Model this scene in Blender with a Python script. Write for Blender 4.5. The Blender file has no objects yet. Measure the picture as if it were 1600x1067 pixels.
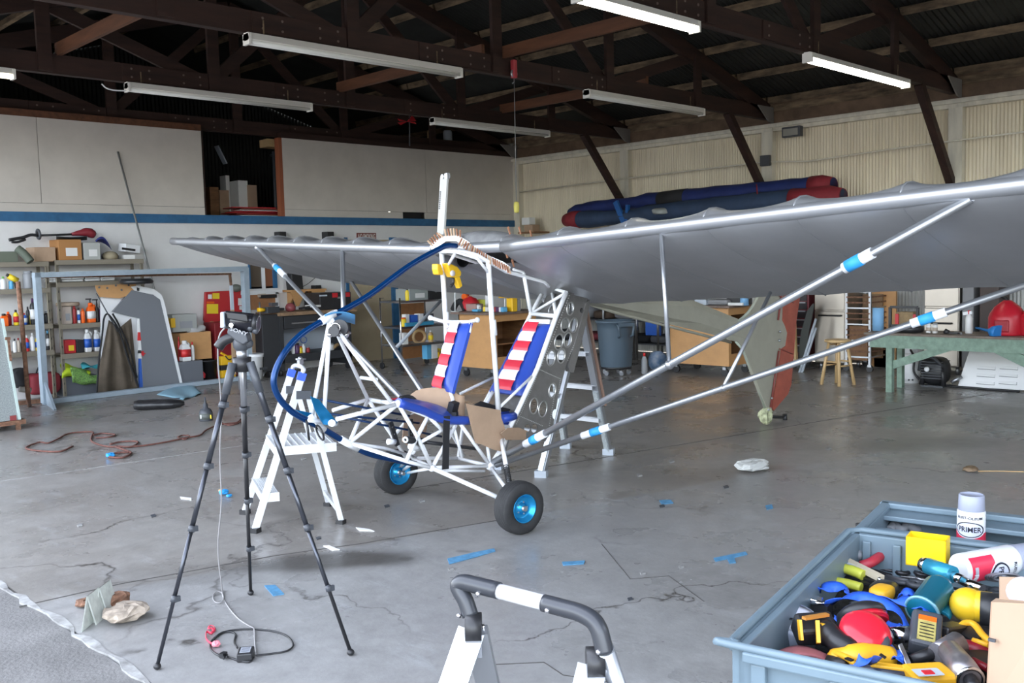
import bpy, math, random
import numpy as np
from mathutils import Vector, Matrix
random.seed(7)
SC = bpy.context.scene
COL = SC.collection
PI = math.pi
# ---------------------------------------------------------------- camera
FPX, YAW, PITCH, ROLL, H = 1493.3, .7795, .0817, -.0261, 1.6
cF = Vector((math.sin(YAW)*math.cos(PITCH), math.cos(YAW)*math.cos(PITCH), -math.sin(PITCH)))
_r = Vector((math.cos(YAW), -math.sin(YAW), 0)); _u = _r.cross(cF)
cR = _r*math.cos(ROLL)+_u*math.sin(ROLL); cU = -_r*math.sin(ROLL)+_u*math.cos(ROLL)
CAM = Vector((0, 0, H))
cam = bpy.data.cameras.new('camera'); camo = bpy.data.objects.new('camera', cam); COL.objects.link(camo)
cam.sensor_width = 36; cam.lens = FPX*36/1600; cam.clip_start = .05; cam.clip_end = 400
camo.matrix_world = Matrix(((cR.x, cU.x, -cF.x, 0), (cR.y, cU.y, -cF.y, 0), (cR.z, cU.z, -cF.z, H), (0, 0, 0, 1)))
SC.camera = camo
# ---------------------------------------------------------------- sky, lamps, exposure
world = bpy.data.worlds.new('sky'); SC.world = world; world.use_nodes = True
wn = world.node_tree; wn.nodes.clear()
wo = wn.nodes.new('ShaderNodeOutputWorld'); wb = wn.nodes.new('ShaderNodeBackground')
sky = wn.nodes.new('ShaderNodeTexSky'); sky.sky_type = 'NISHITA'; sky.sun_disc = False
sky.sun_elevation = math.radians(52); sky.sun_rotation = math.radians(60); sky.air_density = 1.0; sky.dust_density = 2.5; sky.ozone_density = 1.2
hs = wn.nodes.new('ShaderNodeHueSaturation'); hs.inputs['Saturation'].default_value = .42; wn.links.new(sky.outputs[0], hs.inputs['Color']); wn.links.new(hs.outputs[0], wb.inputs[0]); wn.links.new(wb.outputs[0], wo.inputs[0]); wb.inputs[1].default_value = .90
sun = bpy.data.lights.new('sun', 'SUN'); sun.energy = 3.2; sun.angle = .009; sun.color = (1, .95, .87)
suno = bpy.data.objects.new('sun', sun); COL.objects.link(suno)
# the sun stands behind the building (towards +X), so that only the apron outside is sunlit
suno.rotation_euler = Vector((-.62, -.1, -.80)).to_track_quat('-Z', 'Y').to_euler()
vs = SC.view_settings
SC.display_settings.display_device = 'sRGB'
vs.view_transform = 'Standard'; vs.look = 'None'; vs.gamma = 1; vs.use_curve_mapping = False; vs.exposure = 1.15
# ---------------------------------------------------------------- pixel -> place helpers (1600x1067 frame)
def ray(x, y): return cR*((x-800)/FPX)-cU*((y-533.5)/FPX)+cF
def fz(x, y, z=0.):
    d = ray(x, y); return CAM+d*((z-H)/d.z)
def aY(x, y, Y): d = ray(x, y); return CAM+d*(Y/d.y)
def aX(x, y, X): d = ray(x, y); return CAM+d*(X/d.x)
def aP(x, y, p0, n):
    d = ray(x, y); n = Vector(n); return CAM+d*((Vector(p0)-CAM).dot(n)/d.dot(n))
def aD(x, y, t): return CAM+ray(x, y)*t
def dep(p): return (Vector(p)-CAM).dot(cF)
def xat(px, Y, z):   # X of the point on (Y,z) seen in column px
    a = cR*FPX-cF*(px-800)   # a.(P-C)=0
    return -(a.y*Y+a.z*(z-H))/a.x
def yat(px, X, z):
    a = cR*FPX-cF*(px-800)
    return -(a.x*X+a.z*(z-H))/a.y
def V(*a): return Vector(a)
# ---------------------------------------------------------------- materials
MATS = {}
def nodes(m):
    m.use_nodes = True; nt = m.node_tree; return nt, nt.nodes['Principled BSDF']
def mat(name, c, rough=.5, metal=0., noise=0., scale=8., bump=0., bscale=None, stretch=(1, 1, 1), c2=None, emit=0, trans=0, coat=0, spec=None, alpha=1):
    if name in MATS: return MATS[name]
    m = bpy.data.materials.new(name); nt, b = nodes(m)
    b.inputs['Base Color'].default_value = (*c, 1); b.inputs['Roughness'].default_value = rough; b.inputs['Metallic'].default_value = metal
    if emit: b.inputs['Emission Color'].default_value = (*c, 1); b.inputs['Emission Strength'].default_value = emit
    if trans: b.inputs['Transmission Weight'].default_value = trans; b.inputs['IOR'].default_value = 1.3
    if coat: b.inputs['Coat Weight'].default_value = coat
    if spec is not None: b.inputs['Specular IOR Level'].default_value = spec
    if alpha < 1: b.inputs['Alpha'].default_value = alpha
    if noise or bump:
        tc = nt.nodes.new('ShaderNodeTexCoord'); mp = nt.nodes.new('ShaderNodeMapping'); mp.inputs['Scale'].default_value = stretch
        nt.links.new(tc.outputs['Object'], mp.inputs[0])
        nz = nt.nodes.new('ShaderNodeTexNoise'); nz.inputs['Scale'].default_value = scale; nz.inputs['Detail'].default_value = 5; nz.inputs['Roughness'].default_value = .62
        nt.links.new(mp.outputs[0], nz.inputs[0])
        if noise:
            rp = nt.nodes.new('ShaderNodeValToRGB'); d = c2 or tuple(max(0, v*(1-noise)) for v in c)
            rp.color_ramp.elements[0].position = .32; rp.color_ramp.elements[1].position = .68
            rp.color_ramp.elements[0].color = (*d, 1); rp.color_ramp.elements[1].color = (*(c if c2 else tuple(min(1, v*(1+noise*.5)) for v in c)), 1)
            nt.links.new(nz.outputs[0], rp.inputs[0]); nt.links.new(rp.outputs[0], b.inputs['Base Color'])
        if bump:
            bn = nt.nodes.new('ShaderNodeBump'); bn.inputs['Strength'].default_value = bump; bn.inputs['Distance'].default_value = .01
            src = nz
            if bscale:
                src = nt.nodes.new('ShaderNodeTexNoise'); src.inputs['Scale'].default_value = bscale; src.inputs['Detail'].default_value = 3; nt.links.new(mp.outputs[0], src.inputs[0])
            nt.links.new(src.outputs[0], bn.inputs['Height']); nt.links.new(bn.outputs[0], b.inputs['Normal'])
    MATS[name] = m; return m
# ---------------------------------------------------------------- mesh builder
ORG = {}
def rotm(rz=0, rx=0, ry=0): return Matrix.Rotation(rz, 3, 'Z') @ Matrix.Rotation(rx, 3, 'X') @ Matrix.Rotation(ry, 3, 'Y')
def frame(d, up=None):
    d = Vector(d).normalized(); up = Vector(up) if up is not None else (Vector((0, 0, 1)) if abs(d.z) < .95 else Vector((1, 0, 0)))
    s = d.cross(up).normalized(); return d, s, s.cross(d).normalized()
class B:
    def __init__(s): s.v = []; s.f = []; s.m = []; s.mi = 0; s.sm = []; s.smooth = False
    def add(s, vs_, fs_, smooth=None):
        n = len(s.v); s.v += [Vector(q) for q in vs_]; s.f += [tuple(n+i for i in f) for f in fs_]
        s.m += [s.mi]*len(fs_); s.sm += [s.smooth if smooth is None else smooth]*len(fs_); return s
    def box(s, c, size, R=None):
        c = Vector(c); h = Vector(size)/2; vs_ = []
        for x in (-1, 1):
            for y in (-1, 1):
                for z in (-1, 1):
                    q = Vector((x*h.x, y*h.y, z*h.z)); vs_.append(c+(R @ q if R else q))
        return s.add(vs_, [(0, 1, 3, 2), (4, 6, 7, 5), (0, 4, 5, 1), (2, 3, 7, 6), (0, 2, 6, 4), (1, 5, 7, 3)], False)
    def bb(s, x0, x1, y0, y1, z0, z1): return s.box(((x0+x1)/2, (y0+y1)/2, (z0+z1)/2), (abs(x1-x0), abs(y1-y0), abs(z1-z0)))
    def beam(s, p0, p1, w, h, up=None):
        p0 = Vector(p0); p1 = Vector(p1); d, a, u = frame(p1-p0, up); L = (p1-p0).length
        R = Matrix((a, d, u)).transposed(); return s.box((p0+p1)/2, (w, L, h), R)
    def tube(s, pts, r, seg=8, closed=False, cap=True, flat=1.):
        pts = [Vector(p) for p in pts]; n = len(pts); vs_ = []; prev = None
        for i, p in enumerate(pts):
            if closed: t = pts[(i+1) % n]-pts[i-1]
            else: t = pts[min(i+1, n-1)]-pts[max(i-1, 0)]
            if t.length < 1e-9: t = Vector((0, 0, 1))
            t.normalize()
            if prev is None: _, a, u = frame(t)
            else:
                a = prev-t*prev.dot(t)
                a = frame(t)[1] if a.length < 1e-6 else a.normalized()
                u = a.cross(t)
            prev = a; rr = r[i] if isinstance(r, (list, tuple)) else r
            for k in range(seg):
                q = 2*PI*k/seg; vs_.append(p+a*(math.cos(q)*rr)+u*(math.sin(q)*rr*flat))
        fs_ = []
        for i in range(n if closed else n-1):
            j = (i+1) % n
            for k in range(seg):
                l = (k+1) % seg; fs_.append((i*seg+k, i*seg+l, j*seg+l, j*seg+k))
        s.add(vs_, fs_, True)
        if cap and not closed:
            m0 = len(s.v)-n*seg; s.f.append(tuple(m0+k for k in reversed(range(seg)))); s.f.append(tuple(m0+(n-1)*seg+k for k in range(seg))); s.m += [s.mi]*2; s.sm += [False]*2
        return s
    def cyl(s, p0, p1, r0, r1=None, seg=12): return s.tube([p0, p1], [r0, r0 if r1 is None else r1], seg)
    def lathe(s, prof, o, axis=(0, 0, 1), seg=16, up=None, cap=True):
        d, a, u = frame(axis, up); o = Vector(o); vs_ = []; n = len(prof)
        for r, z in prof:
            for k in range(seg):
                q = 2*PI*k/seg; vs_.append(o+d*z+a*(math.cos(q)*r)+u*(math.sin(q)*r))
        fs_ = []
        for i in range(n-1):
            for k in range(seg):
                l = (k+1) % seg; fs_.append((i*seg+k, i*seg+l, (i+1)*seg+l, (i+1)*seg+k))
        s.add(vs_, fs_, True); m0 = len(s.v)-n*seg
        if cap and prof[0][0] > 1e-5: s.f.append(tuple(m0+k for k in reversed(range(seg)))); s.m.append(s.mi); s.sm.append(False)
        if cap and prof[-1][0] > 1e-5: s.f.append(tuple(m0+(n-1)*seg+k for k in range(seg))); s.m.append(s.mi); s.sm.append(False)
        return s
    def prism(s, poly, t):
        poly = [Vector(p) for p in poly]; t = Vector(t); n = len(poly)
        return s.add([p-t/2 for p in poly]+[p+t/2 for p in poly], [tuple(reversed(range(n))), tuple(range(n, 2*n))]+[(i, (i+1) % n, n+(i+1) % n, n+i) for i in range(n)], False)
    def ball(s, c, r, R=None, nu=12, nv=8, p=1.):
        c = Vector(c); r = (r, r, r) if isinstance(r, (int, float)) else r; vs_ = []; fs_ = []
        sg = lambda x: math.copysign(abs(x)**p, x)
        for j in range(nv+1):
            ph = PI*j/nv-PI/2
            for i in range(nu):
                th = 2*PI*i/nu; q = Vector((r[0]*sg(math.cos(ph))*sg(math.cos(th)), r[1]*sg(math.cos(ph))*sg(math.sin(th)), r[2]*sg(math.sin(ph)))); vs_.append(c+(R @ q if R else q))
        for j in range(nv):
            for i in range(nu): fs_.append((j*nu+i, j*nu+(i+1) % nu, (j+1)*nu+(i+1) % nu, (j+1)*nu+i))
        return s.add(vs_, fs_, True)
    def torus(s, c, R_, r, axis=(0, 0, 1), n=24, seg=8):
        d, a, u = frame(axis); c = Vector(c); return s.tube([c+a*(math.cos(2*PI*k/n)*R_)+u*(math.sin(2*PI*k/n)*R_) for k in range(n)], r, seg, True)
    def grid(s, fn, nu, nv, thick=0, smooth=True):
        P = [[Vector(fn(i/nu, j/nv)) for j in range(nv+1)] for i in range(nu+1)]
        vs_ = [q for row in P for q in row]; w = nv+1
        fs_ = [(i*w+j, (i+1)*w+j, (i+1)*w+j+1, i*w+j+1) for i in range(nu) for j in range(nv)]
        if thick:
            n0 = len(vs_); t = Vector(thick); vs_ = [v for v in vs_]+[v+t for v in vs_]
            fs_ += [tuple(n0+k for k in reversed(f)) for f in fs_]
            for i in range(nu):
                a, b_ = i*w, (i+1)*w; fs_.append((b_, a, a+n0, b_+n0)); a, b_ = i*w+nv, (i+1)*w+nv; fs_.append((a, b_, b_+n0, a+n0))
            for j in range(nv):
                a, b_ = j, j+1; fs_.append((a, b_, b_+n0, a+n0)); a, b_ = nu*w+j, nu*w+j+1; fs_.append((b_, a, a+n0, b_+n0))
        return s.add(vs_, fs_, smooth)
    def build(s, name, m, parent=None, label=None, kind=None, bevel=0, cat=None, group=None, sub=0):
        me = bpy.data.meshes.new(name)
        if parent is None:
            xs = [v.x for v in s.v]; ys = [v.y for v in s.v]; zs = [v.z for v in s.v]
            o0 = Vector(((min(xs)+max(xs))/2, (min(ys)+max(ys))/2, min(zs)))
        else: o0 = ORG[parent.name]
        me.from_pydata([v-o0 for v in s.v], [], s.f)
        for q in (m if isinstance(m, (list, tuple)) else [m]): me.materials.append(q)
        me.polygons.foreach_set('material_index', s.m); me.polygons.foreach_set('use_smooth', s.sm)
        me.validate(); me.update()
        o = bpy.data.objects.new(name, me); COL.objects.link(o)
        if parent is None: o.location = o0
        else: o.parent = parent
        ORG[o.name] = o0
        if label: o['label'] = label
        if kind: o['kind'] = kind
        if cat: o['category'] = cat
        if group: o['group'] = group
        if bevel:
            q = o.modifiers.new('bevel', 'BEVEL'); q.width = bevel; q.segments = 2; q.limit_method = 'ANGLE'; q.angle_limit = .7
        return o
def thing(name, label, cat, loc=(0, 0, 0), group=None):
    o = bpy.data.objects.new(name, None); COL.objects.link(o); o.location = loc; o.empty_display_size = .1
    ORG[o.name] = Vector(loc); o['label'] = label; o['category'] = cat
    if group: o['group'] = group
    return o
def copy_thing(root, loc, rz=0, label=None, scale=None):
    def cp(o, par):
        c = o.copy(); COL.objects.link(c); c.parent = par
        for ch in [q for q in bpy.data.objects if q.parent == o and q != c]: cp(ch, c)
        return c
    c = root.copy(); COL.objects.link(c); c.location = loc; c.rotation_euler = (0, 0, rz)
    if label: c['label'] = label
    if scale: c.scale = scale
    for ch in [q for q in bpy.data.objects if q.parent == root]: cp(ch, c)
    return c
def txt(s, size, m, parent, o, ex, ey, name='lettering', bend=0, extr=.0006, align='CENTER', sx=1., bold=0):
    """real lettering: o = centre, ex/ey = directions of reading and of height; bend = radius of the cylinder it wraps"""
    cu = bpy.data.curves.new('t', 'FONT'); cu.body = s; cu.size = size; cu.align_x = align; cu.align_y = 'CENTER'; cu.resolution_u = 3; cu.offset = bold
    ob = bpy.data.objects.new('t', cu); COL.objects.link(ob); bpy.context.view_layer.update()
    me = bpy.data.meshes.new_from_object(ob.evaluated_get(bpy.context.evaluated_depsgraph_get()))
    bpy.data.objects.remove(ob); ex = Vector(ex).normalized(); ey = Vector(ey).normalized(); ez = ex.cross(ey); o = Vector(o)
    b = B(); vs_ = []
    for v in me.vertices:
        x = v.co.x*sx; y = v.co.y
        if bend: a = x/bend; vs_.append(o+ex*(math.sin(a)*(bend+extr))+ez*((math.cos(a)-1)*bend+extr)+ey*y)
        else: vs_.append(o+ex*x+ey*y+ez*extr)
    b.add(vs_, [tuple(p.vertices) for p in me.polygons], False); bpy.data.meshes.remove(me)
    return b.build(name, m, parent)
def smooth_path(pts, n=6):
    P = [Vector(p) for p in pts]; P = [P[0]*2-P[1]]+P+[P[-1]*2-P[-2]]; out = []
    for i in range(1, len(P)-2):
        for k in range(n):
            t = k/n; a, b_, c, d = P[i-1:i+3]
            out.append(.5*((2*b_)+(c-a)*t+(2*a-5*b_+4*c-d)*t*t+(3*b_-a-3*c+d)*t**3))
    out.append(P[-2]); return out

# ---------------------------------------------------------------- palette
white = mat('white paint', (.82, .83, .84), .35)
wtube = mat('white powder coat', (.86, .87, .88), .28)
alu = mat('aluminium tube', (.42, .435, .46), .36, .85)
galv = mat('galvanised sheet', (.60, .65, .66), .42, .55, noise=.25, scale=60)
steel = mat('brushed steel', (.40, .41, .43), .35, .85)
chrome = mat('chrome', (.8, .8, .82), .12, 1)
black = mat('black plastic', (.018, .018, .02), .4)
dgrey = mat('dark grey plastic', (.06, .065, .075), .45)
mgrey = mat('mid grey plastic', (.2, .21, .23), .5)
rubber = mat('tyre rubber', (.03, .03, .031), .75, noise=.3, scale=20)
bluem = mat('blue anodised metal', (.01, .19, .42), .28, .55)
hoopb = mat('dark blue tube paint', (.006, .03, .10), .3, .2)
tapeb = mat('blue masking tape', (.03, .32, .72), .55)
vblue = mat('royal blue vinyl', (.025, .07, .40), .38)
vred = mat('red vinyl', (.72, .03, .06), .4)
vwhite = mat('white vinyl', (.88, .88, .88), .4)
card = mat('brown cardboard', (.44, .30, .20), .85, noise=.12, scale=6)
cardl = mat('pale cardboard', (.40, .275, .19), .85, noise=.06, scale=5)
redp = mat('red plastic', (.55, .02, .03), .4)
yelp = mat('yellow plastic', (.85, .5, .02), .4)
greenp = mat('grey green paint', (.22, .32, .25), .6, noise=.25, scale=15)
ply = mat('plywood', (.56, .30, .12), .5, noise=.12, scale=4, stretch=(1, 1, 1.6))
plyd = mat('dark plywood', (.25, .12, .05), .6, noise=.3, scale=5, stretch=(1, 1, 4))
pine = mat('pale pine', (.66, .45, .22), .45, noise=.15, scale=8, stretch=(1, 1, .2))
rust = mat('rusty steel', (.25, .13, .08), .8, .2, noise=.5, scale=30)
cream = mat('cream painted metal', (.72, .67, .55), .5, noise=.18, scale=3, stretch=(3, 3, .5))
wallw = mat('white drywall', (.74, .73, .72), .8, noise=.06, scale=2, bump=.05, bscale=30)
panelm = mat('off white painted board', (.62, .57, .51), .7, noise=.08, scale=2.5)
stripeb = mat('blue wall stripe paint', (.03, .13, .27), .6, noise=.2, scale=8)
beamm = mat('dark stained timber', (.035, .014, .009), .7, noise=.5, scale=4, stretch=(.4, 3, 3), bump=.3)
beaml = mat('reddish brown timber', (.13, .05, .022), .7, noise=.4, scale=4, stretch=(3, .4, 3), bump=.3)
purl = mat('weathered pale timber', (.26, .18, .105), .8, noise=.55, scale=4, stretch=(3, .8, 3), c2=(.05, .035, .022), bump=.3)
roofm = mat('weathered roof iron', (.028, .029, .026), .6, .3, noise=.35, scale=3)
skinm = mat('dull aluminium skin', (.27, .26, .25), .42, .7, noise=.15, scale=12)
bracket = mat('taupe shelf enamel', (.24, .21, .16), .5)
glassm = mat('clear plastic', (.75, .78, .78), .15, trans=.7, alpha=.75)
lgrey = mat('pale grey plastic', (.45, .5, .56), .5)
binm = mat('blue grey tote plastic', (.14, .195, .235), .45, noise=.1, scale=5)
denim = mat('black cloth', (.02, .02, .022), .9)
paper = mat('white paper', (.8, .8, .78), .8)
# ================================================================ the building
YB, XR, BAY, XL, YF, YG = 13.30, 13.37, 2.765, 1.52, -6.0, 17.4
TR = [YB-BAY*k for k in range(-1, 7)]          # truss planes
RID = 7.45
def roofz(x): return 5.62-.295*abs(x-RID)
# ---- floor
def floor_material():
    m = bpy.data.materials.new('worn sealed concrete'); nt, b = nodes(m); N = nt.nodes.new; Lk = nt.links.new
    class _T: pass
    tc = _T(); tc.outputs = {'Object': N('ShaderNodeNewGeometry').outputs['Position']}
    def noise(sc, det=6, ro=.6, st=None):
        n = N('ShaderNodeTexNoise'); n.inputs['Scale'].default_value = sc; n.inputs['Detail'].default_value = det; n.inputs['Roughness'].default_value = ro
        if st:
            mp = N('ShaderNodeMapping'); mp.inputs['Scale'].default_value = st; Lk(tc.outputs['Object'], mp.inputs[0]); Lk(mp.outputs[0], n.inputs[0])
        else: Lk(tc.outputs['Object'], n.inputs[0])
        return n.outputs[0]
    def ramp(src, stops):
        r = N('ShaderNodeValToRGB'); e = r.color_ramp.elements
        while len(e) < len(stops): e.new(.5)
        for q, (p, c) in zip(e, stops): q.position = p; q.color = (*c, 1)
        Lk(src, r.inputs[0]); return r.outputs[0]
    def mix(f, a, c, mode='MIX'):
        x = N('ShaderNodeMix'); x.data_type = 'RGBA'; x.blend_type = mode
        if isinstance(f, float): x.inputs[0].default_value = f
        else: Lk(f, x.inputs[0])
        for s_, i in ((a, 6), (c, 7)):
            if isinstance(s_, tuple): x.inputs[i].default_value = (*s_, 1)
            else: Lk(s_, x.inputs[i])
        return x.outputs[2]
    base = ramp(noise(.7, 7, .65), [(.28, (.21, .198, .185)), (.5, (.29, .28, .268)), (.72, (.37, .365, .355))])
    # two pours: the slab nearest the door opening is paler than the one behind the joint
    ja, jb = fz(30, 948), fz(820, 806); jn = Vector((-(jb-ja).y, (jb-ja).x, 0)).normalized()
    dt_ = N('ShaderNodeVectorMath'); dt_.operation = 'DOT_PRODUCT'; Lk(tc.outputs['Object'], dt_.inputs[0]); dt_.inputs[1].default_value = jn
    mr = N('ShaderNodeMapRange'); mr.inputs['From Min'].default_value = ja.dot(jn)-.02; mr.inputs['From Max'].default_value = ja.dot(jn)+.02; Lk(dt_.outputs['Value'], mr.inputs[0])
    base = mix(mr.outputs[0], mix(.5, base, (.30, .30, .30)), mix(.3, base, (.22, .19, .16)))
    fine = ramp(noise(9, 8, .7), [(.3, (.80, .80, .80)), (.7, (1.10, 1.10, 1.10))])
    col = mix(1.0, base, fine, 'MULTIPLY')
    scr = ramp(noise(7, 9, .8, (1, .3, 1)), [(.55, (0, 0, 0)), (.80, (1, 1, 1))]); col = mix(scr, col, mix(.6, col, (.52, .54, .56)))
    # stains that belong to the slab: oil under the trolley track, drips
    for (px, py, rx, ry, k) in ((525, 866, .55, .20, .85), (640, 862, .06, .035, .5), (612, 835, .05, .03, .4), (725, 853, .05, .03, .45), (270, 890, .9, .22, .25), (1360, 790, .10, .05, .6), (1420, 690, .9, .3, .35), (1050, 740, .7, .3, .22)):
        p = fz(px, py); mp = N('ShaderNodeMapping'); mp.vector_type = 'TEXTURE'; mp.inputs['Location'].default_value = (p.x, p.y, 0); mp.inputs['Rotation'].default_value = (0, 0, -.70); mp.inputs['Scale'].default_value = (rx, ry, 1)
        nn = N('ShaderNodeTexNoise'); nn.inputs['Scale'].default_value = 3; Lk(tc.outputs['Object'], nn.inputs[0])
        ad = N('ShaderNodeVectorMath'); ad.operation = 'MULTIPLY_ADD'; Lk(nn.outputs[1], ad.inputs[0]); ad.inputs[1].default_value = (.16, .16, 0); Lk(tc.outputs['Object'], ad.inputs[2]); Lk(ad.outputs[0], mp.inputs[0])
        ln = N('ShaderNodeVectorMath'); ln.operation = 'LENGTH'; Lk(mp.outputs[0], ln.inputs[0])
        rr = N('ShaderNodeMapRange'); rr.interpolation_type = 'SMOOTHSTEP'; rr.inputs['From Min'].default_value = .5; rr.inputs['From Max'].default_value = 1.25; rr.inputs['To Min'].default_value = k; rr.inputs['To Max'].default_value = 0; Lk(ln.outputs['Value'], rr.inputs[0])
        col = mix(rr.outputs[0], col, (.05, .045, .04))
    # hairline cracks
    vo = N('ShaderNodeTexVoronoi'); vo.feature = 'DISTANCE_TO_EDGE'; vo.inputs['Scale'].default_value = .55
    nd = N('ShaderNodeTexNoise'); nd.inputs['Scale'].default_value = 2.2; nd.inputs['Detail'].default_value = 8; Lk(tc.outputs['Object'], nd.inputs[0])
    am = N('ShaderNodeVectorMath'); am.operation = 'MULTIPLY_ADD'; Lk(nd.outputs[1], am.inputs[0]); am.inputs[1].default_value = (.9, .9, 0); Lk(tc.outputs['Object'], am.inputs[2]); Lk(am.outputs[0], vo.inputs['Vector'])
    cr = ramp(vo.outputs['Distance'], [(0, (1, 1, 1)), (.006, (0, 0, 0))])
    msk = ramp(noise(.6, 2), [(.45, (0, 0, 0)), (.6, (1, 1, 1))]); crm = mix(1.0, cr, msk, 'MULTIPLY')
    col = mix(crm, col, (.06, .055, .05))
    Lk(col, b.inputs['Base Color'])
    rg = ramp(noise(1.4, 5), [(.35, (.20, .20, .20)), (.7, (.48, .48, .48))]); Lk(rg, b.inputs['Roughness'])
    bn = N('ShaderNodeBump'); bn.inputs['Strength'].default_value = .18; bn.inputs['Distance'].default_value = .01; Lk(noise(22, 5), bn.inputs['Height']); Lk(bn.outputs[0], b.inputs['Normal'])
    b.inputs['Specular IOR Level'].default_value = .6
    return m
fm = floor_material()
DL = [fz(0, 905), fz(55, 965), fz(100, 1020), fz(140, 1067)]
B().add([(XL, YF, 0), (XR, YF, 0), (XR, YG, 0), (XL, YG, 0), (XL, YF, -.25), (XR, YF, -.25), (XR, YG, -.25), (XL, YG, -.25)], [(0, 1, 2, 3), (7, 6, 5, 4), (0, 4, 5, 1), (1, 5, 6, 2), (2, 6, 7, 3), (3, 7, 4, 0)], False).build('floor', fm, kind='structure')
apron = mat('rough outdoor concrete', (.17, .165, .16), .9, noise=.3, scale=3, bump=.5, bscale=60)
B().bb(-60, XL-.012, -60, 60, -.3, -.006).build('floor_apron', apron, kind='structure')
chalk = mat('white joint filler', (.42, .42, .41), .9, noise=.5, scale=9, c2=(.15, .145, .14))
b = B(); pts = []
yy = YF
while yy < YB: pts.append((XL-.006+random.uniform(-.018, .018), yy)); yy += .09
b.grid(lambda u, v: (pts[int(round(u*(len(pts)-1)))][0]+(v-.5)*(.03+.02*math.sin(u*300)), pts[int(round(u*(len(pts)-1)))][1], .003), len(pts)-1, 1, thick=(0, 0, -.03), smooth=False)
b.build('trim_1', chalk, kind='structure')
# slab joints
jm = mat('dark slab joint', (.07, .065, .06), .9)
jl = mat('pale worn joint edge', (.38, .38, .38), .9, noise=.4, scale=20)
def joint(P, w, name, m):
    P = [Vector(p) for p in P]; bq = B()
    for p, q in zip(P, P[1:]):
        p = Vector((p.x, p.y, 0)); q = Vector((q.x, q.y, 0)); bq.beam(p, q, w, .004)
    bq.build(name, m, kind='structure')
joint([fz(30, 948), fz(190, 912), fz(300, 892), fz(430, 868), fz(560, 850), fz(700, 826), fz(820, 806)], .008, 'trim_2', jm)
joint([fz(0, 752), fz(120, 735), fz(300, 708), fz(420, 690)], .006, 'trim_3', jl)
joint([fz(600, 770), fz(900, 722), (fz(1300, 655)), fz(1600, 607)], .008, 'trim_4', jm)
joint([fz(940, 850), fz(985, 905), fz(1045, 900), fz(1100, 940)], .004, 'trim_5', jm)
joint([fz(740, 1040), fz(850, 1035), fz(880, 1055), fz(960, 1067)], .004, 'trim_6', jm)
# ---- back partition wall, stripe, upper boards
ZS0, ZS1, ZP = 2.305, 2.428, 3.652
door_l, door_r = xat(546, YB, 1), xat(611, YB, 1)
zd = 2.06
winl, winr, wz0, wz1 = xat(387, YB, 1.7), xat(431, YB, 1.7), aY(405, 451, YB).z, aY(405, 405, YB).z
b = B(); TH = .12
b.bb(XL, winl, YB, YB+TH, 0, ZS0); b.bb(winl, winr, YB, YB+TH, 0, wz0); b.bb(winl, winr, YB, YB+TH, wz1, ZS0); b.bb(winr, door_l, YB, YB+TH, 0, ZS0)
b.bb(door_l, door_r, YB, YB+TH, min(zd, ZS0-.05), ZS0); b.bb(door_r, XR, YB, YB+TH, 0, ZS0)
wall_back = b.build('wall_back', wallw, kind='structure')
B().bb(XL, XR, YB-.035, YB+TH, ZS0, ZS1).build('trim_7', stripeb, kind='structure')
zseam = aY(63, 318, YB).z
ox0, ox1 = xat(317, YB, 3), xat(442, YB, 3)
hx0, hx1 = xat(629, YB, 2.5), xat(664, YB, 2.5)
upper = B().bb(XL, XL+.01, YB+.03, YB+.1, ZS1, ZP).build('wall_loft', panelm, kind='structure')
seams = [XL, xat(61, YB, 3), ox0]
for x0, x1 in zip(seams, seams[1:]):
    B().bb(x0+.004, x1-.004, YB-.012, YB+.02, zseam+.004, ZP).build('panel', panelm, upper)
seams = [ox1, xat(665, YB, 3), XR-.02]
for x0, x1 in zip(seams, seams[1:]):
    B().bb(x0+.004, x1-.004, YB-.012, YB+.02, zseam+.004, ZP).build('panel', panelm, upper)
B().bb(XL, ox0, YB-.008, YB+.02, ZS1, zseam).build('plank', panelm, upper)
B().bb(ox1, hx0, YB-.008, YB+.02, ZS1, zseam).build('plank', panelm, upper)
B().bb(hx1, XR-.02, YB-.008, YB+.02, ZS1, zseam).build('plank', panelm, upper)
B().bb(XL, ox0, YB-.02, YB+.1, ZP, ZP+.09).build('rail', beaml, upper)
B().bb(ox1, XR, YB-.02, YB+.1, ZP, ZP+.09).build('rail', beamm, upper)
B().bb(ox1-.06, ox1, YB-.014, YB+.1, ZS1, ZP).build('post', mat('red brown timber edge', (.30, .09, .04), .7), upper)
B().bb(ox0, ox0+.03, YB+.0, YB+.1, ZS1, ZP).build('post', beamm, upper)
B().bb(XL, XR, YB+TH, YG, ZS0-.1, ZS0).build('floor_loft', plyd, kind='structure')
# ---- far gable wall behind the loft (dark corrugated iron)
def corr(fn, L0, L1, pitch=.076, amp=.009):
    n = int((L1-L0)/pitch*4); return n
b = B(); n = int((XR-XL)/.038)
xs = [XL+(XR-XL)*i/n for i in range(n+1)]
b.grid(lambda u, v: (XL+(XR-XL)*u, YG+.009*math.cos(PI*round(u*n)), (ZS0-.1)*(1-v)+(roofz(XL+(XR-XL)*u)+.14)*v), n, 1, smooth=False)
b.build('wall_gable', roofm, kind='structure')
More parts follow.
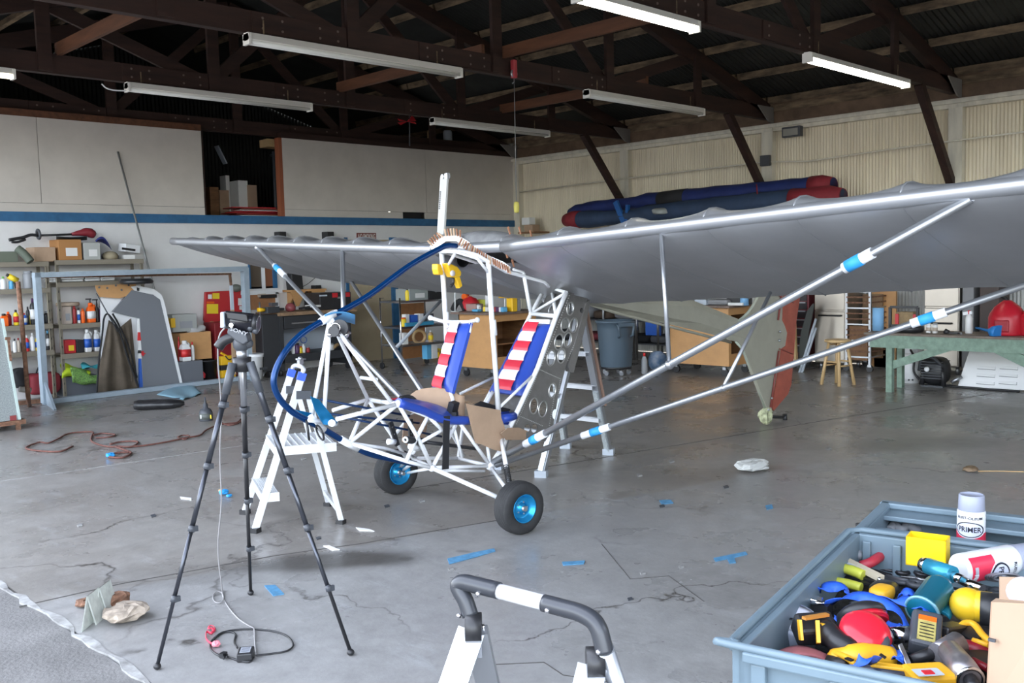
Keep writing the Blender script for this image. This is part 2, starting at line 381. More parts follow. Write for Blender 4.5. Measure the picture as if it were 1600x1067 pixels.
# ---- right wall: cream corrugated sheets on posts, eave beam above
wall_right = B().bb(XR+.06, XR+.1, YF, YG, 0, 3.86).build('wall_right', mat('grey building paper', (.3, .28, .24), .9), kind='structure')
y = YB+.5; i = 0
cm2 = mat('cream corrugated iron', (.80, .72, .54), .5, noise=.28, scale=2.2, stretch=(3, 3, .35), c2=(.68, .60, .44))
cm3 = mat('grey corrugated iron', (.50, .50, .48), .5, noise=.2, scale=2.2, stretch=(6, 6, .35))
while y > YF:
    for (z0, z1, mm) in ((1.72, 3.50, cm2), (0, 1.76, cm3)):
        off = .012*(i % 2); yy = y; nn = 30; w_ = .70
        B().grid(lambda u, v: (XR+.03-off-(0 if z0 > 1 else -.012)+.008*math.sin(PI*.5*round(u*nn*2)), yy-w_*u, z0+(z1-z0)*v), nn*2, 1, thick=(.004, 0, 0), smooth=False).build('sheet', mm, wall_right)
    y -= .66; i += 1
B().bb(XR-.09, XR+.05, YF, YB, 3.50, 3.62).build('trim_8', cream, kind='structure')
B().bb(XR-.14, XR-.08, YF, YB, 3.555, 3.60).build('trim_9', cream, kind='structure')
B().bb(XR-.05, XR-.031, YF, YB, 3.80, 3.90).build('trim_11', purl, kind='structure')
B().bb(XR-.03, XR+.02, YF, YB, 3.62, 3.986).build('trim_10', mat('brown stained plate', (.16, .10, .06), .7, noise=.4, scale=4), kind='structure')
posts = [yat(976.5, XR-.07, 3.3), yat(1199.5, XR-.07, 3.3), yat(1494, XR-.07, 3.3)]
for k, yp in enumerate(posts+[posts[2]-2.77, posts[2]-5.54, YB-.08]):
    B().bb(XR-.1, XR+.02, yp-.09, yp+.09, 0, 3.5).build('post', cream, wall_right)
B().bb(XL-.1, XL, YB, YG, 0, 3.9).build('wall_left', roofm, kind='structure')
B().bb(XL, XR, YF-.1, YF, 0, 3.8).build('wall_front', cream, kind='structure')
# ---- roof
for nm, xa, xb in (('ceiling', XR+.35, RID), ('ceiling_far_slope', RID, XL-.6)):
    n = int((YG-YF)/.038)
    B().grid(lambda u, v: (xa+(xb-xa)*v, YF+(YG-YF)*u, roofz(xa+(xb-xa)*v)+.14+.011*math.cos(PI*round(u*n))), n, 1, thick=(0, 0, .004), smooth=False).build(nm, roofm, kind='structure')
ceil_ = bpy.data.objects['ceiling']
for s_, xa in ((1, XR), (-1, XL)):
    for j in range(8):
        x = XR-.06-j*.85 if s_ > 0 else XL+.06+j*.85
        if (x-RID)*s_ < .1: continue
        for k in range(len(TR)-1):
            B().beam((x, TR[k]-.02, roofz(x)+.085), (x, TR[k+1]+.02, roofz(x)+.085), .05, .10, up=(-.283*s_, 0, .959)).build('purlin', purl, ceil_)
# ---------------------------------------------------------------- trusses
VX = [3.70, 5.58, 7.50, 9.45, 11.37]
tl = ['in the line of the back partition wall', 'nearest the back wall, carrying the unlit lights furthest away', 'second from the back, with the red pulley block',
      'third from the back, carrying the brightly lit tubes', 'nearest one, above the tool tote']
def truss(Y, lab):
    t = thing('roof_truss', 'dark brown timber roof truss '+lab, 'roof truss', (RID, Y, 3.68))
    B().bb(XL-.3, XR-.05, Y-.045, Y+.045, 3.685, 3.885).build('bottom_chord', beamm, t)
    for s_, xe in ((1, XR+.1), (-1, XL-.5)):
        B().beam((xe, Y, roofz(xe)-.08), (RID, Y, roofz(RID)-.08), .09, .2, up=(0, 0, 1)).build('top_chord', beamm, t)
    for x in VX: B().bb(x-.07, x+.07, Y-.075, Y-.03, 3.70, roofz(x)-.05).build('vertical', beamm, t)
    for xa, xb in ((9.45, 7.55), (5.58, 7.45), (9.5, 11.3), (5.5, 3.75), (11.45, 13.0), (3.6, 2.0)):
        B().beam((xa, Y+.03, 3.8), (xb, Y+.03, roofz(xb)-.12), .045, .14, up=(0, 0, 1)).build('diagonal', beamm, t)
    for x in (6.9, 5.0, 8.9): B().bb(x-.5, x+.5, Y-.062, Y-.045, 3.70, 3.875).build('splice_plate', beamm, t)
    b = B()
    for x in (6.5, 6.7, 7.1, 7.3, 4.6, 4.8, 5.2, 5.4, 8.5, 9.1, 9.3):
        for z in (3.74, 3.83): b.cyl((x, Y-.07, z), (x, Y-.055, z), .012, seg=6)
    b.build('bolts', mat('bolt steel', (.2, .15, .13), .5, .6), t, kind='stuff')
    B().beam((12.2, Y, 3.70), (XR-.09, Y, 2.50), .10, .10, up=(0, 1, 0)).build('knee_brace', beamm, t)
    return t
for k in range(5): truss(TR[1+k] if k else YB+.17, tl[k])
def tie(p, q, lab):
    b = B().beam(p, q, .045, .13); return b.build('roof_tie', beaml, label=lab, cat='roof beam')
tie((3.85, TR[2]+.0, 3.94), (3.85, TR[3], 3.94), 'orange lit reddish timber tie between the trusses at upper left')
tie((7.35, TR[2]+.0, 3.93), (7.35, TR[3], 3.93), 'reddish timber tie meeting the end of the long upper strip light')
tie((7.6, TR[3], 3.93), (7.6, TR[4], 3.93), 'long reddish timber tie running from the pulley block to the lit tube')
tie((10.3, TR[2], 3.93), (10.3, TR[3], 3.93), 'reddish timber tie above the unlit strip light near the cream wall')
# ---------------------------------------------------------------- strip lights
tubeoff = mat('unlit fluorescent tube', (.82, .82, .76), .2)
tubeon = mat('lit fluorescent tube', (1, .98, .86), .3, emit=8)
tubedim = mat('glowing fluorescent tube', (1, .95, .70), .3, emit=2.5)
fixm = mat('white fixture enamel', (.86, .83, .76), .4)
def fixture(Y, x0, x1, lab, on=0):
    t = thing('strip_light', lab, 'strip light', ((x0+x1)/2, Y-.02, 3.685))
    z1 = 3.675; z0 = z1-.075
    b = B(); b.prism([(x0, Y-.05, z0+.02), (x0, Y-.03, z1), (x0, Y+.03, z1), (x0, Y+.05, z0+.02), (x0, Y+.03, z0), (x0, Y-.03, z0)], (0, 0, 0))
    b = B(); pr = [(Y-.055, z0+.018), (Y-.035, z1), (Y+.035, z1), (Y+.055, z0+.018), (Y+.02, z0+.005), (Y-.02, z0+.005)]
    b.add([(x, a, c) for x in (x0, x1) for a, c in pr], [(5, 4, 3, 2, 1, 0), (6, 7, 8, 9, 10, 11)]+[(i, (i+1) % 6, 6+(i+1) % 6, 6+i) for i in range(6)], False)
    b.build('housing', fixm, t)
    for yy in (Y-.032, Y+.032): B().cyl((x0+.03, yy, z0-.004), (x1-.03, yy, z0-.004), .017, seg=10).build('tube', (tubeon if on == 1 else tubedim if on == 2 else tubeoff), t)
    for x in (x0+.012, x1-.012): B().bb(x-.012, x+.012, Y-.055, Y+.055, z0-.03, z1-.01).build('end_cap', fixm, t)
    for x in (x0+.15, x1-.35): B().bb(x-.006, x+.006, Y-.052, Y-.046, z1, z1+.12).build('hanger_strap', purl, t)
    return t
Y1, Y2, Y3 = TR[2]-.08, TR[3]-.08, TR[4]-.08
fixture(Y2, xat(384, Y2, 3.65), xat(718, Y2, 3.65), 'longest unlit white strip light, high at upper left centre')
fixture(Y2, xat(916, Y2, 3.63), xat(1097, Y2, 3.63), 'unlit white strip light in front of the eave by the cream wall')
fixture(Y1, xat(197, Y1, 3.63), xat(485, Y1, 3.63), 'unlit white strip light with a loose cable, above the loft panels on the left')
fixture(Y1, xat(675, Y1, 3.63), xat(856, Y1, 3.63), 'unlit white strip light furthest back, left of the hanging yellow plug')
fixture(Y1, xat(-190, Y1, 3.63), xat(22, Y1, 3.63), 'glowing strip light cut by the left edge of the photo', 2)
fixture(Y3, xat(1261, Y3, 3.65), xat(1416, Y3, 3.65), 'brightly lit white strip light on the right', 1)
fixture(Y3, xat(900, Y3, 3.65), xat(1087, Y3, 3.65), 'lit strip light cut by the top edge of the photo', 1)
p = [aY(197, 142, Y1+.02), aY(180, 141, Y1+.02), aY(167, 138, Y1+.02), aY(159, 131, Y1+.02)]
B().tube(smooth_path(p), .008, 6).build('light_cable', wtube, label='short white cable curling from the end of the left strip light', cat='cable')
# ---------------------------------------------------------------- eave blocking and light gaps, conduit, floodlight
for k in range(1, 5):
    y = TR[k+0]
    B().prism([(XR-.5, y-.10, 3.86), (XR-.06, y-.10, 3.86), (XR-.06, y-.10, 3.62), (XR-.2, y-.10, 3.64)], (0, .02, 0)).build('gusset', mat('grey timber gusset', (.22, .2, .18), .8), bpy.data.objects['ceiling'])
X1 = XR-.13
cpts = [aX(812, 300, X1), aX(975, 279, X1), aX(1195, 253, X1), aX(1262, 252, X1), aX(1420, 229, X1), aX(1600, 206, X1)]
B().tube(cpts, .012, 6).build('conduit', cream, label='long cream conduit pipe running along the corrugated wall', cat='pipe')
p = aX(1196, 251, X1-.03); B().box(p, (.06, .16, .16)).build('junction_box', dgrey, label='dark outlet box on the cream post', cat='outlet', bevel=.005)
B().tube([aX(1206, 240, X1), aX(1207, 200, X1)], .01, 6).build('conduit', cream, label='short vertical conduit above the dark outlet box', cat='pipe')
fl_ = thing('floodlight', 'small dark wall floodlight high on the cream corrugated wall', 'floodlight', aX(1240, 206, XR-.15))
p = aX(1238, 206, XR-.16); B().box(p, (.10, .30, .15)).build('housing', dgrey, fl_, bevel=.01); B().box(p+V(-.055, 0, -.005), (.012, .24, .10)).build('lens', mat('milky lens', (.3, .29, .25), .3), fl_)
B().box(p+V(.08, -.02, .06), (.10, .04, .05)).build('bracket', dgrey, fl_)
# pulley block with cable, hanging plug
pu = thing('pulley_block', 'red pulley block hanging from the second truss with a thin wire', 'pulley', aY(803, 105, TR[3]-.1))
p = aY(803, 108, TR[3]-.1); B().box(p, (.055, .06, .20)).build('cheek_plate', mat('faded red enamel', (.45, .05, .06), .5), pu, bevel=.01); B().torus(p-V(0, 0, .05), .04, .012, (0, 1, 0), 16, 6).build('wheel', steel, pu)
B().tube([p-V(0, 0, .10), p-V(0, 0, .14), p-V(.03, 0, .16)], .008, 6).build('hook', steel, pu)
q = aY(807, 322, TR[3]-.1)
pg = thing('hanging_plug', 'yellow plug hanging on a thin wire in front of the wall corner', 'plug', q)
B().tube([p-V(0, 0, .12), (q.x, q.y, q.z+.05)], .0045, 5).build('wire', mat('grey wire', (.2, .2, .2), .5), pg)
B().lathe([(.012, .05), (.028, .04), (.034, 0), (.03, -.06), (.02, -.075)], (q.x, q.y, q.z), seg=12).build('plug_body', mat('dirty yellow rubber', (.62, .55, .12), .6), pg)
# red frond-like reel at the loft edge
p = aY(636, 190, YB-.5)
b = B()
for a in (-.2, .25, .6, 2.9, 3.4): b.prism([p, p+V(math.cos(a)*.20, 0, math.sin(a)*.12), p+V(math.cos(a+.25)*.16, 0, math.sin(a+.25)*.14)], (0, .02, 0))
b.build('red_ribbons', redp, label='bunch of red ribbons hanging at the loft edge', cat='ribbon', kind='stuff')
B().cyl(aY(640, 162, YB-.5), aY(640, 228, YB-.5), .012, seg=6).build('hanging_rod', dgrey, label='thin dark rod hanging beside the red ribbons', cat='rod')
# ---------------------------------------------------------------- things in the loft
zl = ZS0
def lbox(px0, px1, y0, y1, Y, m, lab, d=.35, cat='box'):
    x0, x1 = xat(px0, Y, 2.8), xat(px1, Y, 2.8); z0, z1 = aY((px0+px1)/2, y1, Y).z, aY((px0+px1)/2, y0, Y).z
    return B().bb(x0, x1, Y, Y+d, z0, z1).build('box', m, label=lab, cat=cat, bevel=.006)
YL = YB+.9
def lst(px0, px1, y0, Y, m, lab, d=.35, z0=None):   # stands on the loft floor
    x0, x1 = xat(px0, Y, 2.8), xat(px1, Y, 2.8); return B().bb(x0, x1, Y, Y+d, ZS0 if z0 is None else z0, aY((px0+px1)/2, y0, Y).z).build('box', m, label=lab, cat='box', bevel=.006)
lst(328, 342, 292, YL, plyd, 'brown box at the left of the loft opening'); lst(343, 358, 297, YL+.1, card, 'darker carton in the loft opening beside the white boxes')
lst(373, 388, 282, YL, paper, 'white carton on the left of the pair in the loft', .3)
b1 = bpy.data.objects[-1] if 0 else None
lst(389, 402, 289, YL-.05, cardl, 'pale carton on the right of the pair in the loft', .3); lst(354, 360, 274, YL+.25, paper, 'narrow white box standing behind the loft cartons', .2)
for i in range(9):
    y0 = 315+i*2.3; z = ZS1-.02+(8-i)*.021; xs_ = xat(362+random.uniform(-8, 10), YB+.42, z); xe_ = xat(432+random.uniform(-10, 4), YB+.42, z)
    B().prism([(xs_, YB+.3, z), (xe_, YB+.3+random.uniform(-.06, .06), z), (xe_-.04, YB+.7, z), (xs_+.05, YB+.7, z)], (0, 0, .012)).build('board', [redp, mat('dull red board', (.32, .06, .04), .5), paper, redp][i % 4], label=['bright red', 'dull red', 'white', 'bright red'][i % 4]+' thin flat board in the stack lying in the loft opening', cat='board', group=['bright red', 'dull red', 'white', 'bright red'][i % 4]+' boards in the loft opening')
B().bb(xat(412, YB+.5, 3.3), xat(433, YB+.5, 3.3), YB+.35, YB+.6, aY(420, 231, YB+.5).z, aY(420, 219, YB+.5).z).build('wood_block', pine, label='pale wooden block under the beam of the loft opening', cat='block')
B().bb(xat(427, YB+.5, 3), xat(430, YB+.5, 3), YB+.45, YB+.5, ZS0, 3.5).build('rack_post', dgrey, label='thin dark post standing right of the loft opening', cat='post')
B().beam(aY(338, 228, YL), aY(352, 256, YL), .12, .02).build('hanging_strip', lgrey, label='pale tilted strip hanging in the dark loft opening', cat='strip')
B().bb(xat(460, YB+1.2, 3.7), xat(512, YB+1.2, 3.7), YB+1.2, YB+1.5, 3.62, 3.78).build('carton', cardl, label='long tan carton on a loft rack above the right panel', cat='box')
B().bb(xat(440, YB+1.2, 3.7), xat(540, YB+1.2, 3.7), YB+1.15, YB+1.6, 3.56, 3.60).build('loft_shelf', dgrey, label='dark shelf plank carrying the long tan carton in the loft', cat='shelf')
for (a, c, y0, y1, m, lb) in ((670, 680, 207, 232, pine, 'small tan jar on the loft edge'), (695, 706, 206, 232, lgrey, 'small grey tub on the loft edge')):
    x0, x1 = xat(a, YB+.5, 3.6), xat(c, YB+.5, 3.6); z0 = aY(a, y1, YB+.5).z; B().lathe([((x1-x0)*.45, 0), ((x1-x0)*.5, .02), ((x1-x0)*.5, .3), ((x1-x0)*.4, .34)], ((x0+x1)/2, YB+.5, z0), seg=12).build('jar', m, label=lb, cat='jar')
B().bb(xat(655, YB+.6, 3.6), XR-.2, YB+.3, YB+.8, aY(675, 232, YB+.5).z-.05, aY(675, 232, YB+.5).z).build('loft_shelf', plyd, label='dark plank shelf along the loft edge by the cream wall', cat='shelf')
# ================================================================ the aircraft
SY, NY, FY = 4.672, 4.427, 4.907       # symmetry plane, near side, far side
AX0 = 4.213                            # leading edge at the root
WD = Vector((math.sin(math.radians(4)), math.cos(math.radians(4)), 0)); WNn = Vector((WD.y, -WD.x, 0)); WA = WNn
LE0 = Vector((AX0, SY, 1.712))
air = thing('ultralight_aircraft', 'unfinished silver winged ultralight aircraft with white tube frame standing on two blue wheels', 'aircraft', (4.0, SY, 0))
def tu(name, pts, r, m=wtube, seg=8, sm=0):
    return B().tube(smooth_path(pts, sm) if sm else pts, r, seg).build(name, m, air)
def N_(x, y): return aY(x, y, NY)
def F_(x, y): return aY(x, y, FY)
def S_(x, y): return aY(x, y, SY)
# wings --------------------------------------------------------
dope = mat('silver doped fabric', (.38, .385, .40), .42, .6, noise=.1, scale=2.5)
def s_at(px, py): P = aP(px, py, LE0, WNn); return (P-LE0).dot(WD)
sL = [s_at(*p) for p in ((672, 387), (606, 386), (549.5, 384.5), (500, 383.5), (457, 382.5), (416, 381.5), (381, 381), (348, 380.5), (319, 380), (291, 379), (265, 378))]
sR = [s_at(*p) for p in ((780, 380), (869, 370), (975, 359), (1097, 342), (1238, 325.5), (1405, 308), (1600, 283))]
dR = sR[-1]-sR[-2]; sR += [sR[-1]+dR*.95, sR[-1]+dR*1.9]
def zle(s): return 1.705+.046*max(0, abs(s)-.3)
CH, SL = 1.14, .362
def te(s, left):                     # chord length at span s
    if not left: return CH*(1 if s > sR[-2] else .8)
    t = (s-2.75)/(sL[-1]-2.75)
    return CH if t <= 0 else CH*max(.03, math.sqrt(max(0, 1-t**2.1)))
def prof(t, c, top, sag):
    if top: h = c*(.122*math.sin(PI*t**.5)*(1-.24*sag)-.0)
    else: h = -c*.045*math.sin(PI*t**.5)*(1+.25*sag)
    return h
def wing(ss, left):
    nm = 'left_wing' if 0 else 'wing'
    w = B(); n = 8; m = 14; st = []
    for a, c in zip(ss, ss[1:]): st += [(a+(c-a)*k/n, math.sin(PI*k/n)**.7) for k in range(n)]
    st.append((ss[-1], 0))
    def P(s, sag, t, top):
        c = te(s, left); t = min(max(t, 0), 1)
        c2 = c*(1-.02*sag)
        h = prof(t, c2, top, sag*1.3)
        return LE0+WD*s+WA*(t*c2)+V(0, 0, zle(s)-LE0.z+h-SL*t*c2)
    for top in (1, 0):
        w.grid(lambda u, v: P(*st[int(round(u*(len(st)-1)))], v**1.5, top), len(st)-1, m)
    o = w.build('wing', dope, air, label=('far wing tapering to its tip' if left else 'near wing reaching out of the frame'))
    k = B(); k.tube([LE0+WD*s+V(0, 0, zle(s)-LE0.z+.0)+WA*.034 for s in [ss[0]+(ss[-1]-ss[0])*i/24 for i in range(25)]], .038, 18)
    k.build('leading_edge', mat('silver doped leading edge', (.42, .43, .45), .37, .7), o)
    for s in ss[1:-1]:
        k = B(); k.tube([P(s, 0, t, 1)+V(0, 0, -.001) for t in [(i/14)**1.5 for i in range(15)]], .005, 6)
        k.build('rib_cap', dope, o)
        k = B(); k.tube([P(s, 0, t, 0)+V(0, 0, .0015) for t in [(i/14)**1.5 for i in range(15)]], .004, 6); k.build('rib_edge', dope, o)
    # root rib: a closed airfoil plate
    s = ss[0]; tt = [(i/14)**1.5 for i in range(15)]
    k = B(); k.prism([P(s, 0, t, 1) for t in tt]+[P(s, 0, t, 0) for t in reversed(tt)], WD*.012); k.build('root_rib', dope, o)
    return o, P
wl, PL = wing(sL, True); wr, PR = wing(sR, False)
# centre section: raised cover between the two roots
foil = mat('crinkled silver cover', (.34, .34, .345), .35, .15, noise=.45, scale=7, bump=.4)
b = B()
def cs(u, v):
    s = sL[0]+(sR[0]-sL[0])*u; t = .68*v; p = LE0+WD*s+WA*(t*CH)+V(0, 0, 1.705-LE0.z-SL*t*CH+CH*.125*math.sin(PI*t**.56)); return p+V(0, 0, .065*math.sin(PI*min(1, u*1.02))**.8*math.sin(PI*v)**.5)
b.grid(cs, 14, 16); b.build('centre_cover', foil, air)
B().tube([LE0+WD*sL[0]+WA*.034+V(0, 0, -.005), LE0+WD*sR[0]+WA*.034+V(0, 0, -.005)], .037, 16).build('centre_leading_edge', MATS['silver doped leading edge'], air)
b = B(); b.grid(lambda u, v: LE0+WD*(sL[0]+(sR[0]-sL[0])*u)+WA*((.25+.75*v)*CH)+V(0, 0, 1.705-LE0.z-SL*(.25+.75*v)*CH-.0), 3, 3); b.build('belly_cover', dope, air)
b = B().lathe([(.0, 0), (.05, .0), (.055, .012), (.06, .0)], aP(722, 405, LE0+WD*(sL[0]-.04), WD), -WD, 18); b.build('fuel_port', black, air)
# white gap former standing on the far root rib, following its curve
tt = [i/20 for i in range(21)]
def topc(s, t, lift=0): return LE0+WD*s+WA*(t*CH)+V(0, 0, 1.705-LE0.z-SL*t*CH+CH*.125*math.sin(PI*max(t, 1e-4)**.56)+lift)
def FS(x, y, k=0):
    u = min(1, max(0, (x-672)/118)); return aP(x, y, LE0+WD*(sL[0]-.03+(sR[0]-sL[0]+.0)*u-k), WD)
fo = [FS(x, y) for x, y in ((672.5, 385), (682, 375), (695, 368.5), (714.5, 368), (727, 375), (740, 384), (762, 399), (785, 409), (796, 417))]
fi = [FS(x, y) for x, y in ((676, 390), (684, 385), (695, 377), (714.5, 376.5), (724, 383), (736, 391), (757, 406), (781, 418), (794, 425))]
b = B()
for i in range(8): b.prism([fo[i], fo[i+1], fi[i+1], fi[i]], WD*.02)
former = b.build('gap_former', wtube, air)
# clothes pegs clipped round the former and along the near root
pegs = []
pm = [mat('wooden clothes peg', (.38, .17, .09), .7, noise=.3, scale=60), mat('pale clothes peg', (.60, .42, .28), .7)]
def peg(p, d, lab):
    d, a, u = frame(d, WD); q = Vector(p); bq = B()
    for s_ in (-1, 1):
        o = a*(s_*.0024); bq.prism([q+o-u*.004, q+o+u*.004, q+d*.05+o*1.6+u*.003, q+d*.05+o*1.6-u*.003], a*.003)
    bq.tube([q+d*.02-a*.004, q+d*.02+a*.004], .003, 6)
    return bq.build('clothes_peg', pm[random.random() < .3], label='wooden clothes peg '+lab, cat='clothes peg', group='clothes pegs '+lab)
random.seed(3)
pl1 = [((676, 384), (668, 376)), ((678, 381), (671, 372)), ((681, 378), (674, 369)), ((684, 375), (678, 366)), ((688, 372), (683, 364)), ((692, 370), (687, 366)),
       ((697, 369), (695, 358)), ((702, 368.5), (700, 358)), ((706, 368), (704, 357)), ((710, 368), (709, 356)), ((715, 369), (713, 357)), ((719, 371), (719, 361))]
for (x0, y0), (x1, y1) in pl1:
    p = FS(x0, y0, .02); q = FS(x1, y1, .02); peg(p, q-p, 'standing up around the nose of the white former')
for i in range(22):
    t = i/21; x = 722+t*72; y = 372+t*44+2.0*math.sin(PI*t); p = FS(x, y, .03); q = FS(x+1.5+2*random.random()-(6*(1-t)), y+9-3*(1-t), .04); peg(p, q-p, 'in the row down the sloping white former')
for x, y in ((797, 366), (814, 366), (831, 371), (793, 403), (803, 417)):
    p = aP(x, y, LE0+WD*sR[0], WD); q = aP(x-3, y-11, LE0+WD*sR[0], WD); peg(p, q-p, 'spaced along the root of the near wing')
# cabane and cabin frame ---------------------------------------
R1, R2, R3 = .015, .0125, .009
tu('wing_post', [N_(763, 408), N_(770, 520), N_(779, 645)], R1+.002); tu('wing_post', [F_(690, 392), F_(697, 510), F_(702, 640)], R1+.002)
tu('post_sleeve', [N_(770, 500), N_(772, 524)], R1+.006); tu('post_sleeve', [F_(696.5, 488), F_(698, 512)], R1+.006)
tu('crossbar', [F_(684, 392), S_(714, 393), N_(768, 410)], R1); tu('gusset_brace', [F_(694, 425), S_(714, 391)], R2*.8); tu('gusset_brace', [N_(763, 426), N_(744, 401)], R2*.8)
tu('longitudinal', [S_(716, 391), N_(744, 398), N_(790, 424), N_(850, 440), N_(858, 448)], R2)
tu('longitudinal', [F_(690, 392), F_(760, 415), F_(852, 446)], R2)
tu('rear_post', [N_(818, 427), N_(829, 487)], R2); tu('short_brace', [N_(802, 421), N_(818, 425), N_(818, 434)], R3); tu('short_brace', [N_(818, 434), N_(833, 433)], R3)
n1f = F_(829, 492); n1n = N_(869, 494); n1f = Vector((n1n.x+.02, FY-.02, n1n.z)); 
tf, tn = F_(853, 447), N_(885, 457)
n1f = F_(830, 490)
tu('seat_frame_tube', [tn, n1n, N_(840, 575), N_(797, 667), N_(785, 700), N_(768, 727)], R1+.002)
tu('seat_frame_tube', [tf, n1f, F_(800, 550), F_(759, 627), F_(745, 660)], R1)
tu('crossbar', [n1f, n1n], R1); tu('crossbar', [tf, tn], R2); tu('diagonal_tube', [n1f, tn], R2*.9); tu('diagonal_tube', [F_(861, 446), n1n], R2)
tu('seat_brace', [N_(831, 588), N_(779, 638)], R2*.8); tu('seat_brace', [F_(770, 590), F_(719, 615)], R2*.8)
# floor truss
U1, U2 = F_(575, 624), N_(622, 631)
NB = N_(546, 692); A0 = N_(675, 731); Bn = N_(766, 728)
tu('nose_tube', [F_(520, 641), U1], R2); tu('nose_tube', [N_(526, 655), U2], R2); tu('crossbar', [U1, F_(597, 628), U2], R1)
SB = S_(546, 692)
tu('diagonal_tube', [U2, SB], R2); tu('diagonal_tube', [U1, SB], R2); tu('lower_longeron', [SB, N_(640, 722), A0], R2)
tu('lower_longeron', [SB, S_(600, 700), F_(650, 714)], R2*.8)
tu('diagonal_tube', [U2, N_(652, 682), A0], R2); tu('diagonal_tube', [U1, F_(612, 680), F_(635, 716)], R2)
M1 = N_(669, 650)
tu('upper_longeron', [U2, M1, N_(729, 657)], R1); tu('upper_longeron', [U1, F_(660, 640), F_(705, 648)], R1*.9)
tu('diagonal_tube', [M1, N_(652, 682)], R2); tu('diagonal_tube', [F_(652, 640), F_(612, 684)], R2); tu('diagonal_tube', [M1, N_(695, 676)], R2); tu('diagonal_tube', [N_(652, 682), N_(635, 720)], R2)
tu('diagonal_tube', [N_(709, 662), N_(655, 692)], R2*.9); tu('diagonal_tube', [N_(712, 664), A0], R2); tu('diagonal_tube', [N_(660, 695), A0], R2*.9)
tu('diagonal_tube', [N_(717, 659), Bn], R2); tu('diagonal_tube', [N_(707, 660), N_(722, 715)], R2*.8); tu('diagonal_tube', [F_(690, 650), F_(725, 712)], R2*.8)
tu('crossbar', [A0, F_(645, 716)], R2); tu('lower_longeron', [A0, Bn], R2); tu('lower_longeron', [N_(680, 735), N_(757, 736)], R3); tu('crossbar', [Bn, F_(716, 716)], R2); tu('lower_longeron', [F_(645, 716), F_(716, 716)], R2)
tu('diagonal_tube', [Bn, N_(762, 700), N_(765, 668)], R2*.9); tu('upper_longeron', [N_(729, 657), N_(770, 664), N_(797, 667)], R2)
tu('diagonal_tube', [N_(790, 690), N_(768, 722)], R2*.8); tu('diagonal_tube', [F_(725, 655), F_(716, 716)], R2)
b = B(); b.ball(Bn, .03); b.ball(A0, .024); b.ball(U2, .024); b.ball(SB, .02); b.ball(n1f, .02); b.build('weld_nodes', wtube, air, kind='stuff')
# nose hoop, nose cluster
b = B().tube(smooth_path([S_(713, 384), S_(700, 383.5), S_(686, 389), S_(640, 415), S_(580, 459), S_(545, 480), S_(510, 498), S_(470, 523), S_(442, 555), S_(428, 590), S_(434, 618), S_(455, 642), S_(480, 657), S_(505, 670), S_(542, 692), S_(577, 709), S_(620, 719), S_(650, 725)], 6), .0185, 12)
b.build('nose_hoop', mat('blue painted hoop', (.003, .04, .15), .2, .35), air)
J = S_(516, 495)
tu('hoop_sleeve', [S_(501, 503), S_(522, 490)], .024); tu('hoop_sleeve', [S_(518, 489), S_(526, 486)], .012)
tu('hoop_sleeve', [S_(484, 652), S_(506, 672)], .024); tu('hoop_sleeve', [S_(532, 686), S_(559, 701)], .023)
tu('windshield_strut', [J, aY(487, 652, SY+.10)], R2); tu('windshield_strut', [J, aY(507, 640, SY-.02)], R2)
tu('windshield_strut', [J, aY(530, 528, FY-.1), U1], R2); tu('windshield_strut', [J, aY(541, 535, NY+.15), N_(612, 629)], R2); tu('ladder_bar', [aY(564, 590, FY-.1), aY(588, 593, NY+.12)], R2*.9)
# pedals
b = B()
for dy in (0, -.10):
    q = [aY(x, y, SY-.02+dy) for x, y in ((485, 619), (498, 624), (527, 660), (522, 666), (505, 663), (492, 640))]; b.prism(q, V(0, .006, 0))
b.build('rudder_pedal', bluem, air); B().prism([aY(x, y, SY+.10) for x, y in ((462, 640), (485, 645), (500, 660), (480, 658))], V(0, .02, 0)).build('pedal_bracket', bluem, air)
b = B(); b.cyl(aY(518, 661, SY-.16), aY(524, 661, SY+.02), .02, seg=12); b.cyl(aY(484, 656, SY-.08), aY(506, 660, SY), .014); b.build('pedal_pivot', wtube, air)
for (p, q) in (((501, 624), (640, 650)), ((497, 645), (655, 661)), ((527, 650), (690, 682))):
    tu('push_rod', [aY(*p, SY+.05), aY(*q, SY)], .007, hoopb)
b = B(); b.torus(aY(481, 672, SY-.05), .055, .007, (1, -.6, .1), 20, 6); b.torus(aY(500, 676, SY-.05), .045, .006, (1, -.2, .3), 20, 6); b.build('cable_loop', black, air, kind='stuff')
# instrument pod
b = B(); b.grid(lambda u, v: aY(507+48*u, 493+5*math.sin(PI*u)*-1+14*v, SY-.03+.12*v), 8, 2, thick=(0, .0, .006)); b.build('instrument_hood', mat('sky blue panel', (.1, .33, .62), .35), air)
b = B(); b.lathe([(.001, 0), (.045, 0), (.05, .02), (.05, .05)], aY(534, 513, SY-.03), (-.7, -.6, .1), 16); b.lathe([(.001, 0), (.03, 0), (.032, .04)], aY(524, 518, SY-.08), (-.7, -.6, .1), 14); b.build('gauge', black, air)
b = B(); b.torus(aY(524, 512, SY-.10), .026, .004, (-.7, -.6, .1), 16, 6); b.ball(aY(515, 523, SY-.08), .016); b.ball(aY(540, 523, SY-.06), .02); b.cyl(aY(520, 522, SY-.08), aY(547, 520, SY-.05), .008); b.build('gauge_bezel', chrome, air, kind='stuff')
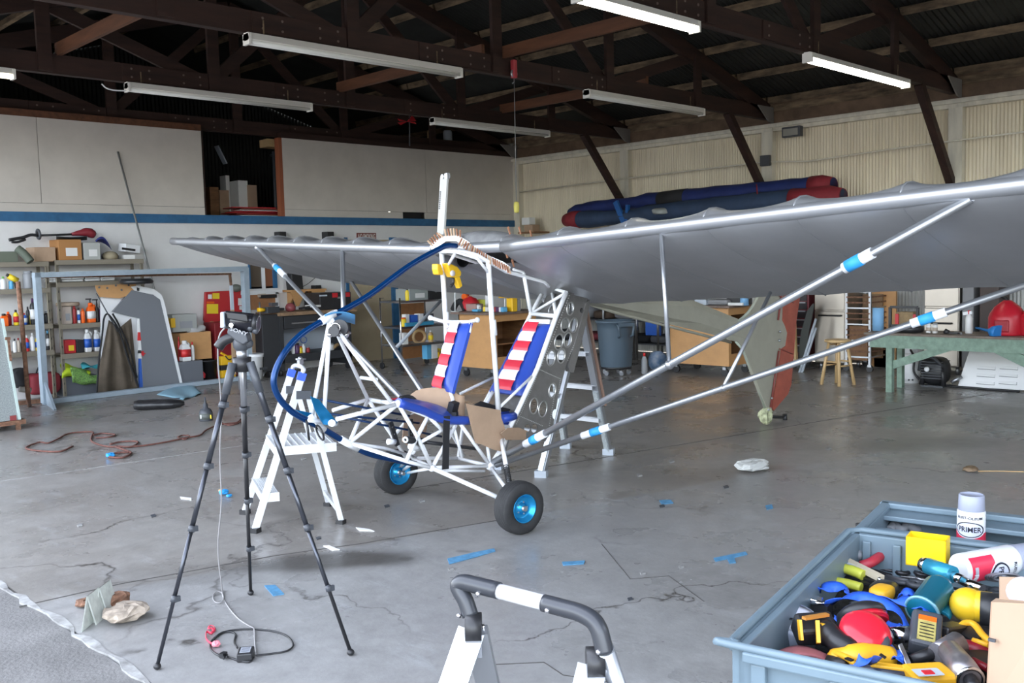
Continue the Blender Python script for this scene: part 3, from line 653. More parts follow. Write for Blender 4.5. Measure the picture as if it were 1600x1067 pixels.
# control stick, bell cranks
b = B(); b.cyl(aY(634, 687, SY-.26), aY(662, 690, SY-.2), .022, seg=12); b.cyl(aY(660, 690, SY-.2), aY(744, 701, SY-.2), .012, seg=10); b.build('torque_tube', black, air)
b = B(); b.cyl(aY(641, 697, SY-.22), aY(653, 700, SY-.2), .02); b.torus(aY(633.5, 687, SY-.27), .014, .006, (-.9, -.4, 0), 14, 6); b.build('bearing', wtube, air)
for p, q in (((610, 660), (621, 696)), ((641, 655), (642, 683))):
    b = B().beam(aY(*p, SY), aY(*q, SY), .015, .03)
    for k in range(3):
        t = .2+k*.3; c = aY(*p, SY).lerp(aY(*q, SY), t); b.cyl(c-V(0, .02, 0), c+V(0, .02, 0), .008, seg=8)
    b.build('bell_crank', black, air)
b = B().cyl(aY(606, 690, SY), aY(617, 690, SY), .018); b.build('bushing', wtube, air)
b = B().beam(aY(698, 650, NY-.03), aY(697, 690, NY-.03), .05, .006, up=(0, 1, 0)).beam(aY(697, 690, NY-.03), aY(696, 733, NY-.03), .05, .006, up=(0, 1, 0)); b.build('lap_belt', denim, air)
b = B().box(aY(707, 640, NY+.05), (.07, .04, .10), rotm(.3, .3)).box(aY(711, 652, NY+.02), (.04, .03, .07), rotm(.5)); b.build('belt_buckle', black, air, kind='stuff')
b = B(); b.tube(smooth_path([aY(625, 622, SY), aY(640, 620, SY), aY(650, 628, SY-.03), aY(640, 632, SY)], 4), .014, 6); b.build('belt_webbing', denim, air)
# seats --------------------------------------------------------
def pad(nm, quad, th, m, parent, nu=6, nv=6, lab=None):    # a quilted pad over a quad (tl,tr,br,bl), cushion-shaped
    a, c, d, e = [Vector(q) for q in quad]; n = (c-a).cross(e-a).normalized()
    if n.dot(CAM-a) < 0: n = -n
    def f(u, v): return a.lerp(c, u).lerp(e.lerp(d, u), v)+n*(th*(math.sin(PI*u)*math.sin(PI*v))**.35 if 0 < u < 1 and 0 < v < 1 else 0)
    b = B(); b.grid(f, nu, nv); b.grid(lambda u, v: f(u, v)*0+a.lerp(c, u).lerp(e.lerp(d, u), v)-n*th*.4, 1, 1)
    return b.build(nm, m, parent, label=lab)
def seat(tl, tr, br, bl, stripes, first, lab):
    s = B(); a, c, d, e = [Vector(q) for q in (tl, tr, br, bl)]; n = (c-a).cross(e-a).normalized()
    if n.dot(CAM-a) < 0: n = -n
    def f(u, v, h): return a.lerp(c, u).lerp(e.lerp(d, u), v)+n*h
    s.grid(lambda u, v: f(u, v, .035*(1-abs(2*u-1)**6)*(1-abs(2*v-1)**10)), 14, 20); s.grid(lambda u, v: f(u, v, -.02), 2, 2)
    for side in (0, 1): s.grid(lambda u, v: f(side, v, -.02+.02*u), 1, 6)
    for side in (0, 1): s.grid(lambda u, v: f(v, side, -.02+.02*u), 1, 6)
    back = s.build('seat_back', vblue, air, label=lab)
    for k in range(stripes):
        v0 = .015+.97*k/stripes; v1 = .015+.97*(k+1)/stripes
        q = B(); q.grid(lambda u, v: f(.24+.50*u, v0+(v1-v0)*v, .039+.008*(math.sin(PI*v))**.4), 5, 6); q.build('stripe_panel', (vwhite if (k+first) % 2 else vred), back)
    return back
# front seat back: top (706..738,503), bottom (676..711,612)
seat(aY(706, 503, SY+.13), aY(735, 504, SY-.13), aY(706, 614, SY-.17), aY(675, 606, SY+.13), 6, 1, 'front seat back with white and red stripe panels between blue sides')
tu('seat_post', [aY(674, 606, SY+.08), aY(676, 620, SY+.08), aY(678, 636, SY+.06)], R2); tu('seat_post', [aY(704, 612, SY-.13), aY(707, 622, SY-.13), aY(709, 640, SY-.13)], R2)
tu('shoulder_bar', [aY(674, 497, SY+.15), aY(692, 502, SY+.09), aY(705, 503, SY+.04), aY(732, 503, SY-.10), aY(746, 500, SY-.15)], .012); tu('shoulder_brace', [aY(694, 503, SY+.09), aY(699, 512, SY+.07)], .012); tu('shoulder_brace', [aY(736, 503, SY-.12), aY(733, 520, SY-.13)], .012)
b = B(); b.lathe([(.006, 0), (.017, 0), (.017, .012)], aY(673.5, 496.5, SY+.16), (0, 1, 0), 12); b.lathe([(.006, 0), (.017, 0), (.017, .012)], aY(747, 500, SY-.16), (0, 1, 0), 12); b.build('bar_eye', wtube, air, kind='stuff')
seat(aY(820, 505, SY+.14), aY(860, 507, SY-.15), aY(818, 618, SY-.19), aY(764, 611, SY+.17), 7, 0, 'rear seat back with red and white stripe panels and wide blue sides')
# seat bases (long blue cushion beams with a red middle)
pad('seat_cushion', (aY(604, 625, SY+.19), aY(622, 629, NY+.0), aY(733, 660, NY), aY(700, 645, SY+.16)), .05, vblue, air)
b = B(); b.tube(smooth_path([aY(622, 629, NY), aY(660, 641, NY), aY(693, 655, NY), aY(733, 657, NY)], 5), .035, 10, flat=.8); b.build('seat_cushion_edge', vblue, air)
pad('seat_cushion_centre', (aY(604, 622, SY+.1), aY(612, 624, SY-.0), aY(716, 648, SY-.05), aY(700, 642, SY+.08)), .03, vred, air)
pad('seat_cushion', (aY(762, 640, SY+.15), aY(812, 645, SY-.02), aY(800, 668, NY+.02), aY(740, 655, SY-.1)), .04, vblue, air)
b = B(); b.tube([aY(784, 655, NY), aY(804, 650, NY)], .028, 10); b.build('seat_cushion_edge', vblue, air); B().prism([aY(x, y, SY-.05) for x, y in ((741, 633), (752, 627), (775, 634), (800, 640), (780, 645))], V(0, .01, .004)).build('seat_webbing', denim, air)
tu('seat_post', [aY(770, 612, SY+.1), aY(760, 630, SY+.1)], R2)
# perforated bulkhead skin behind the rear seat ---------------------
sk = B(); PN = NY-.02
def skin_plate(outer, holes, y, th=.004):
    """real sheet with round holes: outer pixel polygon and holes (px,py,rx,ry) on plane y"""
    import mathutils
    pts = [aY(x, yy, y) for x, yy in outer]; loops = [[(p.x, p.z) for p in pts]]
    for hx, hy, rx, ry, a in holes:
        loops.append([(lambda q: (q.x, q.z))(aY(hx+rx*math.cos(t)*math.cos(a)-ry*math.sin(t)*math.sin(a), hy+rx*math.cos(t)*math.sin(a)+ry*math.sin(t)*math.cos(a), y)) for t in [-2*PI*k/14 for k in range(14)]])
    flat = [Vector((a, c)) for l in loops for a, c in l]; edges = []; n = 0
    for l in loops: edges += [(n+i, n+(i+1) % len(l)) for i in range(len(l))]; n += len(l)
    v2, e2, f2, _, _, _ = mathutils.geometry.delaunay_2d_cdt(flat, edges, [], 0, 1e-7)
    def inside(p, l):
        c = False; j = len(l)-1
        for i in range(len(l)):
            if (l[i][1] > p[1]) != (l[j][1] > p[1]) and p[0] < (l[j][0]-l[i][0])*(p[1]-l[i][1])/(l[j][1]-l[i][1])+l[i][0]: c = not c
            j = i
        return c
    fs_ = []
    for f in f2:
        c = ((v2[f[0]][0]+v2[f[1]][0]+v2[f[2]][0])/3, (v2[f[0]][1]+v2[f[1]][1]+v2[f[2]][1])/3)
        if inside(c, loops[0]) and not any(inside(c, l) for l in loops[1:]): fs_.append(f)
    n = len(v2); b = B(); b.add([V(a, y, c) for a, c in v2]+[V(a, y+th, c) for a, c in v2], [tuple(f) for f in fs_]+[tuple(n+i for i in reversed(f)) for f in fs_], False)
    return b
holes = [(891, 482, 5, 10, .15), (909, 485, 3, 4, 0), (883, 508, 6, 11, .15), (896, 508, 5.5, 11, .15), (873, 534, 6, 12, .15), (887, 531, 5.5, 11, .15), (861, 559, 6, 12, .15), (877, 556, 5.5, 11, .15),
         (863, 610, 5, 11, .15), (834, 634, 6, 12, .1), (848, 639, 6, 12, .15), (867, 647, 4, 8, .1), (824, 669, 5, 6, .1), (835, 669, 5, 7, .2)]
b = skin_plate([(889, 459), (918, 466), (913, 500), (886, 566), (872, 620), (864, 668), (852, 690), (812, 686), (799, 668), (842, 575)], holes, NY-.012)
skin = b.build('bulkhead_skin', skinm, air)
b = B()
for hx, hy, rx, ry, a in holes[:-2]:
    if rx > 4: b.tube([aY(hx+(rx+.3)*math.cos(t)*math.cos(a)-(ry+.3)*math.sin(t)*math.sin(a), hy+(rx+.3)*math.cos(t)*math.sin(a)+(ry+.3)*math.sin(t)*math.cos(a), NY-.011) for t in [2*PI*k/16 for k in range(16)]], .006, 6, True)
b.build('hole_flanges', mat('bright flange', (.5, .5, .48), .3, .8), skin, kind='stuff')
hol2 = [(903, 532, 3, 7, .2), (899, 546, 3, 7, .2), (895, 560, 3, 7, .2), (908, 515, 3, 7, .2)]
b = B(); b.prism([aY(x, y, NY+.0) for x, y in ((913, 472), (919, 468), (914, 500), (893, 582), (887, 580), (885, 572), (900, 520))], V(0, .04, 0)); b.build('rear_flange', skinm, skin)
b = B(); b.grid(lambda u, v: aY(889+(799-889)*v, 459+(668-459)*v, NY).lerp(aY(853+(757-853)*v, 450+(645-450)*v, FY), u)+V(.05, 0, .0), 3, 6, thick=(.004, 0, 0), smooth=False); b.build('bulkhead_web', skinm, air)
riv = B()
for (p, q, n) in (((843, 577), (876, 592), 16), ((876, 592), (872, 620), 10), ((812, 650), (850, 666), 16), ((890, 462), (845, 575), 30), ((913, 500), (886, 566), 20), ((866, 620), (858, 668), 14), ((838, 590), (806, 665), 26)):
    for k in range(n):
        c = aY(p[0]+(q[0]-p[0])*k/n, p[1]+(q[1]-p[1])*k/n, NY-.014); riv.box(c, (.006, .004, .006))
riv.build('rivets', mat('rivet', (.6, .6, .58), .3, .8), skin, kind='stuff')
B().torus(aY(868, 487, SY), .055, .006, (-1, -.3, 0), 20, 6).build('pulley_ring', steel, air); tu('control_cable', [aY(876, 462, SY), aY(866, 500, SY)], .003, steel, 5)
b = B(); b.box(aY(846, 503, SY-.02), (.05, .20, .03), rotm(0, 0, .2)); b.build('seat_back_tray', white, air)
# boom, fin, rudder, tail wheel ------------------------------------------
primer = mat('olive grey primed fabric', (.36, .35, .28), .6, noise=.08, scale=6)
oxide = mat('red oxide fabric', (.40, .10, .065), .6, noise=.2, scale=10)
P0 = Vector((4.16, SY, 0)); P1 = fz(1197, 664); bd = Vector((P1.x-P0.x, P1.y-P0.y, 0)).normalized(); bn = Vector((-bd.y, bd.x, 0))
def T_(x, y, o=0): return aP(x, y, P0+bn*o, bn)
nt_, nb_ = T_(905, 461), T_(900, 474)
b = B()
secs = [((905, 459), (900, 473)), ((940, 462), (940, 482)), ((1000, 466), (1020, 501)), ((1075, 466), (1095, 518)), ((1150, 497), (1140, 530)), ((1195, 512), (1180, 545))]
pr = []
for i, (t, q) in enumerate(secs):
    a, c = T_(*t), T_(*q); w = .16*(1-.85*i/5); m_ = (a+c)/2
    pr.append([a, m_+bn*w/2+(a-m_)*.5, m_+bn*w/2+(c-m_)*.5, c, m_-bn*w/2+(c-m_)*.5, m_-bn*w/2+(a-m_)*.5])
for A_, C_ in zip(pr, pr[1:]): b.add(A_+C_, [(i, (i+1) % 6, 6+(i+1) % 6, 6+i) for i in range(6)], False)
b.add(pr[0], [(0, 1, 2, 3, 4, 5)], False); b.build('tail_boom', primer, air)
tu('boom_keel', [T_(905, 470), T_(960, 488), T_(1100, 524), T_(1142, 535)], .012, primer)
finp = [(1205, 440), (1244, 440), (1240, 470), (1230, 495), (1226, 506), (1230, 518), (1229, 532), (1222, 545), (1216, 560), (1204, 640), (1197, 641), (1160, 545), (1150, 533), (1135, 531), (1128, 522), (1160, 500), (1176, 478), (1190, 452)]
b = B().prism([T_(*p) for p in finp], bn*.035); fin = b.build('tail_fin', primer, air)
b = B().tube(smooth_path([T_(1205, 440), T_(1190, 455), T_(1176, 480), T_(1160, 497), T_(1150, 503)], 4), .014, 8); b.build('fin_edge', mat('pale green fin edge', (.42, .46, .38), .5), fin)
b = B().tube([T_(1150, 534), T_(1160, 545), T_(1180, 592), T_(1197, 641)], .012, 8); b.build('fin_edge', MATS['pale green fin edge'], fin)
rp = [(1244, 440), (1268, 440), (1262, 480), (1252, 538), (1240, 546), (1236, 600), (1204, 640), (1212, 590), (1220, 548), (1229, 545), (1231, 532), (1232, 518), (1230, 508), (1234, 496), (1240, 470)]
rp = [(1244, 436), (1246, 436), (1243, 455), (1241, 470), (1243, 440), (1262, 440), (1243, 440)] if 0 else [(1244, 440), (1258, 440), (1241, 470), (1238, 535), (1235, 555), (1233, 608), (1204, 640)]
rp = [(1242, 455), (1226, 455), (1221, 500), (1226, 508), (1227, 522), (1219, 543), (1213, 560), (1203, 640), (1210, 634), (1229, 613), (1236, 560), (1241, 500), (1246, 455)]
rudp = [(1222, 455), (1248, 455), (1241, 500), (1238, 540), (1233, 600), (1228, 615), (1206, 641), (1203, 636), (1211, 590), (1218, 545), (1225, 540), (1228, 520), (1224, 508), (1220, 500)]
# hinge line runs left of the drawn fin edge
finp2 = None
fin.data.clear_geometry() if 0 else None
b = B().prism([T_(*p, -.004) for p in rudp], bn*.05); rud = b.build('rudder', oxide, air)
b = B().tube([T_(1222, 455, -.03), T_(1216, 500, -.03)], .010, 6).tube([T_(1217, 548, -.03), T_(1204, 636, -.03)], .010, 6).tube([T_(1217, 462, -.03), T_(1240, 473, -.03)], .005, 5).tube([T_(1218, 545, -.03), T_(1238, 553, -.03)], .006, 5); b.build('rudder_spar', mat('dark oxide spar', (.22, .05, .04), .6), rud)
b = B()
for x, y in ((1219, 518), (1218, 532), (1206, 622), (1201, 640)): b.ball(T_(x, y, -.04), .013, nu=8, nv=6)
b.build('hinge_fittings', steel, rud, kind='stuff')
b = B().tube([T_(1198, 638), T_(1201, 648), T_(1197, 655)], .016, 8); b.build('tail_spring', steel, air)
b = B().tube([T_(1205, 651), T_(1222, 652), T_(1226, 649)], .014, 8).cyl(T_(1226, 647), T_(1227, 660), .022); b.build('tail_lock', black, air)
b = B(); random.seed(5)
b.grid(lambda u, v: (lambda c, r: c+V(math.cos(2*PI*u)*math.sin(PI*v)*r, math.sin(2*PI*u)*math.sin(PI*v)*r, -math.cos(PI*v)*.085))(Vector((P1.x, P1.y, .087)), .062+.014*math.sin(5*u*2*PI)*math.sin(9*v)+.010*math.sin(8*u*2*PI+5*v)), 18, 10, smooth=False)
b.build('wrapped_tail_wheel', mat('yellow green crumpled cloth', (.50, .52, .32), .8, noise=.6, scale=22, bump=1), air)
# lift struts -------------------------------------------------------------
tapew = mat('white tape', (.85, .86, .88), .5)
def strut(pts, r, tapes, nm='lift_strut'):
    s = B().tube(pts, r, 12).build(nm, alu, air)
    for (p, d0, d1, m, rr) in tapes: B().tube([Vector(p).lerp(Vector(p)+d0, 1), Vector(p)+d1], rr, 12).build('tape_wrap', m, s)
    return s
fn = Vector((Bn.x, NY, Bn.z))
wA = LE0+WD*s_at(1512, 313)+V(0, 0, zle(s_at(1512, 313))-LE0.z-.03)+WA*.03
def along(a, c, px):  # point of segment a-c seen in column px
    k = cR*FPX-cF*(px-800); ka, kc = (a-CAM).dot(k), (c-CAM).dot(k); return a.lerp(c, ka/(ka-kc))
f0 = aY(770, 722, NY-.01); fs1 = strut([f0, wA], .020, [])
fs1.name = 'lift_strut'
def wrap(par, a, c, px, w, m, r):
    d = (c-a).normalized(); p = along(a, c, px); return B().tube([p-d*w/2, p+d*w/2], r, 12).build('tape_wrap', m, par)
for px, w, m, r in ((836, .20, tapew, .025), (835, .06, tapeb, .028), (1341, .15, tapew, .026), (1335, .075, tapeb, .029)): wrap(fs1, f0, wA, px, w, m, r)
b = B(); b.beam(wA-V(0, 0, .01), wA+V(0, 0, .06), .03, .01); b.cyl(wA-WD*.04, wA+WD*.04, .008); b.build('strut_fitting', steel, fs1)
# rear strut: goes to the rear spar, out of the frame
g0 = aY(775, 727, NY-.03); g1 = LE0+WD*(s_at(1512, 313))+V(0, 0, zle(s_at(1512, 313))-LE0.z-SL*.78*CH-.02)+WA*(.78*CH)
g1 = aP(1600, 446, LE0+WA*(.74*CH), WNn); d = g1-g0; g1 = g0+d*1.12
gs = strut([g0, g1], .017, [])
for px, w, m, r in ((931, .20, tapew, .022), (931, .07, tapeb, .025), (1451, .17, tapew, .023), (1448, .07, tapeb, .026)): wrap(gs, g0, g1, px, w, m, r)
jt = LE0+WD*s_at(1027, 358)+V(0, 0, zle(s_at(1027, 358))-LE0.z)+WA*.03; jb = along(f0, wA, 1046)
tu('jury_strut', [jt-V(0, 0, .02), jb], .012, alu); B().ball(jb, .026).build('jury_fitting', steel, air)
jt2 = aP(1204, 457, LE0+WA*(.8*CH), WNn); jb2 = along(g0, g1, 1130); tu('jury_strut', [jt2, jb2], .011, alu); B().ball(jb2, .02).build('jury_fitting', steel, air)
# far side struts
lA = LE0+WD*s_at(398, 389)+V(0, 0, zle(s_at(398, 389))-LE0.z-.035)+WA*.03
h0 = F_(640, 636); e0 = lA+(h0-lA)
ls = B().tube([lA, h0], .018, 12).build('lift_strut', alu, air)
for px, w, m, r in ((437, .26, tapew, .023), (434, .09, tapeb, .027)): wrap(ls, lA, h0, px, w, m, r)
B().ball(lA, .03).build('strut_fitting', steel, ls)
r0 = aP(549, 440, LE0+WA*(.86*CH), WNn); r1 = F_(664, 618); rs = B().tube([r0, r1], .018, 12).build('lift_strut', alu, air); B().cyl(r0, r0+(r0-r1).normalized()*.05+V(0, 0, .03), .012).build('strut_fitting', steel, rs)
tu('jury_strut', [LE0+WD*s_at(530, 388)+V(0, 0, zle(s_at(530, 388))-LE0.z-.02)+WA*.03, along(lA, h0, 537)], .018, alu)
tu('jury_strut', [aP(689, 470, LE0+WA*(.7*CH), WNn), along(r0, r1, 617)], .013, mat('grey strut paint', (.25, .27, .29), .5))
# undercarriage ----------------------------------------------------------
gR, gL = fz(812, 833), fz(620, 771); axd = (gL-gR).normalized(); wrad = .158
rimb = mat('metallic blue rim', (.02, .30, .60), .25, .6)
def wheel(g, lab):
    c = Vector((g.x, g.y, wrad)); ax = axd
    w = B(); hw = .062
    P_ = [(.082, -hw*.8), (.10, -hw*.92), (.128, -hw), (.145, -hw*.85)]
    for k in range(7):
        z = -hw*.7+hw*1.4*k/6; rr = wrad-.006*(abs(k-3)/3)**2; P_ += [(rr-.0, z-.0045), (rr, z+.0035), (rr-.006, z+.0045), (rr-.006, z+.0055)]
    P_ += [(.145, hw*.85), (.128, hw), (.10, hw*.92), (.082, hw*.8), (.082, -hw*.8)]
    w.lathe(P_, c, ax, 40, up=(0, 0, 1), cap=False); t = w.build('tyre', rubber, air, label=lab)
    r = B(); r.lathe([(.084, -.052), (.086, -.058), (.080, -.055), (.070, -.03), (.045, -.022), (.03, -.03), (.024, -.045), (.001, -.045)], c, ax, 32, cap=False); r.lathe([(.084, .052), (.086, .058), (.080, .055), (.070, .03), (.045, .022), (.03, .03), (.024, .045), (.001, .045)], c, ax, 32, cap=False)
    rm = r.build('wheel_rim', rimb, t)
    q = B(); q.cyl(c-ax*.062, c+ax*.062, .016, seg=14)
    _, a, u = frame(ax)
    for k in range(5):
        for s_ in (-1, 1): o = c+a*(math.cos(k*1.257)*.036)+u*(math.sin(k*1.257)*.036)+ax*(s_*.027); q.cyl(o-ax*.006, o+ax*.006, .005, seg=6)
    q.build('hub_bolts', steel, rm); return c
wcR = wheel(gR, 'near main wheel tyre with ribbed tread'); wcL = wheel(gL, 'far main wheel tyre')
hR = wcR+axd*.075; hL = wcL-axd*.075
tu('gear_leg', [A0, hR+V(-.02, 0, .02)], .014); tu('gear_leg', [Bn, hR+V(.02, 0, .03)], .012)
tu('gear_leg', [F_(655, 716), hL+V(.02, 0, .02)], .012); tu('gear_leg', [A0, hL+V(.03, -.03, 0)], .010)
tu('axle', [hR-axd*.02, hR+axd*.03], .014, steel); tu('axle', [hL-axd*.03, hL+axd*.02], .014, steel)
sp0 = N_(782, 678); sp1 = wcR+axd*.08+V(.0, 0, .09)
tu('shock_strut', [sp0, sp0.lerp(sp1, .62)], .014)
a_ = sp0.lerp(sp1, .60); c_ = sp1; dd, s1, s2 = frame(c_-a_); L = (c_-a_).length
B().tube([a_+dd*(L*k/96)+s1*(math.cos(k*PI/4)*.017)+s2*(math.sin(k*PI/4)*.017) for k in range(97)], .0035, 5).build('coil_spring', black, air); tu('shock_rod', [a_, c_], .008, steel); tu('shock_foot', [c_, hR], .01, steel)
tu('shock_strut', [F_(652, 700), hL+V(0, 0, .05)], .012)
# ---------------------------------------------------------------- things lying on the aircraft
b = B(); q = [aY(x, y, SY-.16) for x, y in ((641, 617), (657, 606), (673, 605), (700, 608), (720, 614), (731, 633), (737, 650), (700, 650))]
b.grid(lambda u, v: aY(642+84*u, 617-12*math.sin(PI*min(1, u*1.1))**.6*(1-v)+2*u+v*(28+16*u), SY+.11-.30*u), 10, 3, thick=(0, .003, .003)); b.build('cardboard_sheet', card, label='brown cardboard sheet bent around the foot of the front seat back', cat='cardboard')
b = B(); q = [(728, 630), (744, 634), (782, 641), (783, 652), (790, 672), (783, 705), (770, 702), (752, 694), (743, 692), (737, 670)]
b.prism([aY(x, y, NY-.05) for x, y in q], V(0, .004, .002)); b.build('cardboard_sheet', card, label='large brown cardboard sheet hanging down the near side below the rear seat', cat='cardboard')
b = B(); b.prism([aY(x, y, NY-.09+.1*(x-782)/50) for x, y in ((782, 677), (793, 669), (810, 668), (830, 676), (834, 683), (815, 687), (790, 687))], V(0, .003, .003)); b.build('cardboard_sheet', card, label='small brown cardboard flap sticking out above the strut joint', cat='cardboard')
b = B(); b.prism([aY(x, y, FY-.05) for x, y in ((632, 651), (655, 645), (668, 656), (664, 690), (645, 702), (628, 690))], V(0, .004, .003)); b.build('cardboard_sheet', card, label='brown cardboard piece seen through the white tubes under the front seat', cat='cardboard')
# yellow drill-like tool hung on the far wing post
t = thing('heat_gun', 'yellow hand tool hanging from the far white wing post', 'hand tool', F_(700, 445))
Y_ = FY-.06
b = B(); b.prism([aY(x, y, Y_) for x, y in ((694, 411), (700, 412), (711, 417), (717, 425), (716, 432), (709, 434), (702, 433), (698, 425))], V(0, .06, 0)); b.build('body', yelp, t, bevel=.008)
b = B(); b.prism([aY(x, y, Y_) for x, y in ((709, 433), (716, 432), (720, 447), (715, 451))], V(0, .04, 0)); b.build('handle', yelp, t, bevel=.006)
b = B(); b.prism([aY(x, y, Y_+.03) for x, y in ((679, 412), (685, 413), (688, 424), (688, 430), (681, 429), (679, 421))], V(0, .06, 0)); b.build('nozzle', yelp, t, bevel=.006)
b = B(); b.lathe([(.02, 0), (.02, .003), (.001, .003)], aY(707, 427, Y_-.035), (-.2, -1, 0), 14); b.build('label_disc', mat('white label disc', (.7, .65, .65), .5), t)
B().tube(smooth_path([aY(708, 434, Y_), aY(708, 442, Y_), aY(704, 448, Y_)], 5), .010, 6).build('cord', black, t)
# white printed stick standing on top of the wing
st = thing('propeller_blade', 'tall white blade with small print standing upright on top of the wing root', 'blade', aP(692, 372, LE0+WD*.30+WA*.5, WNn))
pp = lambda x, y: aP(x, y, LE0+WA*.42, WNn)
b = B().prism([pp(x, y) for x, y in ((684, 369), (694.5, 366), (700, 276), (698, 273), (691, 274), (689, 278))], WNn*.02); bl = b.build('blade', mat('off white blade', (.52, .51, .48), .5), st, bevel=.003)
B().cyl(pp(694, 276)-WNn*.02, pp(694, 276)+WNn*.03, .018).box(pp(699, 275), (.03, .03, .04)).build('tip_fitting', steel, st)
ey = (pp(690, 330)-pp(693, 290)).normalized()
for i in range(9):
    c = pp(690.0-.42*i*.45, 300+i*3.2)-WNn*.012; B().box(c, (.003, .012, .010), rotm(0)).build('print_mark', dgrey, st)
# ================================================================ props: small makers
def C_(name, c, rough=.45, **k): return mat(name, c, rough, **k)
cols = dict(orange=(.85, .13, .01), dred=(.30, .02, .02), red=(.6, .03, .03), blue=(.03, .12, .5), yellow=(.85, .62, .03), white=(.75, .75, .74), black=(.02, .02, .022), green=(.15, .4, .1), purple=(.08, .03, .10), beige=(.5, .42, .34), grey=(.3, .31, .33), lime=(.5, .75, .05), sky=(.12, .42, .68), olive=(.12, .14, .08), tan=(.5, .33, .16), cyanb=(.05, .3, .5))
def cm(n): return mat('coloured plastic '+n, cols[n], .42)
def bottle(px, pyt, wpx, Y, z0, body, cap, lab, cat='bottle', shape='round', label=None, X=None, pump=0):
    """a bottle standing on height z0 in the column px; its top shows at row pyt"""
    if X is None: x, y = xat(px, Y, z0+.1), Y
    else: x, y = X, yat(px, X, z0+.1)
    d = dep((x, y, z0)); r = wpx*d/FPX/2; top = (aY(px, pyt, Y) if X is None else aX(px, pyt, X)).z; h = max(.04, top-z0)
    t = thing('bottle' if cat == 'bottle' else cat.replace(' ', '_'), lab, cat, (x, y, z0)); o = V(x, y, z0)
    if shape == 'round': pr = [(r*.9, 0), (r, .01), (r, h*.66), (r*.8, h*.76), (r*.38, h*.84), (r*.36, h*.9)]
    elif shape == 'can': pr = [(r*.92, 0), (r, .006), (r, h*.80), (r*.9, h*.84), (r*.5, h*.86)]
    elif shape == 'jar': pr = [(r*.9, 0), (r, .01), (r, h*.8), (r*.85, h*.84)]
    elif shape == 'jug': pr = [(r*.95, 0), (r, .02), (r, h*.62), (r*.75, h*.78), (r*.35, h*.86), (r*.34, h*.9)]
    b = B().lathe(pr, o, seg=4 if shape == 'jug' else 14, up=(1, 1, 0) if shape == 'jug' else None)
    if shape == 'jug':
        for i in range(len(b.sm)): b.sm[i] = False
    body_o = b.build('body', cm(body), t, bevel=(.012 if shape == 'jug' else 0))
    cr = r*.42 if shape in ('round', 'jug') else r*.86 if shape == 'jar' else r*.55
    B().lathe([(cr, h*.84), (cr, h*.985), (cr*.7, h)], o, seg=12).build('cap', cm(cap), t)
    if pump: B().cyl(o+V(0, 0, h), o+V(0, 0, h+.05), .008).box(o+V(-.02, 0, h+.05), (.07, .02, .016)).build('pump', cm('black'), t)
    if shape == 'jug': B().torus(o+V(r*.45, 0, h*.78), h*.10, .012, (0, 1, 0), 14, 6).build('handle', cm(body), t)
    if label: B().lathe([(r*1.012*(1.0 if shape != 'jug' else 1), h*.2), (r*1.012, h*.58)], o, seg=4 if shape == 'jug' else 14, up=(1, 1, 0) if shape == 'jug' else None).build('label', cm(label), body_o)
    return t
def pbox(px0, px1, pyt, Y, z0, d, m, lab, cat='box', name=None, X=None, flap=0, label=None, bev=.006, pyb=None):
    zz = z0 if z0 is not None else aY((px0+px1)/2, pyb, Y).z
    if X is None:
        x0, x1 = xat(px0, Y, zz+.1), xat(px1, Y, zz+.1); z1 = aY((px0+px1)/2, pyt, Y).z; bnd = (x0, x1, Y, Y+d)
    else:
        y1, y0 = yat(px0, X, zz+.1), yat(px1, X, zz+.1); z1 = aX((px0+px1)/2, pyt, X).z; bnd = (X, X+d, y0, y1)
    nm = name or cat.replace(' ', '_')
    if not (flap or label):
        return B().bb(*bnd, zz, z1).build(nm, m, label=lab, cat=cat, bevel=bev)
    t = thing(nm, lab, cat, ((bnd[0]+bnd[1])/2, (bnd[2]+bnd[3])/2, zz)); B().bb(*bnd, zz, z1).build('body', m, t, bevel=bev)
    if flap: B().bb(bnd[0], (bnd[0]+bnd[1])/2-.003, bnd[2], bnd[3], z1, z1+.004).bb((bnd[0]+bnd[1])/2+.003, bnd[1], bnd[2], bnd[3], z1, z1+.004).build('lid_flaps', m, t, kind='stuff')
    if label and X is None:
        xx = bnd[0]+(bnd[1]-bnd[0])*.3; B().bb(xx, bnd[0]+(bnd[1]-bnd[0])*.8, Y-.004, Y-.001, zz+(z1-zz)*.2, zz+(z1-zz)*.6).build('label', cm(label), t)
    return t
# ================================================================ left: steel shelving against the back wall
SYF, SDP = 12.92, .35
def rack(name, px0, px1, lab, levels, Yf, d, m, side_px=None):
    x0, x1 = xat(px0, Yf, 1.5), xat(px1, Yf, 1.5)
    t = thing(name, lab, 'shelving', ((x0+x1)/2, Yf+d/2, 0)); zt = max(levels)
    for x in (x0+.02, x1-.02):
        for y in (Yf+.02, Yf+d-.02):
            b = B().bb(x-.02, x+.02, y-.002, y+.002, 0, zt).bb(x-.02, x-.016, y-.02, y+.02, 0, zt)
            b.build('upright', m, t)
            hb = B()
            for k in range(int(zt/.12)): hb.bb(x-.004, x+.004, y-.004, y-.0025, .05+k*.12, .08+k*.12)
            hb.build('slots', black, t, kind='stuff')
    for z in levels:
        s = B().bb(x0, x1, Yf, Yf+d, z-.008, z).bb(x0, x1, Yf-.006, Yf, z-.062, z).bb(x0, x1, Yf+d, Yf+d+.006, z-.062, z); s.build('shelf', m, t)
    return x0, x1
lvB = [aY(155, 405.5, SYF).z, aY(155, 439.5, SYF).z, aY(155, 503.5, SYF).z, aY(155, 549, SYF).z]
lvA = [aY(40, 409, SYF).z, aY(40, 451, SYF).z, aY(40, 508, SYF).z, aY(40, 550, SYF).z]
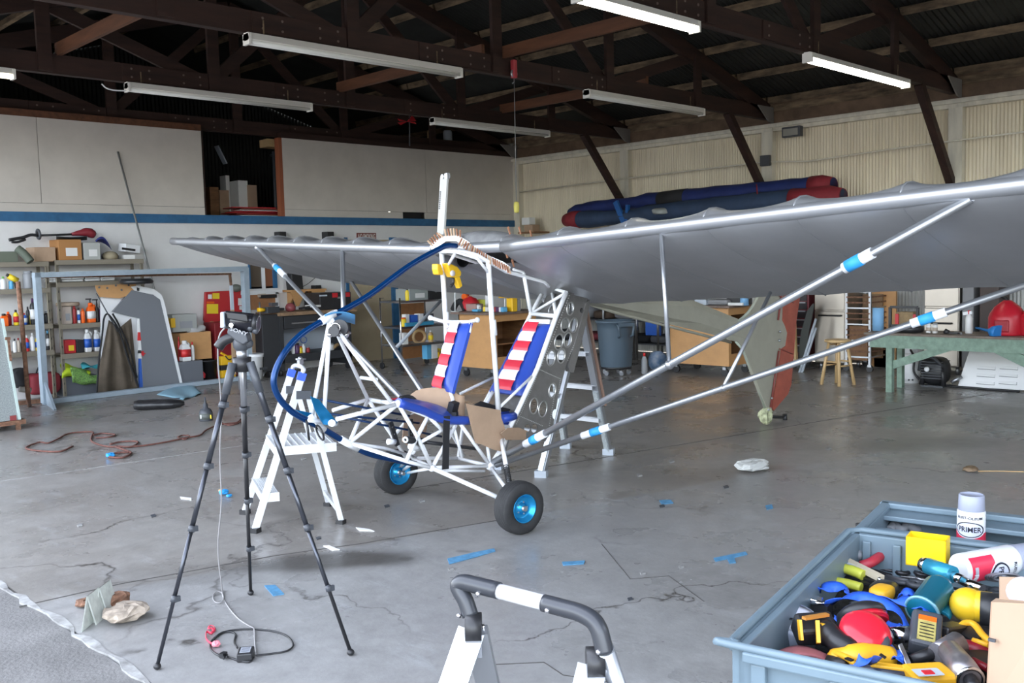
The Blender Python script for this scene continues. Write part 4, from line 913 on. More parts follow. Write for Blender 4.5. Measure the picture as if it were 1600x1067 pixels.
rack('steel_shelving', -60, 78, 'taupe steel shelving unit at the left edge, nearest the galvanised box', lvA, SYF, SDP, bracket)
rack('steel_shelving', 89, 226, 'taupe steel shelving unit behind the grey frame, right one of the pair', lvB, SYF, SDP, bracket)
Yt = SYF+.06
# top shelf
zA, zB_ = lvA[0], lvB[0]
pbox(-20, 28, 393, Yt+.05, zA, .35, mat('grey green case', (.14, .16, .12), .6), 'long grey green case lying at the left end of the top shelf', 'case')
b = B().tube(smooth_path([aY(27, 388, Yt-.02), aY(36, 395, Yt-.06), aY(44, 404, Yt-.1), aY(48, 409, Yt-.12)], 4), [.05]*5+[.06]*5+[.05]*3 if 0 else .05, 10); b.build('canister', mat('olive bag', (.10, .12, .09), .7), label='olive canister bag hanging over the top shelf edge', cat='bag')
pbox(54, 87, 386.5, Yt, zA, .35, card, 'low brown carton on the top shelf beside the olive bag', 'box', flap=1)
pbox(85, 93, 377, Yt+.2, zB_, .25, card, 'narrow brown carton squeezed between the two shelving units', 'box')
pbox(92, 128, 374.5, Yt, zB_, .36, mat('orange brown cardboard', (.42, .20, .07), .85), 'tall brown carton with a white label on the top shelf', 'box', label='white', flap=1)
pbox(131, 157, 379, Yt, zB_, .3, mat('frosted plastic tub', (.42, .43, .41), .35), 'frosted plastic tub on the top shelf right of the labelled carton', 'tub', label='white')
t = thing('string_trimmer', 'black and dark red string trimmer lying across the top shelf cartons', 'trimmer', aY(90, 370, Yt+.05))
Yq = Yt+.10
B().tube([aY(60, 368, Yq), aY(112, 366, Yq)], .014, 8).build('shaft', black, t)
B().tube(smooth_path([aY(112, 366, Yq), aY(125, 364, Yq), aY(138, 363, Yq), aY(148, 368, Yq)], 4), [.02, .025, .03, .035, .04, .045, .055, .06, .06, .065, .06, .055, .04], 12).build('motor_head', mat('dark red enamel', (.22, .02, .03), .4), t)
B().tube(smooth_path([aY(60, 368, Yq), aY(48, 367, Yq), aY(36, 371, Yq), aY(24, 373, Yq), aY(14, 375, Yq)], 4), .02, 8).tube(smooth_path([aY(40, 374, Yq), aY(28, 378, Yq), aY(18, 378, Yq)], 4), .016, 8).build('rear_handle', black, t)
B().torus(aY(60, 366, Yq), .055, .018, (1, 0, .1), 18, 8).build('front_handle', dgrey, t)
b = B(); b.grid(lambda u, v: aY(88+48*u, 370+1.5*math.sin(PI*u)+5*(v > .5), Yt-.02+.25*v), 10, 3, thick=(0, 0, .012)); b.build('tray', dgrey, label='dark oval tray lying on top of the labelled carton', cat='tray')
b = B(); b.grid(lambda u, v: aY(150+25*u, 375+16*u*u+(1-u)*3-8*math.sin(PI*u)*(1-v), Yt+.05+.2*v), 8, 4, thick=(0, .02, .02)); b.build('blue_bag', mat('dark blue nylon', (.03, .04, .22), .6), label='dark blue nylon bag slumped behind the frosted tub', cat='bag')
b = B().ball(aY(172, 398, Yt+.12)+V(0, 0, -.02), (.10, .13, .07), nu=14); b.build('cap_crown', mat('khaki cloth', (.33, .28, .19), .9), label='khaki cap lying on the top shelf', cat='cap')
b = B().box(aY(202, 388, Yt+.12), (.22, .18, .11), rotm(.15, .05, .12)); b.build('box', white, label='white box with a black band tilted on the top shelf', cat='box', bevel=.006)
B().box(aY(201, 389.5, Yt+.02), (.2, .006, .03), rotm(.15, .05, .12)).build('box_band', black, bpy.data.objects[[o.name for o in bpy.data.objects if o.get('label', '').startswith('white box with a black band')][0]])
pbox(193, 211, 398, Yt+.05, zB_, .2, paper, 'small white carton under the tilted white box', 'box')
# second shelf
z = lvB[1]
for i, (a, c) in enumerate(((82, 92), (95, 112), (113, 132), (134, 157), (158, 180))):
    x0, x1 = xat(a, Yt, z), xat(c, Yt, z); t = thing('paper_stack', ['narrow', 'left', 'middle', 'wide', 'right end'][i]+' pile of folded white sheets on the second shelf', 'paper', ((x0+x1)/2, Yt+.15, z))
    for k in range(4): B().box(((x0+x1)/2+random.uniform(-.01, .01), Yt+.15, z+.02+k*.036), (x1-x0, .3, .03), rotm(random.uniform(-.06, .06))).build('folded_sheet', paper, t, bevel=.01)
z = lvA[1]
bottle(17, 437, 7, Yt, z, 'sky', 'grey', 'pale blue aerosol can on the second left shelf', 'can', 'can')
bottle(5, 432, 9, Yt, z, 'white', 'green', 'white bottle at the left edge of the second left shelf')
t = thing('power_drill', 'yellow and black power drill standing on the second left shelf', 'drill', (xat(22, Yt, z), Yt, z)); p = aY(22, 436, Yt)
b = B().cyl(aY(13, 431, Yt), aY(27, 439, Yt), .035, .04).build('body', cm('yellow'), t); B().beam(aY(24, 438, Yt), aY(27, 450, Yt), .035, .045).build('grip', black, t); B().cyl(aY(10, 429, Yt), aY(14, 431, Yt), .02).build('chuck', black, t)
bottle(44, 423, 15, Yt+.02, z, 'grey', 'grey', 'grey glass jar with a lid on the second left shelf', 'jar', 'jar')
# third shelf
z = lvA[2]
bottle(6, 490, 14, Yt, z, 'orange', 'black', 'orange bottle low on the left shelving, beside the galvanised box', shape='jug')
for i, (px, t_, w, a, c, l) in enumerate(((25, 484, 8, 'yellow', 'black', 'tall yellow spray bottle'), (13, 487, 9, 'dred', 'orange', 'dark red squat bottle'), (37, 489, 10, 'blue', 'red', 'red capped blue bottle'), (46, 487, 6, 'yellow', 'orange', 'slim yellow and orange bottle'), (52, 466, 9, 'black', 'purple', 'tall black spray bottle'), (44, 479, 6, 'black', 'black', 'short black bottle'), (63, 480, 7, 'purple', 'black', 'dark purple bottle'), (72, 486, 8, 'black', 'grey', 'small black bottle with grey cap'))):
    bottle(px, t_, w, Yt+.03+.06*(i % 2), z, a, c, l+' on the third left shelf', label=('white' if i in (2, 4) else 'red' if i == 0 else None))
z = lvB[2]
pbox(98, 112.5, 479, Yt, z, .2, mat('beige carton', (.5, .42, .36), .8), 'beige carton on the third right shelf', 'box', label='grey')
x = xat(113, Yt, z); B().lathe([(.14, 0), (.145, .01), (.145, .035), (.135, .045)], (x, Yt+.12, aY(113, 478, Yt).z+.002), seg=24).build('round_tin', mat('beige tin', (.42, .33, .25), .6), label='flat round beige tin on top of the carton and cans', cat='tin')
for i, (px, t_, w, a, c, sh, l) in enumerate(((116.5, 478, 6, 'dred', 'dred', 'can', 'dark red spray can'), (123, 481, 5, 'white', 'black', 'can', 'white spray can with blue band'), (129.5, 482, 6, 'orange', 'orange', 'can', 'small orange can'), (142, 473, 16, 'orange', 'orange', 'jug', 'big orange jug of hand cleaner with a pump'), (152, 474, 6, 'black', 'black', 'round', 'black pump bottle'), (157, 478, 4, 'purple', 'black', 'round', 'thin purple bottle'))):
    bottle(px, t_, w, Yt+.02, z, a, c, l+' on the third right shelf', 'bottle' if sh != 'can' else 'can', sh, label=('blue' if i == 1 else 'white' if i == 3 else None), pump=i in (3, 4))
z = lvA[3]
for i, (px, t_, w, a, c, l) in enumerate(((23, 529, 6, 'white', 'black', 'white tube'), (29, 528, 6, 'beige', 'dred', 'beige bottle'), (35, 530, 5, 'black', 'white', 'slim black bottle'), (42, 524, 7, 'red', 'white', 'red bottle'), (51, 520, 7, 'white', 'white', 'tall white bottle'), (58, 524, 6, 'yellow', 'blue', 'yellow bottle'), (66, 521, 6, 'black', 'yellow', 'black bottle'), (75, 516, 6, 'black', 'sky', 'black and blue tall bottle'))):
    bottle(px, t_, w, Yt+.03, z, a, c, l+' in the row on the fourth left shelf', label=('blue' if i in (3, 5) else 'white' if i == 7 else None))
z = lvB[3]
pbox(102, 118.5, 531, Yt, z, .2, redp, 'red box with a yellow label on the fourth right shelf', 'box', label='yellow'); pbox(119.5, 131.5, 531, Yt, z, .2, black, 'black box on the fourth right shelf beside the red box', 'box')
bottle(137, 514, 13, Yt, z, 'white', 'white', 'white jug with a blue label on the fourth right shelf, left of two', 'bottle', 'jug', 'blue'); bottle(151, 515, 12, Yt, z, 'white', 'white', 'white jug with a blue label on the fourth right shelf, right of two', 'bottle', 'jug', 'blue')
# floor of the shelving: red bag, bin, vests
YF_ = fz(75, 618).y
def lump(name, px0, px1, pyt, pyb, Y, d, m, lab, cat, n=12, amp=.02, p=.6):
    x0, x1 = xat(px0, Y, .2), xat(px1, Y, .2); z1, z0 = aY((px0+px1)/2, pyt, Y).z, aY((px0+px1)/2, pyb, Y).z; c = V((x0+x1)/2, Y+d/2, (z0+z1)/2)
    b = B().ball(c, ((x1-x0)/2, d/2, (z1-z0)/2), nu=20, nv=14, p=p); rs = random.Random(hash(name+lab) % 99 if 0 else len(lab)); ph = [rs.uniform(0, 6) for _ in range(6)]
    b.v = [v+V(math.sin(v.y*23+ph[0]+v.z*11), math.sin(v.x*19+ph[1]+v.z*17), .5*math.sin(v.x*21+ph[2]+v.y*13))*amp for v in b.v]
    return b.build(name, m, label=lab, cat=cat)
lump('duffel_bag', 47, 97, 583, 617, 12.95, .26, mat('dark red nylon', (.22, .02, .03), .7), 'dark red duffel bag on the floor below the shelving', 'bag', amp=.008, p=.4)
B().tube(smooth_path([aY(56, 585, 13.05), aY(60, 574, 13.05), aY(66, 570, 13.05), aY(72, 584, 13.05)], 5), .01, 6).build('bag_handle', denim, bpy.data.objects['duffel_bag'])
ORG['duffel_bag'] = ORG.get('duffel_bag')
lump('backpack', 26, 46, 577, 606, 12.97, .25, denim, 'black backpack on the floor beside the galvanised box', 'bag')
pbox(99, 152, 587, 12.95, .001, .28, mat('dark grey bin', (.10, .11, .13), .6), 'dark grey bin under the high visibility vests', 'bin')
def cloth(name, px0, px1, pyt, pyb, Y, m, lab, cat, d=.3, seed=1, amp=.03):
    rs = random.Random(seed); ph = [rs.uniform(0, 6) for _ in range(8)]
    b = B(); b.grid(lambda u, v: (lambda p: p+V(0, 0, amp*(math.sin(9*u+ph[0]+4*v)+.5*math.sin(17*v+ph[1]+6*u))*.5))(aY(px0+(px1-px0)*u+2*math.sin(7*v+ph[2]), pyb+(pyt-pyb)*(math.sin(PI*v)**.6)*(.75+.25*math.sin(5*u+ph[3])), Y-.05+d*v)), 16, 14, thick=(0, .004, .006)); return b.build(name, m, label=lab, cat=cat)
cloth('safety_vest', 96, 140, 569, 590, 12.95, mat('fluorescent yellow cloth', (.55, .72, .03), .7), 'fluorescent yellow green safety vest heaped on the grey bin', 'vest', .35, 2)
cloth('safety_vest', 112, 158, 573, 600, 12.90, mat('fluorescent green mesh', (.28, .55, .12), .7, noise=.6, scale=60, c2=(.08, .14, .06)), 'green mesh safety vest hanging over the front of the bin', 'vest', .2, 4)
cloth('safety_vest', 128, 158, 568, 575, 12.95, mat('turquoise cloth', (.05, .35, .40), .7), 'turquoise cloth beside the yellow vest', 'cloth', .3, 6, .02)
# plywood with holes, white board, grey panel
pw = thing('plywood_board', 'plywood board with drilled holes leaning behind the white boards', 'board', aY(180, 455, 12.72)); B().prism([aY(x, y, 12.78) for x, y in ((149, 446), (190, 444), (212, 443), (213, 458), (186, 466), (156, 464), (151, 455))], V(0, .02, 0)).build('board', ply, pw)
b = B()
for x, y in ((155, 449), (167.5, 450), (181, 446), (190, 453), (201, 445.5)): b.cyl(aY(x, y, 12.762), aY(x, y, 12.768), .014, seg=10)
b.build('holes', black, pw, kind='stuff')
B().lathe([(.001, 0), (.20, 0), (.22, .03), (.18, .07)], aY(213, 440, 12.55)+V(0, 0, -.03), seg=20).build('black_bowl', black, label='black round pan resting at the right end of the second shelf', cat='pan')
YW = 12.20
def lean(y, k=.12): return YW
wp = thing('tail_panel', 'large grey fabric covered tail panel with a white rim leaning in the grey frame', 'aircraft panel', fz(250, 606))
YP = 12.70
def LP(x, y, o=0):
    q = aY(x, y, YP); q = aY(x, y, YP+.02+.05*q.z+o)
    if y >= 599: q.z = .003
    return q
rim = [(203, 448), (214, 446), (240, 452), (252, 461), (256, 474), (285, 604), (277, 605), (250, 480), (246, 468), (238, 460), (210, 455)]
B().prism([LP(*p) for p in rim], V(0, .05, 0)).build('white_rim', white, wp)
B().prism([LP(*p, -.005) for p in [(175, 487), (205, 453), (239, 461), (249, 468), (281, 604), (223, 606), (217, 497)]], V(0, .045, 0)).build('grey_panel', mat('grey primed panel', (.17, .18, .20), .6), wp)
st_ = B(); 
for (y0, y1, m_) in ((498, 519, 'white'), (519, 532, 'red'), (532, 547, 'white'), (547, 552, 'black'), (552, 560, 'white'), (560, 605, 'blue')):
    B().prism([LP(215.5+.02*(y0-498), y0, -.012), LP(218.5+.02*(y0-498), y0, -.012), LP(218.5+.04*(y1-498), y1, -.012), LP(214.5+.02*(y1-498), y1, -.012)], V(0, .03, 0)).build('stripe', cm(m_), wp)
B().prism([LP(*p, -.035) for p in ((221, 549), (225, 548), (224, 551), (228, 552), (225, 554), (224, 557), (221, 554))], V(0, .004, 0)).build('red_mark', redp, wp)
B().prism([LP(216, 497, -.01), LP(219, 497, -.01), LP(224, 606, -.01), LP(221, 606, -.01)], V(0, .03, 0)).build('edge_tube', alu, wp)
B().prism([LP(213.5, 449, -.02), LP(217.5, 450, -.02), LP(217, 455, -.02), LP(213.5, 454, -.02)], V(0, .02, 0)).build('clip', black, wp)
wb2 = B().prism([LP(x, y, .07) for x, y in ((157, 467), (163, 461), (175, 458), (200, 461), (212, 480), (218, 520), (222, 606), (158, 606))], V(0, .02, 0)); wb2.build('white_board', white, label='white rounded board standing behind the brown hanging fabric', cat='board')
# brown fabric slings
fab = mat('brown canvas', (.115, .09, .065), .9, noise=.35, scale=5)
def sling(poly, lab, o, loop):
    t = thing('canvas_sling', lab, 'fabric', LP(poly[0][0], 606)); c = poly[0]
    b = B(); n = 10
    def f(u, v):
        a = (poly[0][0]+(poly[1][0]-poly[0][0])*v, poly[0][1]+(poly[1][1]-poly[0][1])*v); e = (poly[3][0]+(poly[2][0]-poly[3][0])*v, poly[3][1]+(poly[2][1]-poly[3][1])*v)
        return LP(a[0]+(e[0]-a[0])*u, a[1]+(e[1]-a[1])*u, o+.03*math.sin(u*14+v*2)*min(1, v*2))
    b.grid(f, 16, 10, thick=(0, .006, 0)); b.build('canvas', fab, t); B().tube(smooth_path([LP(*p, o-.02) for p in loop], 5), .012, 6).build('strap', denim, t); return t
sling([(170, 500), (150, 600), (219, 606), (181, 508)], 'brown canvas sling with black straps, front one of two', -.08, [(150, 606), (154, 570), (160, 520), (162, 500), (166, 491), (172, 494), (186, 516), (200, 560), (218, 600)])
sling([(186, 513), (190, 590), (215, 600), (205, 497)], 'brown canvas sling behind the front sling, against the grey panel', -.04, [(176, 490), (186, 508), (200, 540), (214, 590)])
B().tube([LP(150.5, 458, -.12), LP(184, 518, -.12)], .008, 6).build('thin_rod', dgrey, label='thin dark rod leaning across the brown slings', cat='rod')
B().tube([aY(184, 237, YB-.02), aY(241, 452, YB-.35), aY(262, 530, YB-.55)], .014, 8).build('long_pole', mat('grey metal pole', (.32, .33, .32), .4, .6), label='long thin metal pole leaning against the back wall', cat='pole')
# grey blue steel frame on the floor
frm = mat('pale blue grey frame paint', (.34, .41, .47), .45, noise=.15, scale=6)
p0, p1 = fz(70, 632), fz(392, 593); fd = (p1-p0); fn_ = Vector((-fd.y, fd.x, 0)).normalized()
t = thing('open_frame', 'large pale blue grey rectangular steel frame standing in front of the shelving', 'frame', p0.lerp(p1, .5))
def FP(x, y): return aP(x, y, p0, fn_)
def fbar(a, c, w, nm, h=.10): B().beam(FP(*a), FP(*c), w, h, up=fn_).build(nm, frm, t)
B().prism([FP(*q) for q in ((52, 426), (384, 416), (384, 424), (52, 434))], fn_*.1).build('top_rail', frm, t)
B().prism([FP(*q) for q in ((52, 426), (61, 426), (75, 628), (66, 630))], fn_*.1).build('left_post', frm, t)
B().prism([FP(*q) for q in ((378, 418), (386, 418), (393, 592), (386, 593))], fn_*.1).build('right_post', frm, t)
B().prism([FP(*q) for q in ((68, 624), (392, 586), (392, 592), (68, 632))], fn_*.1).build('bottom_rail', frm, t)
for a, c in (((70, 596), (86, 641)), ((388, 568), (398, 598))):
    q = fz(*c); B().prism([FP(*a), FP(a[0]+3, a[1]+36), q], Vector(fd).normalized()*.02).build('foot_gusset', frm, t); B().beam(FP(*a), q, .03, .03).build('foot_brace', frm, t)
# brown track with white post behind it
t = thing('door_track', 'thin brown steel track with a pale hanging post inside the big frame', 'track', FP(300, 560)+fn_*.13)
FQ = lambda x, y: aP(x, y, p0+fn_*.13, fn_)
B().beam(FQ(62, 433), FQ(361, 428), .03, .03).build('track', rust, t); B().beam(FQ(359, 428), FQ(361, 446), .03, .03).build('track_end', rust, t); B().beam(FQ(361, 446), FQ(363, 484), .04, .04).build('post', lgrey, t); B().beam(FQ(363, 484), FQ(366, 585), .045, .045).build('wooden_leg', mat('tan wood leg', (.42, .28, .17), .6), t)
# galvanised box at left edge, rusty stand
q = fz(33, 671); gx, gy = q.x, q.y
t = thing('galvanised_box', 'speckled galvanised metal box on rusty legs at the left edge', 'metal box', (gx-.5, gy, 0)); zb = aY(33, 655, gy).z; zt_ = aY(14, 497, gy).z
B().prism([(gx-1.2, gy, zb), (gx, gy, zb), (gx-.07, gy, zt_), (gx-1.2, gy, zt_)], V(0, .0, 0)); b = B(); b.prism([(gx-1.2, gy+.25, zb), (gx, gy+.25, zb), (gx-.10, gy+.25, zt_), (gx-1.2, gy+.25, zt_)], V(0, .5, 0)); b.build('body', mat('galvanised spangle sheet', (.40, .44, .44), .5, .4, noise=.35, scale=90, bump=.2), t)
B().prism([(gx-.02, gy-.005, zb), (gx+.004, gy-.005, zb), (gx-.096, gy-.005, zt_), (gx-.12, gy-.005, zt_)], V(0, .012, 0)).build('edge_trim', mat('pale mint edge', (.55, .66, .62), .5), t)
B().bb(gx-1.25, gx+.05, gy-.01, gy+.5, zb-.05, zb-.005).build('skid', rust, t)
for x in (gx-.02, gx-1.1): B().bb(x-.02, x+.02, gy, gy+.04, 0, zb-.05).build('leg', rust, t)
for x in (gx-.02, gx-1.1): B().bb(x-.02, x+.02, gy+.44, gy+.48, 0, zb-.05).build('leg', rust, t)
B().beam(aY(8, 529, gy-.02), aY(16, 529, gy-.02), .02, .03).beam(aY(13, 530, gy-.03), aY(17, 564, gy-.03), .02, .02).build('latch', rust, t); B().box(aY(20.5, 653, gy-.01), (.06, .01, .05)).build('red_sticker', mat('dull red sticker', (.28, .05, .05), .6), t)
t = thing('rusty_stand', 'rusty pole stand beside the galvanised box', 'stand', fz(48, 636))
B().tube([aY(28, 440, 11.0), aY(33, 490, 11.0), aY(44, 620, 11.0), fz(46, 634)], .025, 8).build('pole', rust, t); q = fz(46, 634); B().beam(q+V(-.1, .15, .03), q+V(.3, .1, .03), .05, .05).build('foot', rust, t); B().cyl(aY(30, 608, 11.05), aY(48, 610, 11.05), .03).build('crossbar', mat('pale pipe', (.35, .33, .3), .5), t)
# ================================================================ middle back: chest, bench, door, rack
YM = 12.93
t = thing('red_tool_chest', 'red metal tool chest with open lid covered in stickers', 'tool chest', (xat(345, YM, .5), YM+.3, 0))
B().bb(xat(336, YM, .6), xat(385, YM, .6), YM, YM+.34, 0.02, aY(352, 503, YM).z).build('chest_body', mat('dark red enamel chest', (.20, .01, .015), .4), t, bevel=.01)
B().prism([aY(x, y, YM+.30) for x, y in ((320, 456), (383, 453), (386, 500), (386, 516), (330, 520), (323, 510), (318, 500))], V(0, .05, 0)).build('open_lid', mat('red enamel lid', (.50, .025, .03), .4), t, bevel=.006)
yl = YM+.27
for (a, y0, c, y1, m_) in ((332, 458, 343, 467, 'yellow'), (323, 475, 341, 490, 'yellow'), (323, 471, 335, 474, 'orange'), (325, 460, 331, 467, 'white'), (372, 466, 383, 477, 'white'), (376, 455, 384, 461, 'white'), (374, 478, 385, 484, 'white'), (328, 502, 334, 511, 'tan')):
    B().add([aY(a, y0, yl), aY(c, y0, yl), aY(c, y1, yl), aY(a, y1, yl)], [(0, 1, 2, 3)], False).build('sticker', cm(m_), t)
B().ball(aY(369, 450, YM+.26), (.08, .1, .06), nu=14).build('helmet', mat('grey green helmet', (.13, .14, .12), .5), label='small grey helmet on top of the red chest lid', cat='helmet')
pbox(283, 331, 519, 12.92, None, .32, ply, 'orange brown wooden crate below the clear tub', 'crate', pyb=562)
pbox(270, 308, 491, 12.94, None, .3, mat('dusty clear tub', (.38, .39, .37), .35), 'clear plastic tub with folded flaps on the wooden crate', 'tub', pyb=518, label='grey')
lump('plastic_bag', 300, 330, 508, 520, 12.94, .2, mat('clear plastic bag', (.48, .48, .48), .3), 'crumpled clear plastic bag on the wooden crate', 'bag')
pbox(267, 274, 497, 12.92, None, .2, yelp, 'narrow yellow box at the left of the clear tub', 'box', pyb=512)
q = V(0, 12.72, 0); pbox(279, 318, 564, q.y, .001, .5, mat('slate tote', (.13, .14, .16), .5), 'dark slate tote on the floor right of the tail panel', 'tote', label=None)
zt2 = aY(298, 564, q.y).z
bottle(289, 532, 19, q.y+.08, zt2, 'white', 'white', 'white jug with a red label standing on the slate tote', 'bottle', 'jug', 'red'); bottle(301, 534, 6, q.y+.08, zt2, 'white', 'red', 'white tube bottle with a red cap on the slate tote'); bottle(280, 526, 4, q.y+.16, zt2, 'red', 'red', 'thin red tube behind the white jug')
q = fz(332, 597); t = thing('black_bucket', 'black bucket with a wire handle beside the slate tote', 'bucket', q); r = 15*dep(q)/FPX; q = q+V(0, r, 0); zt3 = aY(332, 561, q.y).z
B().lathe([(r*.85, 0), (r, zt3), (r*1.08, zt3), (r*1.05, zt3-.03), (r*.95, zt3-.02), (r*.8, .02)], q, seg=20).build('bucket_body', black, t); B().tube([q+V(r*math.cos(a), r*.2, zt3-.05-.18*math.sin(a)) for a in [PI*k/10 for k in range(11)]], .005, 5).build('wire_handle', steel, t); B().prism([aY(*p, q.y-r-.05) for p in ((317, 580), (321, 584), (320, 591), (316, 589))], V(0, .01, 0)).build('red_tag', redp, t)
t = thing('yellow_toolbox', 'yellow and black tool case next to the black bucket', 'tool case', fz(356, 594)); y_ = fz(356, 594).y
for (a, c, y0, y1, m) in ((346, 368, 556, 570, yelp), (345, 369, 570, 578, black), (346, 368, 578, 590, yelp), (345, 369, 590, 595, black)):
    B().bb(xat(a, y_, .2), xat(c, y_, .2), y_, y_+.3, max(0, aY(356, y1, y_).z), aY(356, y0, y_).z).build('case_section', m, t, bevel=.008)
B().tube(smooth_path([aY(344, 551, y_+.1), aY(350, 554, y_+.1), aY(360, 560, y_+.1)], 4), .02, 8).build('yellow_handle', yelp, t); B().tube(smooth_path([aY(352, 556, y_), aY(358, 562, y_-.04), aY(366, 558, y_)], 4), .008, 6).build('cord', black, t)
q = fz(406, 593); t = thing('white_bucket', 'white plastic bucket behind the tripod', 'bucket', q); r = 13.5*dep(q)/FPX; q = q+V(0, r, 0); zt3 = aY(406, 552, q.y).z
B().lathe([(r*.82, 0), (r, zt3), (r*1.07, zt3+.004), (r*1.07, zt3-.05), (r*.98, zt3-.05)], q, seg=24).lathe([(r*.98, zt3-.001), (r*.8, .02), (.001, .02)], q, seg=24).build('bucket_body', white, t)
b = B()
for k in range(5): b.box(q+V(.02+k*.028, -r*.93, zt3*.42), (.016, .01, .035))
b.build('print', dgrey, t, kind='stuff')
B().prism([aY(x, y, 12.86) for x, y in ((397, 512), (406, 510), (416, 520), (419, 545), (417, 575), (410, 590), (398, 590))], V(0, .03, 0)).build('oval_board', white, label='white oval lid leaning behind the white bucket', cat='lid')
B().prism([aY(x, y, 12.80) for x, y in ((394, 516), (401, 513), (410, 560), (408, 590), (395, 590))], V(0, .03, 0)).build('cardboard_strip', mat('tan board', (.42, .30, .19), .8), label='tan board leaning in front of the white oval lid', cat='board')
# window in the back wall
t = thing('window_1', 'w', 'w', (winl, YB, wz0)); del t['label']; del t['category']; t['kind'] = 'structure'
B().bb(winl, winr, YB+.02, YB+.05, wz0-.03, wz0+.03).bb(winr-.06, winr, YB-.02, YB+.05, wz0, wz1).bb(winl, winl+.03, YB-.02, YB+.05, wz0, wz1).build('window_frame', stripeb, t)
wm = (winl+winr)/2+.02; B().bb(wm-.03, wm+.02, YB-.01, YB+.05, wz0, wz1).build('mullion', white, t)
B().bb(winl, wm-.03, YB+.02, YB+.03, wz0, wz1).build('pane', mat('dim brown glass', (.10, .075, .055), .2), t); B().bb(wm+.02, winr-.06, YB+.02, YB+.03, wz0, wz1).build('pane', mat('brown board pane', (.27, .10, .045), .5), t)
B().bb(winl-.02, winr+.06, YB-.06, YB, wz0-.08, wz0-.03).build('window_sill', white, t)
# pegboard
t = thing('pegboard', 'brown board with a pale rim below the window holding small tools', 'pegboard', aY(410, 478, YB-.03)); xa, xb = xat(378, YB, 1.4), xat(431, YB, 1.4); za, zb2 = aY(410, 483, YB).z, aY(410, 457, YB).z
B().bb(xa, xb, YB-.04, YB-.001, za, zb2).build('backing', mat('orange brown hardboard', (.38, .18, .08), .6, noise=.2), t); B().bb(xb-.05, xb, YB-.06, YB-.04, za, zb2).bb(xa, xb, YB-.06, YB-.04, zb2-.03, zb2).build('rim', white, t)
B().box(aY(419, 463, YB-.08), (.28, .05, .05)).build('hanging_tool', black, label='black tool hanging on the brown pegboard', cat='tool'); B().box(aY(409, 461.5, YB-.08), (.12, .04, .05)).build('hanging_tool', beigem if 0 else cm('beige'), label='beige tool hanging on the brown pegboard', cat='tool')
# black bench with drawers
YK = 12.55; xk0, xk1, xk2 = xat(420, YK, .8), xat(437, YK, .8), xat(548, YK, .8); zk = aY(480, 486, YK).z
t = thing('black_workbench', 'black steel workbench with a wooden top along the back wall', 'workbench', ((xk0+xk2)/2, YK+.3, 0))
B().bb(xk1-.02, xk2+.1, YK-.04, YB-.1, zk-.05, zk).build('bench_top', mat('worn bench wood', (.30, .19, .11), .6, noise=.4, scale=9), t)
B().bb(xk0-.1, xk1+.02, YK+.02, YB-.1, .1, zk-.02).build('side_cabinet', mat('black bench enamel', (.03, .032, .036), .5), t, bevel=.008)
for xq in (xk1, xk2-.06): B().bb(xq, xq+.06, YK, YB-.12, .08, zk-.05).build('bench_leg', MATS['black bench enamel'], t)
zd1 = aY(480, 512, YK).z
d_ = B().bb(xk1+.08, xk2-.08, YK, YK+.5, zd1, zk-.06).build('drawer', MATS['black bench enamel'], t, bevel=.006); B().beam((xk1+.2, YK-.015, zk-.17), (xk2-.4, YK-.015, zk-.17), .02, .02).build('handle', steel, d_)
zs_ = aY(480, 552, YK).z; B().bb(xk1, xk2, YK, YB-.12, zs_-.12, zs_).build('lower_shelf', MATS['black bench enamel'], t); B().bb(xk1+.06, xk2-.06, YB-.14, YB-.12, zs_, zd1).build('back_panel', lgrey, t)
for x in (xk0, xk1, xk2-.05):
    for y in (YK+.05, YB-.2): B().cyl((x-.02, y, .05), (x+.02, y, .05), .05, seg=16).bb(x-.03, x+.03, y-.02, y+.02, .08, .15).build('caster', black, t)
for (px, pt, w, a, c, sh, l) in ((458, 531, 6, 'white', 'white', 'jug', 'white jug'), (464, 536, 8, 'purple', 'black', 'jar', 'purple jar'), (469, 541, 7, 'yellow', 'orange', 'jar', 'yellow jar'), (474, 537, 6, 'white', 'white', 'round', 'white bottle'), (481, 542, 6, 'dred', 'grey', 'jar', 'dark red jar'), (513, 536, 18, 'white', 'grey', 'jar', 'large white tub')):
    bottle(px, pt, w, YK+.15, zs_, a, c, l+' on the lower shelf of the black bench', sh == 'jar' and 'jar' or 'bottle', sh)
B().torus(aY(474.5, 531, YK+.4), .05, .006, (.2, 1, 0), 20, 6).build('wire_ring', cm('blue'), label='thin blue hoop standing on the lower bench shelf', cat='hoop')
B().tube([aY(511, 548, YK+.1), aY(520, 543, YK+.1), aY(528, 538, YK+.1)], .03, 8).build('roll', cm('tan'), label='tan rolled cloth at the right of the lower bench shelf', cat='roll')
# on the bench
t = thing('black_toolbox', 'large black toolbox with two red squares on the bench', 'toolbox', aY(520, 482, YK+.1)); x0, x1 = xat(499, YK+.05, 1.3), xat(548, YK+.05, 1.3); z1 = aY(520, 457, YK).z
B().bb(x0, x1, YK+.05, YK+.5, zk, z1).build('case', black, t, bevel=.012); 
for a, c in ((519, 527), (540, 546)): B().bb(xat(a, YK+.04, 1.3), xat(c, YK+.04, 1.3), YK+.035, YK+.05, aY(520, 465, YK).z, aY(520, 458, YK).z).build('red_square', redp, t)
B().bb(xat(499, YK+.04, 1.3), xat(510, YK+.04, 1.3), YK+.03, YK+.05, aY(505, 463, YK).z, aY(505, 461, YK).z).build('grey_strip', lgrey, t); B().bb(xat(527, YK+.04, 1.3), xat(531, YK+.04, 1.3), YK+.03, YK+.05, aY(505, 468, YK).z, aY(505, 465, YK).z).build('latch', steel, t)
